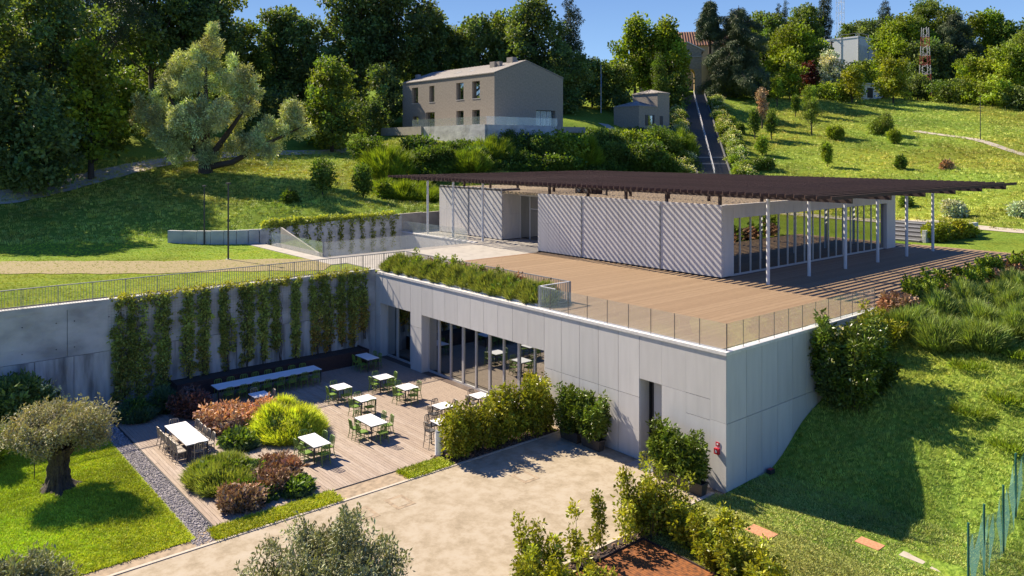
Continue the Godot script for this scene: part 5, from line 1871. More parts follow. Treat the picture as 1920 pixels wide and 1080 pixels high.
func build_court_plants() -> void:
	# first island: bronze shrubs, lime mound, dark green cushion
	bushy("bronze_shrub", "orange bronze shrub in the island behind the wide table", "shrub", Vector3(-19.2, 0, 12.2), Vector3(2.5, 1.0, 2.2), 620, "small", "bronze", 1.6, 2.6, 31, "bronze shrubs in the deck islands", 9)
	bushy("bronze_shrub", "orange bronze shrub touching the lime mound", "shrub", Vector3(-18.7, 0, 11.1), Vector3(2.3, 1.1, 2.0), 560, "small", "bronze", 1.6, 2.6, 32, "bronze shrubs in the deck islands", 9)
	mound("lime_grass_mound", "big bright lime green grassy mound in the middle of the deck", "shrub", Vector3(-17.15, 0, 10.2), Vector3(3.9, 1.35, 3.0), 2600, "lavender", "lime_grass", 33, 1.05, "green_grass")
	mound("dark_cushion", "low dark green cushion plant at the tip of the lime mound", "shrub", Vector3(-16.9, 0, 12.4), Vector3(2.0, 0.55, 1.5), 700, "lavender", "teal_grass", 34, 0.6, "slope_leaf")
	# second island
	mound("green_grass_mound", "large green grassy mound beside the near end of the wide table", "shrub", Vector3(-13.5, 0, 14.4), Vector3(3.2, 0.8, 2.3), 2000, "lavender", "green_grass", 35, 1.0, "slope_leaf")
	bushy("brown_shrub", "russet brown shrub at the back of the near island", "shrub", Vector3(-12.5, 0, 12.5), Vector3(1.9, 0.62, 1.5), 480, "small", "brown_shrub", 1.5, 2.5, 36, "russet shrubs in the near island", 8)
	bushy("brown_shrub", "russet brown shrub in the middle of the near island", "shrub", Vector3(-11.5, 0, 13.0), Vector3(1.6, 0.6, 1.4), 420, "small", "brown_shrub", 1.4, 2.3, 37, "russet shrubs in the near island", 8)
	bushy("brown_shrub", "russet brown shrub at the front tip of the near island", "shrub", Vector3(-10.95, 0, 14.7), Vector3(1.5, 0.62, 1.3), 400, "small", "brown_shrub", 1.4, 2.3, 38, "russet shrubs in the near island", 8)
	mound("dark_cushion", "dark green cushion plant in the front of the near island", "shrub", Vector3(-11.6, 0, 13.9), Vector3(2.2, 0.45, 1.7), 700, "lavender", "teal_grass", 39, 0.55, "slope_leaf")
	mound("dark_cushion", "dark green cushion plant at the deck edge of the near island", "shrub", Vector3(-10.9, 0, 12.6), Vector3(1.6, 0.4, 1.3), 560, "lavender", "teal_grass", 40, 0.5, "slope_leaf")
	mound("dark_cushion", "dark green cushion plant at the back of the near island", "shrub", Vector3(-13.2, 0, 13.2), Vector3(1.6, 0.5, 1.2), 520, "lavender", "teal_grass", 45, 0.6, "slope_leaf")
	# shaded plants at the wall
	bushy("plum_shrub", "dark brown purple rounded shrub in the shade of the wall", "shrub", Vector3(-22.4, 0, 12.7), Vector3(2.2, 1.2, 1.7), 620, "small", "plum", 1.6, 2.6, 41, "", 8)
	mound("teal_clump", "dark blue green grassy clump at the corner of the deck", "shrub", Vector3(-23.6, 0, 15.0), Vector3(1.9, 0.9, 1.5), 620, "lavender", "teal_grass", 42, 0.9, "slope_leaf")
	mound("teal_clump", "dark blue green clump under the second climber", "shrub", Vector3(-23.9, 0, 13.6), Vector3(1.3, 1.1, 1.2), 420, "lavender", "teal_grass", 43, 0.9, "slope_leaf")
	var fl := bushy("white_flower_shrub", "dark shrub with white blossoms against the wall at the left edge", "shrub", Vector3(-24.6, 0, 19.6), Vector3(3.4, 2.6, 3.6), 1100, "laurel", "oak_dark", 1.3, 2.1, 44, "", 9)
	var r := RandomNumberGenerator.new()
	r.seed = 4
	foliage(fl, "blossom", [[Vector3(0.4, 1.3, 0), Vector3(1.7, 1.3, 1.8)]], 46, L.small, M.flower, 0.8, 1.4, r, 0.1, 0.8)
	bushy("pale_shrub", "yellow green small leaved shrub behind the olive crown at the left edge", "shrub", Vector3(-21.0, 0, 21.6), Vector3(2.2, 2.0, 2.2), 520, "small", "slope_bright", 1.5, 2.4, 46, "", 7)
	# climbers on the wall
	var vines := [[15.0, 1.0, 0.9, 0.02, "leftmost"], [14.2, 1.1, 1.25, 0.0, "second from the left"], [12.9, 0.95, 1.2, 0.0, "third from the left"], [11.75, 0.7, 0.95, 0.75, "fourth from the left"], [10.85, 0.8, 1.0, 0.75, "fifth from the left"], [9.55, 0.8, 1.05, 0.75, "sixth from the left"], [8.45, 0.75, 1.0, 0.9, "seventh from the left"], [7.5, 0.75, 1.0, 0.9, "eighth from the left"], [6.5, 0.8, 1.2, 0.9, "ninth from the left"], [5.5, 0.7, 1.1, 0.9, "tenth from the left"], [4.1, 0.65, 1.15, 1.0, "fifth from the glass building"], [3.3, 0.6, 1.0, 1.0, "fourth from the glass building"], [2.5, 0.6, 1.05, 1.2, "third from the glass building"], [1.7, 0.55, 1.0, 1.0, "second from the glass building"], [0.9, 0.5, 0.9, 1.5, "nearest the glass building"]]
	for k in vines.size():
		var v: Array = vines[k]
		climber(v[0], v[1], v[2], v[3], "leafy climber on the court wall, %s of the row" % v[4], 60 + k)
	# hedge between deck and gravel
	var hp := [[5.95, 2.0, "at the outer end of the hedge by the white bin"], [4.9, 1.95, "second from the outer end of the hedge"], [3.9, 2.15, "third from the outer end of the hedge"], [2.9, 2.25, "fourth from the outer end of the hedge"], [1.9, 2.4, "fifth from the outer end of the hedge"], [0.9, 2.45, "at the building end of the hedge"]]
	for k in hp.size():
		leafy("hedge_shrub", "leafy yellow green hedge shrub %s" % hp[k][2], "shrub", Vector3(-9.45 + 0.1 * sin(k * 2.0), 0, hp[k][0]), Vector3(1.25, hp[k][1], 1.25), 17, 24, "hedge", "hedge_leaf", 0.8, 1.3, 80 + k, "hedge shrubs between deck and gravel")
	# pot shrubs
	leafy("laurel_shrub", "glossy laurel in the pot at the inner corner", "shrub", Vector3(-7.75, 0.4, 0.72), Vector3(1.15, 1.75, 0.8), 26, 26, "laurel", "laurel", 0.8, 1.25, 91, "laurels in pots")
	leafy("laurel_shrub", "glossy laurel in the pot right of the inner corner", "shrub", Vector3(-6.45, 0.4, 0.66), Vector3(1.15, 1.65, 0.8), 26, 26, "laurel", "laurel", 0.8, 1.25, 92, "laurels in pots")
	leafy("laurel_shrub", "glossy laurel in the pot beside the service door", "shrub", Vector3(-2.2, 0.4, 0.82), Vector3(1.2, 1.75, 0.8), 28, 26, "laurel", "laurel", 0.8, 1.2, 93, "laurels in pots")
	leafy("laurel_shrub", "glossy laurel in the pot nearest the building corner", "shrub", Vector3(-0.95, 0.4, 0.9), Vector3(1.15, 1.55, 0.8), 26, 26, "laurel", "laurel", 0.8, 1.2, 94, "laurels in pots")
	# roof planter
	for k in 11:
		var x := -25.6 + k * 1.36
		var pos: String = ["at the wall end", "second from the wall end", "third from the wall end", "fourth from the wall end", "fifth from the wall end", "in the middle", "fifth from the glass balustrade", "fourth from the glass balustrade", "third from the glass balustrade", "second from the glass balustrade", "nearest the glass balustrade"][k]
		mound("planter_grass", "green grassy lavender clump in the roof planter, %s" % pos, "grass clump", Vector3(x, 5.38, -1.15), Vector3(1.9, 1.05, 1.5), 520, "lavender", "planter_green", 110 + k, 1.05, "slope_leaf", "grass clumps in the roof planter")
	for k in 5:
		bushy("planter_shrub", "reddish small shrub behind the planter grass, %s" % ["by the corner of the railing", "second along the railing", "third along the railing", "fourth along the railing", "by the railing end"][k], "shrub", Vector3(-22.6 + k * 2.6, 5.38, -2.0), Vector3(1.6, 1.0, 0.6), 170, "small", "brown_shrub", 1.1, 1.9, 130 + k, "red shrubs in the roof planter", 4)
	for k in 5:
		leafy("planter_sapling", "yellow green sapling rising from the planter grass, %s" % ["by the corner of the railing", "second along the railing", "third along the railing", "fourth along the railing", "by the railing end"][k], "sapling", Vector3([-24.0, -21.6, -20.0, -18.0, -15.4][k], 5.38, -1.7), Vector3(0.7, 1.35, 0.5), 7, 14, "hedge", "slope_bright", 0.7, 1.1, 140 + k, "saplings in the roof planter")
	# old olive on the lawn
	olive("old_olive", "old olive tree with thick gnarled trunk on the front lawn", Vector3(-17.1, 0, 19.5), 1.0, 151)
	# near olive bush at the bottom edge
	olive_bush("olive_bush", "silvery olive crown at the bottom edge in front of the gravel", Vector3(-0.9, 0, 16.3), Vector3(4.7, 3.3, 4.4), 161)
	olive_bush("olive_bush", "tip of a silvery olive crown at the bottom left corner", Vector3(-6.3, 0, 22.4), Vector3(3.2, 2.3, 3.2), 162)
	# young shrubs along the mulch by the steel pad
	var yp := [[-0.1, 9.9, 1.0, 1.9, 9, "leftmost beside the bottom grass"], [0.0, 9.0, 0.8, 1.5, 4, "second from the left by the steel pad"], [-0.05, 7.8, 0.9, 1.7, 4, "third from the left by the steel pad"], [0.05, 6.8, 0.8, 1.6, 3, "with one bare stem by the steel pad"], [0.0, 5.8, 0.9, 1.9, 4, "sparse and tall at the pad corner"], [0.15, 4.75, 1.5, 2.2, 26, "largest and densest behind the pad corner"], [0.9, 4.1, 1.4, 1.6, 20, "dense and low right of the pad corner"], [1.9, 4.2, 1.6, 1.4, 22, "low and wide along the lawn edge"], [3.0, 4.7, 1.5, 1.2, 18, "low by the orange slab"], [4.3, 5.0, 1.6, 1.2, 18, "low at the bottom edge of the lawn"], [0.8, 10.4, 1.2, 1.5, 14, "in front of the pad at the bottom edge"], [1.6, 9.2, 1.1, 1.2, 8, "sprawling over the rusty pad"]]
	for k in yp.size():
		var y: Array = yp[k]
		leafy("young_shrub", "young yellow green shrub %s" % y[5], "shrub", Vector3(y[0], 0, y[1]), Vector3(y[2], y[3], y[2]), y[4], 17, "hedge", "hedge_leaf", 0.7, 1.15, 170 + k, "young shrubs by the steel pad")

func climber(z: float, w0: float, w1: float, y0: float, label: String, sd: int) -> void:
	var r := RandomNumberGenerator.new()
	r.seed = sd
	var o := thing("climber", label, "climber", Vector3(-26.3, 0, z), 0.0, "climbers on the court wall")
	var st := st_new()
	for i in 4:
		var pts := [Vector3(0.15, y0 * 0.8, r.randf_range(-0.1, 0.1))]
		for k in 6:
			pts.append(Vector3(0.05 + r.randf() * 0.06, y0 + (5.3 - y0) * (k + 1) / 6.0, r.randf_range(-0.25, 0.25) * w0))
		tube(st, pts, [0.022, 0.018, 0.014, 0.012, 0.01, 0.008, 0.006], 4)
	put("stem", st_done(st), M.bark, o)
	var xf := []
	var cols := []
	var strands := 3 + int(maxf(w0, w1) * 1.6)
	for q in strands:
		var side := r.randf_range(-0.36, 0.36)
		var lo := y0 + (r.randf_range(0.0, 1.4) if r.randf() < 0.5 else r.randf_range(-0.15, 0.35))
		var hi := 5.35 if r.randf() < 0.75 else r.randf_range(3.4, 5.0)
		var drift := r.randf_range(-0.1, 0.1)
		var tint := r.randf_range(0.75, 1.25)
		var nn := int((hi - lo) * r.randf_range(13.0, 22.0))
		for i in nn:
			var u := r.randf()
			var y := lerpf(lo, hi, u)
			var w := lerpf(w0, w1, smoothstep(0.4, 1.0, y / 5.35))
			if y0 < 0.3 and y < 0.9:
				w *= 1.2
			var thick := 0.045 + 0.075 * absf(sin(y * 1.7 + q * 2.1 + z * 3.0))
			var zz := side * w + drift * (y - lo) * 0.3 + (r.randf() + r.randf() - 1.0) * thick * 2.0
			var x := 0.03 + 0.16 * r.randf() * r.randf() + (0.1 * r.randf() if y0 < 0.3 else 0.0)
			xf.append(Transform3D(rand_basis(r, r.randf_range(0.6, 1.15)), Vector3(x, y, zz)))
			var t := tint * r.randf_range(0.5, 1.5)
			var brown := clampf(0.45 - (y - y0) / 5.0 + r.randf_range(-0.3, 0.3), 0.0, 0.5) * (1.6 if z < 5.0 else 0.7)
			cols.append(Color(t * (1.0 + brown * 0.9), t * (1.0 - brown * 0.15), t * (1.0 - brown * 0.2)))
	multi(o, "foliage", L.vine, M.vine_leaf, xf, cols)
	# young tips spilling over the coping
	xf = []
	cols = []
	for i in int(34 * w1):
		xf.append(Transform3D(rand_basis(r, r.randf_range(0.6, 1.1)), Vector3(r.randf_range(-0.45, 0.16), r.randf_range(5.25, 5.62), r.randf_range(-0.55, 0.55) * w1)))
		var t := r.randf_range(0.7, 1.3)
		cols.append(Color(t * 1.1, t, t * 0.8))
	multi(o, "young_leaves", L.vine, M.vine_tip, xf, cols)

func olive(called: String, label: String, at: Vector3, s: float, sd: int) -> void:
	var r := RandomNumberGenerator.new()
	r.seed = sd
	var o := thing(called, label, "tree", at)
	# gnarled trunk: lathe with folds, splitting in two
	var st := st_new()
	st.set_smooth_group(1)
	var nf := FastNoiseLite.new()
	nf.seed = 3
	nf.frequency = 0.6
	var rings := 30
	var seg := 64
	var rows := []
	for i in rings + 1:
		var u := float(i) / rings
		var y := u * 2.15
		var base := lerpf(0.46, 0.38, u) + 0.36 * exp(-u * 10.0) + 0.26 * smoothstep(0.55, 1.0, u)
		var row := []
		for k in seg:
			var a := TAU * k / seg
			var fold := 0.13 * sin(a * 6.0 + u * 3.0 + sin(u * 5.0)) + 0.1 * sin(a * 11.0 - u * 4.0) + 0.06 * sin(a * 19.0 + u * 7.0) + 0.34 * nf.get_noise_3d(cos(a) * 3.0, y * 2.0, sin(a) * 3.0)
			fold += 0.35 * exp(-u * 7.0) * maxf(0.0, sin(a * 4.0 + 1.0))
			fold -= 0.3 * exp(-pow(wrapf(a - 1.0, -PI, PI) * 4.0, 2.0)) * smoothstep(0.1, 0.5, u)
			var q := base * (1.0 + fold)
			row.append(Vector3(cos(a) * q * 1.1, y, sin(a) * q * 0.95))
		rows.append(row)
	for i in rings:
		for k in seg:
			var k2 := (k + 1) % seg
			for v in [rows[i][k], rows[i][k2], rows[i + 1][k2], rows[i][k], rows[i + 1][k2], rows[i + 1][k]]:
				st.add_vertex(v)
	for k in range(1, seg - 1):
		for v in [rows[rings][0], rows[rings][k], rows[rings][k + 1]]:
			st.add_vertex(v)
	put("trunk", st_done(st), M.olive_bark, o)
	var lobes := []
	for i in 9:
		var a := TAU * i / 9.0 + r.randf_range(-0.2, 0.2)
		var q := r.randf_range(0.9, 1.95)
		var e := Vector3(cos(a) * q, r.randf_range(2.2, 3.2), sin(a) * q)
		var lt := st_new()
		tube(lt, [Vector3(cos(a) * 0.35, 1.9, sin(a) * 0.35), Vector3(cos(a) * q * 0.6, 2.3, sin(a) * q * 0.6), e], [0.2, 0.1, 0.03], 6)
		put("limb", st_done(lt), M.olive_bark, o)
		var lk := r.randf_range(0.5, 0.8)
		lobes.append([e + Vector3(0, 0.1, 0), Vector3(lk, lk * 0.8, lk)])
	lobes.append([Vector3(0, 3.0, 0), Vector3(1.0, 0.6, 1.0)])
	lobes.append([Vector3(1.3, 3.4, -1.3), Vector3(0.8, 0.75, 0.8)])
	lobes.append([Vector3(-0.6, 3.45, 0.6), Vector3(0.9, 0.6, 0.9)])
	var xf := []
	var cols := []
	for l in lobes:
		var tint := r.randf_range(0.8, 1.15)
		for i in 180:
			var d := ball(r).normalized()
			var p: Vector3 = l[0] + d * l[1] * lerpf(0.3, 1.12, sqrt(r.randf()))
			if r.randf() < 0.3 and p.y > 2.7:
				p += Vector3(d.x * 0.3, 0.42 * r.randf(), d.z * 0.3)
			var b := yaw_basis(r, r.randf_range(1.0, 1.6), 0.7)
			xf.append(Transform3D(b, p))
			var t := tint * r.randf_range(0.7, 1.3)
			cols.append(Color(t * r.randf_range(0.95, 1.2), t, t * r.randf_range(0.8, 1.1)))
	multi(o, "crown", L.olive, M.olive_leaf, xf, cols)
	o.scale = Vector3(0.76, 0.76, 0.76)

func olive_bush(called: String, label: String, at: Vector3, size: Vector3, sd: int) -> void:
	var r := RandomNumberGenerator.new()
	r.seed = sd
	var o := thing(called, label, "tree", at, 0.0, "olive crowns at the bottom edge")
	var st := st_new()
	tube(st, [Vector3.ZERO, Vector3(0.05, size.y * 0.35, 0)], [0.16, 0.12], 8)
	put("trunk", st_done(st), M.olive_bark, o)
	var xf := []
	var cols := []
	var lt := st_new()
	for i in 120:
		var a := r.randf() * TAU
		var q := sqrt(r.randf())
		var e := Vector3(cos(a) * q * size.x * 0.5, size.y * (1.0 - 0.42 * q * q) * r.randf_range(0.72, 1.14), sin(a) * q * size.z * 0.5)
		var b := Vector3(e.x * 0.35, size.y * 0.38, e.z * 0.35)
		tube(lt, [b, b.lerp(e, 0.6) + Vector3(0, -0.05, 0), e], [0.02, 0.012, 0.004], 4)
		var tint := r.randf_range(0.75, 1.2)
		for k in 27:
			var u := pow(r.randf(), 0.7)
			var p := b.lerp(e, 0.15 + 0.88 * u) + ball(r) * 0.22 * (1.1 - u * 0.7)
			xf.append(Transform3D(yaw_basis(r, r.randf_range(0.75, 1.2), 0.6), p))
			var t := tint * r.randf_range(0.65, 1.35)
			cols.append(Color(t * r.randf_range(0.95, 1.15), t, t * r.randf_range(0.85, 1.2)))
	put("branch", st_done(lt), M.olive_bark, o)
	multi(o, "crown", L.olive, M.olive_near, xf, cols)

# ------------------------------------------------------------------ plants of the right bank
func build_bank_plants() -> void:
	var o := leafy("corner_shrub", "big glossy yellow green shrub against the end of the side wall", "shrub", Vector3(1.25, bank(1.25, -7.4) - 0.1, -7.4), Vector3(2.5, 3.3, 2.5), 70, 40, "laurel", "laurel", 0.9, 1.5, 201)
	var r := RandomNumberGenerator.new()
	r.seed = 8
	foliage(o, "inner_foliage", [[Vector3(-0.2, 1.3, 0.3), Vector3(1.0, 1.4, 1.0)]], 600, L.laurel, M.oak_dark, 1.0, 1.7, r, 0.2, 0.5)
	foliage(o, "blossom", [[Vector3(0.2, 2.0, 1.0), Vector3(0.9, 1.4, 0.9)]], 12, L.small, M.flower, 1.0, 1.6, r, 0.1, 0.9)
	leafy("edge_shrub", "loose leafy shrub at the terrace edge behind the big corner shrub", "shrub", Vector3(0.9, bank(0.9, -10.5) - 0.1, -10.5), Vector3(1.6, 1.9, 1.8), 20, 24, "laurel", "hedge_leaf", 0.8, 1.2, 202)
	var f := [[1.6, -12.2, 2.0, 1.3], [3.1, -12.0, 2.2, 1.4], [4.6, -12.6, 2.2, 1.4], [2.4, -14.2, 2.2, 1.5], [4.0, -14.6, 2.2, 1.4], [5.7, -14.2, 2.2, 1.4], [2.4, -17.0, 2.3, 1.5], [4.2, -17.6, 2.3, 1.5], [5.9, -16.6, 2.3, 1.4], [2.6, -20.2, 2.4, 1.5], [4.6, -20.8, 2.4, 1.5], [2.8, -24.0, 2.5, 1.5], [5.0, -24.5, 2.5, 1.5], [7.2, -18.6, 2.4, 1.4], [6.9, -22.4, 2.4, 1.4]]
	var wd := ["closest to the corner shrub", "second from the corner shrub", "third from the corner shrub", "behind the first pair of the front row", "behind the third of the front row", "lowest on the bank in the front group", "left of the service box", "behind the service box", "right of the service box", "upper one beyond the service box", "lower one beyond the service box", "upper one near the far end of the bank", "lower one near the far end of the bank", "out on the slope right of the service box", "farthest out on the slope at the right edge"]
	for k in f.size():
		mound("feathery_shrub", "soft feathery green shrub on the bank, %s" % wd[k], "shrub", Vector3(f[k][0], bank(f[k][0], f[k][1]) - 0.1, f[k][1]), Vector3(f[k][2] * 0.8, f[k][3] * 0.85, f[k][2] * 0.8), 420, "feather", "feather", 210 + k, 0.8, "slope_leaf", "feathery shrubs on the bank")
	var bz := [-13.4, -15.6, -17.8, -20.0, -22.4, -25.0, -28.0, -31.5, -35.0, -38.5]
	var wn := ["nearest the glass balustrade end", "second from the glass balustrade end", "third from the glass balustrade end", "fourth from the glass balustrade end", "fifth from the glass balustrade end", "sixth from the glass balustrade end", "seventh from the glass balustrade end", "third from the far end", "second from the far end", "at the far end"]
	for k in bz.size():
		bushy("brown_edge_shrub", "brownish low shrub along the terrace edge, %s" % wn[k], "shrub", Vector3(0.75 + 0.3 * sin(k * 1.7), bank(0.8, bz[k]) - 0.05, bz[k]), Vector3(1.5, 1.0, 2.0), 420, "small", "brown_shrub", 1.6, 2.6, 230 + k, "brown shrubs along the terrace edge", 6)
		leafy("juniper", "upright fresh green conifer shoots at the terrace edge, %s" % wn[k], "shrub", Vector3(0.7 + 0.35 * cos(k * 2.1), bank(0.7, bz[k]) - 0.05, bz[k] - 1.0), Vector3(1.2, 1.45, 1.2), 9, 30, "small", "slope_bright", 1.4, 2.3, 250 + k, "fresh green shoots along the terrace edge")
	var cr := [[-10.0, -45.0], [-9.9, -47.0], [-9.9, -49.0], [-9.8, -51.0]]
	for k in 4:
		bushy("wall_creeper", "green creeper bush covering the low lawn wall, %s" % ["at the terrace end", "second from the terrace", "third from the terrace", "at the lawn end"][k], "shrub", Vector3(cr[k][0], 5.3, cr[k][1]), Vector3(1.9, [1.7, 1.6, 1.5, 0.9][k], 2.3), 420, "hedge", "hedge_leaf", 1.2, 2.0, 270 + k, "creepers on the lawn wall", 6)
	# weeds on the bank near the net fence
	for k in 7:
		var x: float = [5.6, 6.6, 7.4, 4.8, 6.2, 7.6, 9.3][k]
		var z: float = [-8.6, -9.6, -7.6, -10.8, -12.4, -10.6, -7.4][k]
		mound("weed_clump", "clump of coarse weeds on the grass bank, %s" % ["above the building shadow", "in the middle of the bank", "near the net fence", "below the feathery shrubs", "high on the bank", "right of the bank middle", "behind the net fence"][k], "weeds", Vector3(x, bank(x, z), z), Vector3(1.5, 0.35, 1.3), 90, "wild", "slope_bright", 280 + k, 1.3, "", "weeds on the bank")

func build_slope_plants() -> void:
	var rows := [
[-68.2, -23.4, 15.1, 4.5, "slope_leaf", "feathery green shrub below the concrete terrace, first from the left"],
[-63.9, -23.6, 14.9, 5.6, "slope_leaf", "feathery green shrub below the concrete terrace, second from the left"],
[-66.5, -29.7, 15.0, 5.0, "slope_leaf", "feathery green shrub below the concrete terrace, third from the left"],
[-63.2, -31.8, 12.9, 2.7, "slope_leaf", "feathery green shrub below the concrete terrace, fourth from the left"],
[-60.4, -34.1, 13.5, 3.2, "slope_leaf", "feathery green shrub below the concrete terrace, fifth from the left"],
[-61.6, -37.9, 14.8, 4.6, "slope_bright", "leafy slope shrub in the upper row right of the concrete terrace, leftmost"],
[-61.9, -41.7, 16.3, 4.1, "slope_leaf", "leafy slope shrub in the upper row right of the concrete terrace, second"],
[-60.0, -45.6, 15.9, 5.1, "oak", "leafy slope shrub in the upper row right of the concrete terrace, third"],
[-57.5, -47.6, 15.8, 5.5, "slope_bright", "leafy slope shrub in the upper row right of the concrete terrace, fourth"],
[-56.8, -50.3, 15.5, 3.6, "slope_leaf", "leafy slope shrub in the upper row right of the concrete terrace, fifth"],
[-59.2, -58.2, 16.4, 4.4, "oak", "leafy slope shrub in the upper row right of the concrete terrace, sixth"],
[-57.8, -61.9, 17.4, 5.2, "slope_bright", "leafy slope shrub in the upper row right of the concrete terrace, seventh"],
[-58.6, -68.7, 17.2, 6.3, "slope_leaf", "leafy slope shrub in the upper row right of the concrete terrace, eighth"],
[-57.9, -72.5, 16.5, 3.3, "oak", "leafy slope shrub in the upper row right of the concrete terrace, ninth"],
[-68.6, -24.9, 12.0, 3.7, "oak", "green slope shrub in the lower row above the canopy, leftmost"],
[-65.3, -26.6, 12.1, 4.4, "slope_leaf", "green slope shrub in the lower row above the canopy, second"],
[-62.9, -29.5, 12.8, 5.2, "slope_leaf", "green slope shrub in the lower row above the canopy, third"],
[-58.5, -32.2, 13.1, 3.2, "slope_bright", "green slope shrub in the lower row above the canopy, fourth"],
[-59.9, -37.9, 13.3, 3.1, "oak", "green slope shrub in the lower row above the canopy, fifth"],
[-58.8, -40.9, 13.1, 3.7, "slope_leaf", "green slope shrub in the lower row above the canopy, sixth"],
[-56.2, -45.1, 12.6, 5.5, "slope_leaf", "green slope shrub in the lower row above the canopy, seventh"],
[-56.9, -49.8, 13.7, 3.6, "slope_bright", "green slope shrub in the lower row above the canopy, eighth"],
[-55.7, -54.4, 14.3, 3.9, "oak", "green slope shrub in the lower row above the canopy, ninth"],
[-53.1, -57.8, 14.7, 5.8, "slope_leaf", "green slope shrub in the lower row above the canopy, tenth"],
[-52.6, -61.4, 13.1, 4.0, "slope_leaf", "green slope shrub in the lower row above the canopy, eleventh"],
[-59.2, -20.3, 9.0, 3.1, "slope_bright", "grassy bright shrub below the left canopy corner, leftmost"],
[-55.5, -20.4, 9.4, 3.1, "slope_bright", "grassy bright shrub below the left canopy corner, second"],
[-55.4, -22.5, 9.3, 2.6, "slope_bright", "grassy bright shrub below the left canopy corner, third"],
[-53.5, -22.7, 7.9, 2.3, "slope_bright", "grassy bright shrub below the left canopy corner, fourth"]
	]
	for k in rows.size():
		var s: Array = rows[k]
		var y := hill(s[0], s[1])
		var h := maxf(1.2, s[2] - y)
		if k % 4 == 1 or s[5].begins_with("grassy"):
			mound("slope_shrub", s[5], "shrub", Vector3(s[0], y - 0.2, s[1]), Vector3(s[3] * 1.2, minf(h, 4.0), s[3] * 1.2), 420, "feather", "slope_bright", 300 + k, 1.5, "slope_leaf", "shrubs on the slope below the house")
			continue
		bushy("slope_shrub", s[5], "shrub", Vector3(s[0], y - 0.2, s[1]), Vector3(s[3], minf(h, 5.5), s[3]), 430, ["shrub", "fine", "tree"][k % 3], s[4], 0.6, [1.5, 1.6, 1.1][k % 3], 300 + k, "shrubs on the slope below the house", 13)
	# low cover between the shrubs
	var r := RandomNumberGenerator.new()
	r.seed = 77
	var xf := []
	var cols := []
	for i in 7000:
		var u := r.randf()
		var v := r.randf()
		var a := Vector2(-60.0, -24.0).lerp(Vector2(-49.5, -66.5), u)
		var b := Vector2(-64.5, -30.0).lerp(Vector2(-70.0, -90.0), u)
		var p := a.lerp(b, v)
		if p.x < -62.0 and p.y > -57.0 and p.y < -37.0:
			continue
		xf.append(Transform3D(rand_basis(r, r.randf_range(0.8, 1.7)), Vector3(p.x, hill(p.x, p.y) + r.randf_range(0.0, 0.7), p.y)))
		var t := r.randf_range(0.55, 1.25)
		cols.append(Color(t, t, t * 0.9))
	stuff(multi(self, "slope_cover", L.shrub, M.slope_leaf, xf, cols), "rough green ground cover on the slope below the house")
	# white flowering shrubs along both sides of the stairs
	var a2 := Vector3(-47.4, 0, -66.3)
	var b2 := Vector3(-84.3, 0, -110.9)
	var d := (b2 - a2).normalized()
	var sdir := d.cross(Vector3.UP)
	for side in [-1.0, 1.0]:
		for k in 15:
			var t: float = 0.5 + k * 3.6
			var p: Vector3 = a2 + d * t + sdir * side * (4.0 + 0.5 * sin(k * 2.3))
			if side < 0 and k > 12:
				continue
			var o := bushy("blossom_shrub", "white flowering shrub on the %s of the stairs, %s up from the canopy" % ["left" if side < 0 else "right", ORD[k]], "shrub", Vector3(p.x, hill(p.x, p.z) - 0.2, p.z), Vector3(2.7, 1.9, 2.9), 240, "shrub", "slope_bright", 0.7, 1.2, 360 + k + (50 if side > 0 else 0), "white shrubs along the stairs", 6)
			foliage(o, "blossom", [[Vector3(0, 0.95, 0), Vector3(1.35, 1.05, 1.45)]], 60, L.flower, M.flower, 0.7, 1.3, r, 0.15, 0.85)
	# hanging creepers of the patio wall
	for k in 12:
		var z := -1.4 - k * 1.08
		var o := thing("hanging_creeper", "thin creeper hanging down the patio wall, %s" % ["nearest the path", "second from the path", "third from the path", "fourth from the path", "fifth from the path", "sixth from the path", "sixth from the columns", "fifth from the columns", "fourth from the columns", "third from the columns", "second from the columns", "nearest the columns"][k], "creeper", Vector3(-46.22, 0, z), 0.0, "creepers on the patio wall")
		var x2 := []
		var c2 := []
		var l := r.randf_range(2.4, 4.4)
		for i in 150:
			var u := r.randf()
			x2.append(Transform3D(rand_basis(r, r.randf_range(0.9, 1.7)), Vector3(r.randf_range(0.0, 0.16), 6.8 - l * u, r.randf_range(-0.17, 0.17) * (1.2 - u * 0.4))))
			var t := r.randf_range(0.5, 1.1)
			c2.append(Color(t, t * 0.9, t * 0.8))
		for i in 70:
			x2.append(Transform3D(rand_basis(r, r.randf_range(1.0, 1.9)), Vector3(r.randf_range(-0.3, 0.2), r.randf_range(6.6, 7.15), r.randf_range(-0.65, 0.65))))
			var t := r.randf_range(0.9, 1.6)
			c2.append(Color(t * 1.1, t, t * 0.8))
		multi(o, "foliage", L.vine, M.vine_leaf, x2, c2)
		var st := st_new()
		tube(st, [Vector3(0.03, 6.8, 0), Vector3(0.04, 6.8 - l * 0.5, 0.05), Vector3(0.03, 6.8 - l, -0.03)], [0.02, 0.016, 0.01], 4)
		put("stem", st_done(st), M.bark, o)

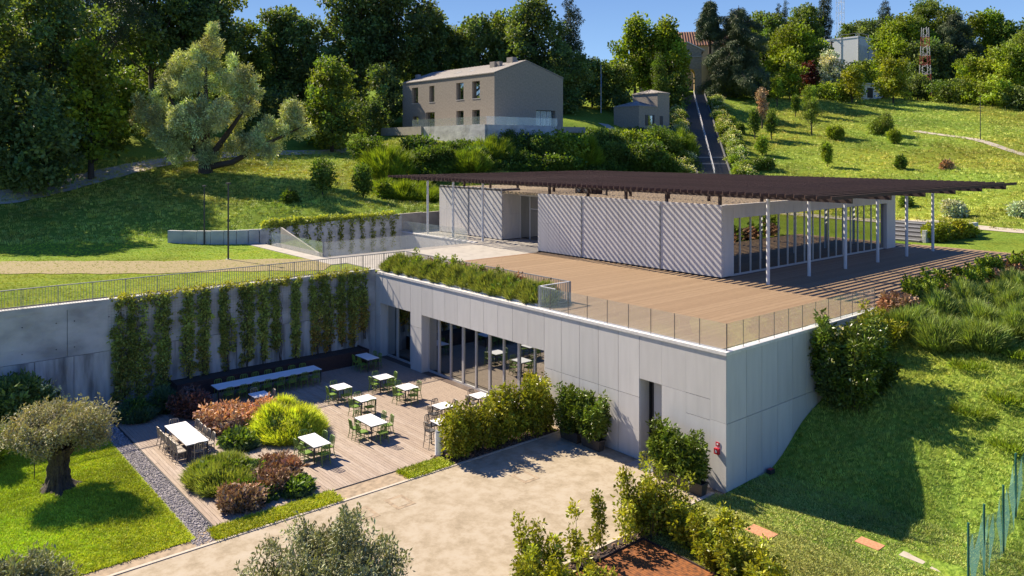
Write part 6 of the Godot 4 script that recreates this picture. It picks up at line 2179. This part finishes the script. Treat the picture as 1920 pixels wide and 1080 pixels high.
# ------------------------------------------------------------------ trees
func broad_tree(called: String, label: String, at: Vector3, h: float, w: float, m: Material, low: float, sd: int, mesh := "tree", dens := 1.0, group := "") -> Node3D:
	var r := RandomNumberGenerator.new()
	r.seed = sd
	var o := thing(called, label, "tree", at, 0.0, group)
	var c0 := h * low
	var ch := h - c0
	var lobes := []
	var n := 20 + int(h * 0.9)
	for i in n:
		var u := (i + 0.5) / n
		var y := c0 + ch * (0.1 + 0.84 * u)
		var prof := sqrt(maxf(0.03, 1.0 - pow((u - 0.38) / 0.68, 2.0)))
		var a := i * 2.39996 + r.randf_range(-0.4, 0.4)
		var q := prof * w * 0.5 * r.randf_range(0.3, 0.98)
		var k := w * r.randf_range(0.1, 0.18)
		lobes.append([Vector3(cos(a) * q, y, sin(a) * q), Vector3(k, k * r.randf_range(0.6, 0.9), k)])
	lobes.append([Vector3(0, c0 + ch * 0.45, 0), Vector3(w * 0.2, ch * 0.32, w * 0.2)])
	var st := st_new()
	var tr := clampf(h * 0.018, 0.06, 0.45)
	tube(st, [Vector3(0, -0.5, 0), Vector3(0.05 * tr, h * 0.15, 0), Vector3(-tr, h * 0.45, tr * 0.5), Vector3(0, h * 0.8, 0)], [tr * 1.35, tr, tr * 0.7, tr * 0.2], 7)
	put("trunk", st_done(st), M.bark, o)
	st = st_new()
	for i in lobes.size() - 1:
		if i % 2 == 0:
			var e: Vector3 = lobes[i][0]
			var b := Vector3(0, minf(maxf(e.y * 0.55, h * 0.12), h * 0.7), 0)
			tube(st, [b, b.lerp(e, 0.55) + Vector3(0, -0.03 * h, 0), e], [tr * 0.45, tr * 0.28, tr * 0.1], 5)
	put("limbs", st_done(st), M.bark, o)
	var area := 3.1 * w * ch * 0.75
	foliage(o, "crown", lobes, int(clampf(area * 2.3 * dens, 110.0, 1900.0)), L[mesh], m, 0.7, 1.45, r, 0.38, 0.25)
	return o

func cypress(called: String, label: String, at: Vector3, h: float, w: float, m: Material, sd: int) -> void:
	var r := RandomNumberGenerator.new()
	r.seed = sd
	var o := thing(called, label, "tree", at)
	var st := st_new()
	tube(st, [Vector3(0, -0.5, 0), Vector3(0, h * 0.9, 0)], [w * 0.07, 0.04], 6)
	put("trunk", st_done(st), M.bark, o)
	var lobes := []
	for i in 14:
		var u := (i + 0.5) / 14.0
		var q := w * 0.5 * sqrt(maxf(0.02, 1.0 - pow(u * 1.02 - 0.25, 2.0) / 0.62)) * 0.9
		lobes.append([Vector3(r.randf_range(-0.1, 0.1) * w, h * (0.04 + 0.94 * u), r.randf_range(-0.1, 0.1) * w), Vector3(q, h * 0.06, q)])
	foliage(o, "crown", lobes, int(clampf(h * w * 8.0, 260.0, 1200.0)), L.fine, m, 0.8, 1.5, r, 0.25, 0.5, true)

func cedar(called: String, label: String, at: Vector3, h: float, w: float, m: Material, low: float, sd: int) -> void:
	var r := RandomNumberGenerator.new()
	r.seed = sd
	var o := thing(called, label, "tree", at)
	var st := st_new()
	tube(st, [Vector3(0, -0.5, 0), Vector3(0, h * 0.5, 0), Vector3(0.2, h * 0.99, 0)], [h * 0.022, h * 0.014, 0.05], 7)
	put("trunk", st_done(st), M.bark, o)
	var xf := []
	var cols := []
	var lt := st_new()
	var n := 58
	for i in n:
		var u := float(i) / n
		var y := h * lerpf(maxf(low, 0.08), 0.97, u)
		var l := w * 0.5 * maxf(0.14, sqrt(maxf(0.0, 1.0 - pow(u, 1.5)))) * r.randf_range(0.6, 1.15)
		var a := i * 2.39996 + r.randf_range(-0.5, 0.5)
		var d := Vector3(cos(a), 0, sin(a))
		var e := Vector3(0, y, 0) + d * l + Vector3(0, l * r.randf_range(-0.32, 0.05), 0)
		var mid := Vector3(0, y, 0) + d * l * 0.55 + Vector3(0, l * 0.08, 0)
		tube(lt, [Vector3(0, y - l * 0.12, 0), mid, e], [0.13, 0.08, 0.03], 5)
		var tint := r.randf_range(0.7, 1.3)
		for k in int(9 + l * 10):
			var v := 0.2 + 0.85 * r.randf()
			var p := Vector3(0, y - l * 0.12, 0).lerp(mid, v * 2.0) if v < 0.5 else mid.lerp(e, v * 2.0 - 1.0)
			var sw := (1.1 - v * 0.7) * l * 0.26
			p += d.cross(Vector3.UP) * r.randf_range(-1, 1) * sw + Vector3(0, -r.randf() * 0.9, 0)
			xf.append(Transform3D(Basis(Vector3.UP, r.randf() * TAU).scaled(Vector3.ONE * r.randf_range(1.0, 1.9)), p))
			var t := tint * r.randf_range(0.7, 1.3)
			cols.append(Color(t, t, t))
	put("limbs", st_done(lt), M.bark, o)
	multi(o, "crown", L.needle, m, xf, cols)

func build_trees() -> void:
	willow()
	var rows := [
["broad", "oak_dark", -77.0, 13.7, 21.9, 12.6, 0.02, "dark broadleaf tree filling the left edge above the path"],
["broad", "oak_dark", -87.8, 7.9, 34.6, 15.1, 0.05, "tall dark broadleaf tree at the upper left corner"],
["broad", "bright", -75.8, 6.1, 25.0, 6.0, 0.10, "sunlit yellow green tree among the dark trees at upper left"],
["broad", "oak_dark", -72.6, 11.6, 17.2, 8.0, 0.00, "low dark tree mass above the start of the path"],
["pine", "conifer", -106.7, -0.7, 38.1, 16.1, 0.50, "dark umbrella pine with spreading crown at upper left"],
["broad", "oak_dark", -114.0, -10.6, 42.9, 16.1, 0.30, "tall dark tree with bare lower trunk behind the silvery willow, left one"],
["broad", "oak_dark", -113.2, -17.8, 42.1, 13.1, 0.28, "tall dark tree with gaps of sky right behind the silvery willow"],
["broad", "bright", -89.0, 0.1, 21.9, 5.7, 0.00, "bright green bush tree between dark wood and silvery willow"],
["broad", "oak_dark", -88.5, 4.1, 19.0, 7.8, 0.00, "dark undergrowth tree above the shaded path"],
["broad", "oak_dark", -101.1, -7.4, 20.1, 10.0, 0.00, "dark undergrowth tree behind the willow at the wood edge"],
["broad", "oak", -118.0, -27.7, 36.0, 10.4, 0.12, "mid green tree right behind the top of the willow"],
["broad", "oak_dark", -118.1, -33.7, 39.2, 9.2, 0.10, "dark tree with the pointed top right of the willow"],
["broad", "oak_dark", -112.8, -36.9, 37.6, 8.6, 0.10, "dark tree left of the first big gap of sky"],
["broad", "oak_dark", -132.7, -28.8, 35.8, 12.3, 0.05, "dark background tree left of the gap of sky"],
["broad", "oak_dark", -96.5, -22.1, 22.1, 8.9, 0.00, "dark low tree behind the leaning willow branch"],
["broad", "oak", -81.0, -25.0, 25.9, 7.8, 0.02, "rounded green tree standing left of the plaster house"],
["broad", "bright", -85.7, -25.5, 22.0, 6.1, 0.00, "light green bush tree left of the plaster house"],
["broad", "oak_dark", -107.6, -43.1, 42.9, 12.4, 0.15, "very tall dark tree above the left end of the house roof"],
["broad", "oak_dark", -105.0, -49.3, 44.7, 14.6, 0.20, "very tall dark tree with visible limbs behind the house"],
["broad", "oak_dark", -105.9, -57.5, 40.0, 11.1, 0.10, "dark tree behind the middle of the house roof"],
["broad", "oak", -106.2, -63.3, 37.6, 9.4, 0.10, "sunlit green tree behind the house ridge"],
["broad", "oak_dark", -101.6, -65.6, 38.8, 9.7, 0.10, "dark tree behind the house chimneys"],
["broad", "oak", -99.9, -70.8, 40.0, 9.9, 0.08, "green tree with lit left side behind the house gable"],
["broad", "oak_dark", -91.4, -71.6, 41.6, 12.0, 0.06, "broad dark tree towering over the house gable"],
["cypress", "conifer", -89.7, -79.7, 41.7, 6.2, 0.05, "dark pointed conifer right of the gable tree"],
["broad", "oak_dark", -83.5, -71.6, 30.9, 10.5, 0.00, "dark tree beside the right end of the house"],
["broad", "oak_dark", -87.1, -82.9, 31.1, 8.2, 0.00, "dark low tree near the flagpole"],
["broad", "oak_dark", -93.7, -40.9, 27.2, 7.0, 0.00, "dark tree close behind the left end of the house"],
["broad", "oak_dark", -90.1, -35.8, 20.7, 7.5, 0.00, "dark bush tree at the left corner of the house"],
["broad", "oak", -84.1, -86.4, 30.1, 7.2, 0.00, "olive green tree between flagpole and portal"],
["broad", "bright", -88.4, -96.8, 40.3, 9.3, 0.12, "airy sunlit tree left of the portal, left crown"],
["broad", "bright", -83.3, -99.8, 39.1, 9.7, 0.10, "airy sunlit tree left of the portal, right crown"],
["cypress", "slope_leaf", -78.8, -92.7, 31.7, 3.6, 0.00, "narrow green cypress before the portal trees"],
["broad", "oak_dark", -80.4, -84.5, 23.7, 6.0, 0.00, "dark bush behind the cottage roof"],
["broad", "oak", -77.8, -97.0, 28.3, 4.7, 0.00, "dark green bush beside the stairs head"],
["cedar", "cedar_leaf", -79.4, -119.9, 44.4, 17.2, 0.10, "large dark cedar with drooping branches beside the portal"],
["cedar", "cedar_leaf", -85.7, -118.6, 46.6, 5.2, 0.62, "second cedar top left of the large cedar"],
["broad", "oak", -90.1, -149.0, 47.9, 10.7, 0.05, "green tree right behind the cedar"],
["cypress", "conifer", -99.3, -169.2, 53.2, 2.1, 0.00, "left one of two slim cypress tops on the skyline"],
["cypress", "conifer", -98.2, -170.4, 53.6, 2.4, 0.00, "right one of two slim cypress tops on the skyline"],
["broad", "bright", -80.0, -144.0, 42.4, 15.1, 0.05, "broad sunlit tree between cedar and wrapped building"],
["cypress", "conifer", -96.3, -188.2, 60.1, 5.5, 0.00, "tall dark cypress behind the wrapped building"],
["broad", "oak", -97.7, -181.9, 54.5, 11.4, 0.10, "dark green skyline tree left of the tall cypress"],
["broad", "oak", -92.3, -197.6, 50.6, 10.9, 0.05, "skyline tree above the wrapped building"],
["broad", "oak_dark", -85.5, -196.4, 50.2, 11.4, 0.05, "dark skyline tree right of the antenna mast"],
["cypress", "conifer", -73.5, -176.5, 50.8, 6.2, 0.00, "dark conifer right above the wrapped building"],
["broad", "bright", -69.1, -175.5, 47.0, 15.4, 0.04, "large bright chestnut like tree right of the wrapped building"],
["broad", "oak", -75.7, -208.0, 56.0, 16.7, 0.05, "tall round skyline tree above the red white mast"],
["broad", "oak_dark", -61.8, -171.7, 39.5, 10.9, 0.00, "dark tree behind the red white mast"],
["cedar", "cedar_leaf", -58.0, -179.3, 47.2, 14.3, 0.05, "broad dark conifer right of the red white mast"],
["broad", "bright", -55.2, -191.9, 47.8, 12.7, 0.04, "sunlit tree on the right skyline"],
["broad", "oak", -49.1, -193.0, 45.0, 11.8, 0.04, "green tree at the right end of the skyline"],
["broad", "bright", -50.1, -166.9, 34.3, 9.0, 0.00, "bright yellow green tree right of the mast foot"],
["broad", "bright", -43.0, -166.1, 35.9, 11.0, 0.00, "bright tree at the right edge of the wood"],
["broad", "oak", -40.3, -172.4, 39.1, 12.9, 0.00, "green tree cut by the right edge of the picture"],
["broad", "oak", -50.8, -156.8, 28.3, 9.3, 0.00, "dark green bush at the wood edge right of the mast"],
["broad", "bright", -42.6, -157.2, 27.8, 10.1, 0.00, "low bright tree at the far right wood edge"],
["broad", "oak_dark", -37.3, -157.4, 25.8, 7.7, 0.00, "dark bush at the right end of the crest"],
["broad", "lime_tree", -56.9, -143.4, 32.7, 6.6, 0.10, "yellow green young tree before the white hut"],
["broad", "lime_tree", -61.6, -134.7, 30.9, 5.6, 0.08, "yellow green slender tree left of the white hut"],
["broad", "copper", -71.8, -135.1, 32.6, 3.5, 0.00, "dark red copper beech left of the utility pole"],
["broad", "silver", -68.6, -138.8, 35.3, 4.9, 0.00, "grey green dense tree beside the utility pole"],
["broad", "oak", -76.1, -145.5, 37.5, 6.2, 0.00, "green tree behind the copper beech"],
["broad", "bright", -67.4, -149.6, 33.3, 7.3, 0.00, "bright tree in front of the wrapped building"],
["broad", "bright", -65.2, -155.3, 31.7, 6.2, 0.00, "bright bush tree behind the white hut"],
["broad", "slope_bright", -66.3, -135.4, 27.0, 8.0, 0.00, "yellowish bush left of the white hut"],
["broad", "bright", -72.2, -128.4, 31.6, 6.9, 0.10, "light green tree at the garden edge right of the cedar"],
["broad", "slope_bright", -78.9, -126.6, 28.5, 10.6, 0.00, "bright shrub row under the cedar"],
["broad", "bright", -81.6, -120.4, 27.7, 7.0, 0.00, "bright shrub beside the portal side wall"],
["broad", "oak_dark", -57.9, -157.7, 30.0, 6.0, 0.00, "dark bush at the foot of the mast"],
["broad", "oak", -117.6, -163.0, 47.0, 9.2, 0.00, "distant green tree behind the church roof"],
["broad", "oak", -113.5, -175.6, 50.9, 14.1, 0.00, "distant tree on the skyline behind the cedar"],
["broad", "oak", -142.3, -149.3, 35.7, 11.2, 0.00, "distant tree low on the skyline near the flagpole"],
["broad", "oak_dark", -158.5, 1.7, 38.8, 16.4, 0.02, "far dark tree closing the wood at the left edge"],
["broad", "oak_dark", -154.2, -6.5, 36.1, 17.7, 0.00, "far dark tree behind the umbrella pine"],
["broad", "oak_dark", -146.3, -12.7, 34.7, 15.4, 0.00, "far dark tree left of the bare trunked pair"],
["broad", "oak_dark", -141.4, -21.6, 36.1, 15.6, 0.00, "far dark tree between the bare trunked pair"],
["broad", "oak_dark", -139.8, -28.2, 33.3, 13.8, 0.00, "far dark tree behind the silvery willow top"],
["broad", "oak_dark", -122.4, -10.0, 26.5, 12.4, 0.00, "dark wood edge tree above the hill path"],
["broad", "oak_dark", -115.5, -15.1, 24.6, 11.4, 0.00, "dark wood edge tree directly behind the willow"],
["broad", "oak_dark", -123.5, -39.8, 32.7, 12.3, 0.00, "far dark tree below the gap of sky"],
["broad", "oak_dark", -122.7, -48.4, 31.2, 13.8, 0.00, "far dark tree left of the house roof"],
["broad", "oak_dark", -80.6, 17.9, 33.4, 14.2, 0.05, "dark tree reaching in from beyond the left edge"],
["broad", "oak_dark", -80.0, 25.1, 30.6, 15.4, 0.05, "large tree beyond the left edge shading the slope"],
["young", "dry", -59.9, -98.1, 24.1, 2.3, 0.15, "brownish young tree on the upper meadow beside the stairs"],
["young", "slope_leaf", -56.2, -90.0, 19.9, 2.0, 0.15, "small green young tree next to the brownish one"],
["young", "slope_leaf", -54.4, -92.1, 19.9, 2.0, 0.15, "second small green young tree next to the brownish one"],
["young", "oak", -51.6, -100.1, 21.9, 3.1, 0.30, "forked young tree in mid meadow"],
["young", "slope_bright", -60.2, -114.8, 25.5, 3.5, 0.30, "pale young tree above the forked one"],
["young", "slope_leaf", -60.8, -110.9, 23.3, 1.2, 0.30, "slim sapling left of the pale young tree"],
["young", "bright", -68.5, -117.3, 27.8, 2.8, 0.35, "young tree with bare stem by the garden edge"],
["bush", "slope_bright", -47.0, -99.3, 16.9, 2.1, 0.00, "round bright bush in mid meadow"],
["bush", "oak", -43.3, -108.4, 19.2, 3.6, 0.00, "dark dense bush in the meadow before the white hut"],
["young", "slope_bright", -38.9, -102.8, 16.2, 2.1, 0.10, "light green sapling beside the dense meadow bush"],
["young", "slope_bright", -49.8, -82.1, 15.0, 1.7, 0.10, "small sapling left in the lower meadow"],
["bush", "laurel", -45.5, -74.8, 11.7, 2.8, 0.00, "round dark bush beside the lower stairs"],
["young", "slope_bright", -39.3, -82.1, 14.0, 1.1, 0.10, "thin sapling above the middle of the canopy"],
["young", "slope_leaf", -30.6, -86.2, 12.1, 1.0, 0.10, "thin sapling above the right part of the canopy"],
["young", "dry", -25.7, -88.9, 11.4, 1.2, 0.10, "dry brown sapling above the right end of the canopy"],
["young", "slope_leaf", -60.1, -91.6, 17.4, 1.1, 0.10, "thin sapling beside the white shrubs"],
["bush", "silver", -15.5, -63.7, 7.6, 2.0, 0.00, "silvery grey bush at the foot of the right meadow"],
["bush", "silver", -9.8, -65.9, 7.5, 2.2, 0.00, "silvery grey bush at the right edge below the meadow"],
["young", "slope_leaf", -22.7, -69.3, 5.8, 0.9, 0.00, "tiny sapling behind the right columns"],
["young", "slope_leaf", -55.1, -15.3, 11.5, 1.9, 0.10, "slender young tree on the left slope above the patio wall"],
["young", "slope_leaf", -56.0, -11.1, 12.1, 2.7, 0.20, "thin leafy young tree on the left slope under the path"],
["young", "slope_bright", -55.5, -18.0, 9.5, 1.4, 0.10, "small sapling on the left slope near the canopy corner"],
["young", "slope_leaf", -54.4, -6.9, 8.3, 1.0, 0.10, "small sapling in the shade behind the curved wall"]
	]
	for k in rows.size():
		var t: Array = rows[k]
		var y := hill(t[2], t[3])
		var at := Vector3(t[2], y - 0.2, t[3])
		var h: float = t[4] - y + 0.2
		var m: Material = M[t[1]]
		match t[0]:
			"broad":
				broad_tree("broadleaf_tree", t[7], at, maxf(h, 2.5), t[5], m, t[6], 500 + k, "tree2" if t[4] > 38.0 else "tree")
			"pine":
				broad_tree("umbrella_pine", t[7], at, h, t[5], m, t[6], 500 + k, "fine", 1.4)
			"cypress":
				cypress("cypress", t[7], at, h, t[5], m, 500 + k)
			"cedar":
				cedar("cedar", t[7], at, h, t[5], m, t[6], 500 + k)
			"young":
				broad_tree("young_tree", t[7], at, maxf(h, 1.0), t[5] * 0.85, m, maxf(0.22, t[6]), 500 + k, "fine", 0.42, "young trees planted on the slopes")
			"bush":
				bushy("meadow_bush", t[7], "shrub", at, Vector3(t[5], maxf(h, 1.0), t[5]), 420, "fine", t[1], 0.8, 1.4, 500 + k, "", 8)

func willow() -> void:
	var r := RandomNumberGenerator.new()
	r.seed = 400
	var at := Vector3(-71.9, hill(-71.9, -4.7), -4.7)
	var o := thing("willow", "big silvery green willow with a branch leaning out to the right beside the path", "tree", at)
	var rx := Vector3(0.645, 0, -0.764)
	var fx := Vector3(-0.764, 0, -0.645)
	# lobes as (across, up, away, radius)
	var lb := [[0, 2.5, 0, 1.9], [-2.5, 3.0, 0, 1.8], [1.6, 3.5, 0.5, 1.8], [-5.2, 6.0, 0, 1.8], [-7.2, 5.4, 0.6, 1.5], [-6.4, 7.6, 0.4, 1.4], [-3.4, 6.5, 1.5, 2.0], [0, 6.5, 0, 2.1], [2.6, 6.8, 0.5, 2.0], [4.2, 7.8, 1.0, 1.5], [-4.6, 9.2, 0.5, 1.7], [-1.8, 9.6, 0, 2.0], [1.0, 9.8, 0.8, 1.9], [3.4, 10.2, 0.6, 1.6], [5.0, 9.4, 0.2, 1.0], [-2.8, 11.6, 0.3, 1.7], [-0.4, 12.6, 0.3, 1.9], [1.8, 12.4, 0.5, 1.7], [0.2, 14.6, 0.2, 1.4], [0.6, 15.8, 0.2, 0.9], [-1.2, 5.0, -2.2, 2.2], [1.5, 5.0, -2.4, 2.1], [-3.4, 4.4, -1.5, 1.9], [5.2, 3.2, -0.6, 1.6], [6.6, 4.2, -0.4, 1.7], [8.0, 4.8, 0, 1.6], [8.6, 6.6, 0.4, 1.5], [10.0, 5.6, 0.4, 1.4], [11.0, 4.6, 0.6, 1.0], [7.4, 2.6, -0.4, 1.2], [9.3, 7.4, 0.4, 0.9]]
	var lobes := []
	for l in lb:
		var c: Vector3 = rx * l[0] * 1.03 + Vector3(0, l[1], 0) + fx * l[2]
		for q in 4:
			var sr: float = l[3] * r.randf_range(0.32, 0.6)
			var off: Vector3 = ball(r) * l[3] * 0.85
			lobes.append([c + off, Vector3(sr, sr * r.randf_range(0.8, 1.5), sr)])
	var st := st_new()
	tube(st, [Vector3(0, -0.6, 0), Vector3(0, 1.2, 0), Vector3(0, 6, 0), Vector3(0.3, 13, 0)], [0.9, 0.7, 0.4, 0.08], 8)
	put("trunk", st_done(st), M.bark, o)
	var ls := st_new()
	tube(ls, [Vector3(0, 0.5, 0), rx * 3.0 + Vector3(0, 1.1, 0), rx * 6.5 + Vector3(0, 3.0, 0), rx * 11.5 + Vector3(0, 5.4, 0)], [0.42, 0.34, 0.24, 0.06], 7)
	tube(ls, [Vector3(0, 1.0, 0), rx * 2.6 + Vector3(0, 4.5, 0), rx * 5.0 + Vector3(0, 8.0, 0)], [0.4, 0.3, 0.08], 7)
	tube(ls, [Vector3(0, 1.0, 0), rx * -2.2 + Vector3(0, 5.0, 0), rx * -4.6 + Vector3(0, 9.4, 0)], [0.4, 0.28, 0.08], 7)
	tube(ls, [Vector3(0, 1.5, 0), rx * -3.0 + Vector3(0, 3.6, 0), rx * -6.0 + Vector3(0, 5.4, 0)], [0.34, 0.2, 0.06], 7)
	put("limbs", st_done(ls), M.bark, o)
	foliage(o, "crown", lobes, 3600, L.willow, M.willow_leaf, 0.7, 1.3, r, 0.3, 0.3)

# ------------------------------------------------------------------ grass
func scatter(called: String, label: String, mesh: String, m: String, n: int, a: Vector2, b: Vector2, hf: Callable, ok: Callable, s0: float, s1: float, sd: int) -> void:
	var r := RandomNumberGenerator.new()
	r.seed = sd
	var xf := []
	var cols := []
	for i in n:
		var x := r.randf_range(a.x, b.x)
		var z := r.randf_range(a.y, b.y)
		if not ok.call(x, z):
			continue
		var s := r.randf_range(s0, s1)
		xf.append(Transform3D(Basis(Vector3.UP, r.randf() * TAU).scaled(Vector3(s, s * r.randf_range(0.6, 1.3), s)), Vector3(x, hf.call(x, z) - 0.005, z)))
		var g := grass_tint(x, z)
		var t := r.randf_range(0.6, 1.4)
		cols.append(Color(g.r * t * r.randf_range(0.9, 1.2), g.g * t, g.b * t))
	stuff(multi(self, called, L[mesh], M[m], xf, cols), label)

func on_slab(x: float, z: float) -> bool:
	for s in [[2.6, 1.73], [5.38, -0.35], [6.71, -0.55], [7.75, -0.5]]:
		if absf(x - s[0]) < 0.5 and absf(z - s[1]) < 0.36:
			return true
	return false

func build_grass() -> void:
	var flat := func(x, z): return 0.0
	scatter("lawn_grass", "short bright grass of the front lawn", "grass", "blade", 60000, Vector2(-26.2, 16.85), Vector2(-9.5, 31.0), flat, func(x, z): return true, 0.8, 1.5, 801)
	scatter("strip_grass", "grass of the strips along the deck", "grass", "blade", 5200, Vector2(-9.86, 6.5), Vector2(-8.95, 16.2), flat, func(x, z): return z < 8.6 or z > 11.6, 1.0, 1.9, 802)
	scatter("right_grass", "short dry grass of the right lawn", "grass", "blade_dry", 26000, Vector2(-0.15, -3.0), Vector2(12.0, 9.0), bank, func(x, z): return not (x < 5.4 and z > 5.2) and (x > 0.1 or z > 0.3) and not on_slab(x, z), 0.7, 1.3, 803)
	scatter("bank_grass", "rough grass covering the bank", "wild", "blade_hill", 44000, Vector2(0.1, -30.0), Vector2(16.0, -2.0), bank, func(x, z): return z > -26.0 or x > 1.5, 0.3, 0.75, 804)
	scatter("upper_grass", "grass of the upper lawn behind the railing", "wild", "blade", 16000, Vector2(-58.0, 1.0), Vector2(-27.6, 34.0), hill, func(x, z): return true, 0.25, 0.5, 805)
	scatter("slope_grass", "long grass on the left hillside", "hill", "blade_hill", 15000, Vector2(-82.0, -36.0), Vector2(-46.6, 34.0), hill, func(x, z): return foot(x, z) > 1.0 and (x < -46.6), 0.5, 1.1, 806)
	scatter("meadow_grass", "long grass of the right meadow", "hill", "blade_hill", 26000, Vector2(-76.0, -158.0), Vector2(12.0, -58.0), hill, func(x, z): return x > -46.0 - (-66.0 - z) * 0.72, 0.5, 1.2, 807)
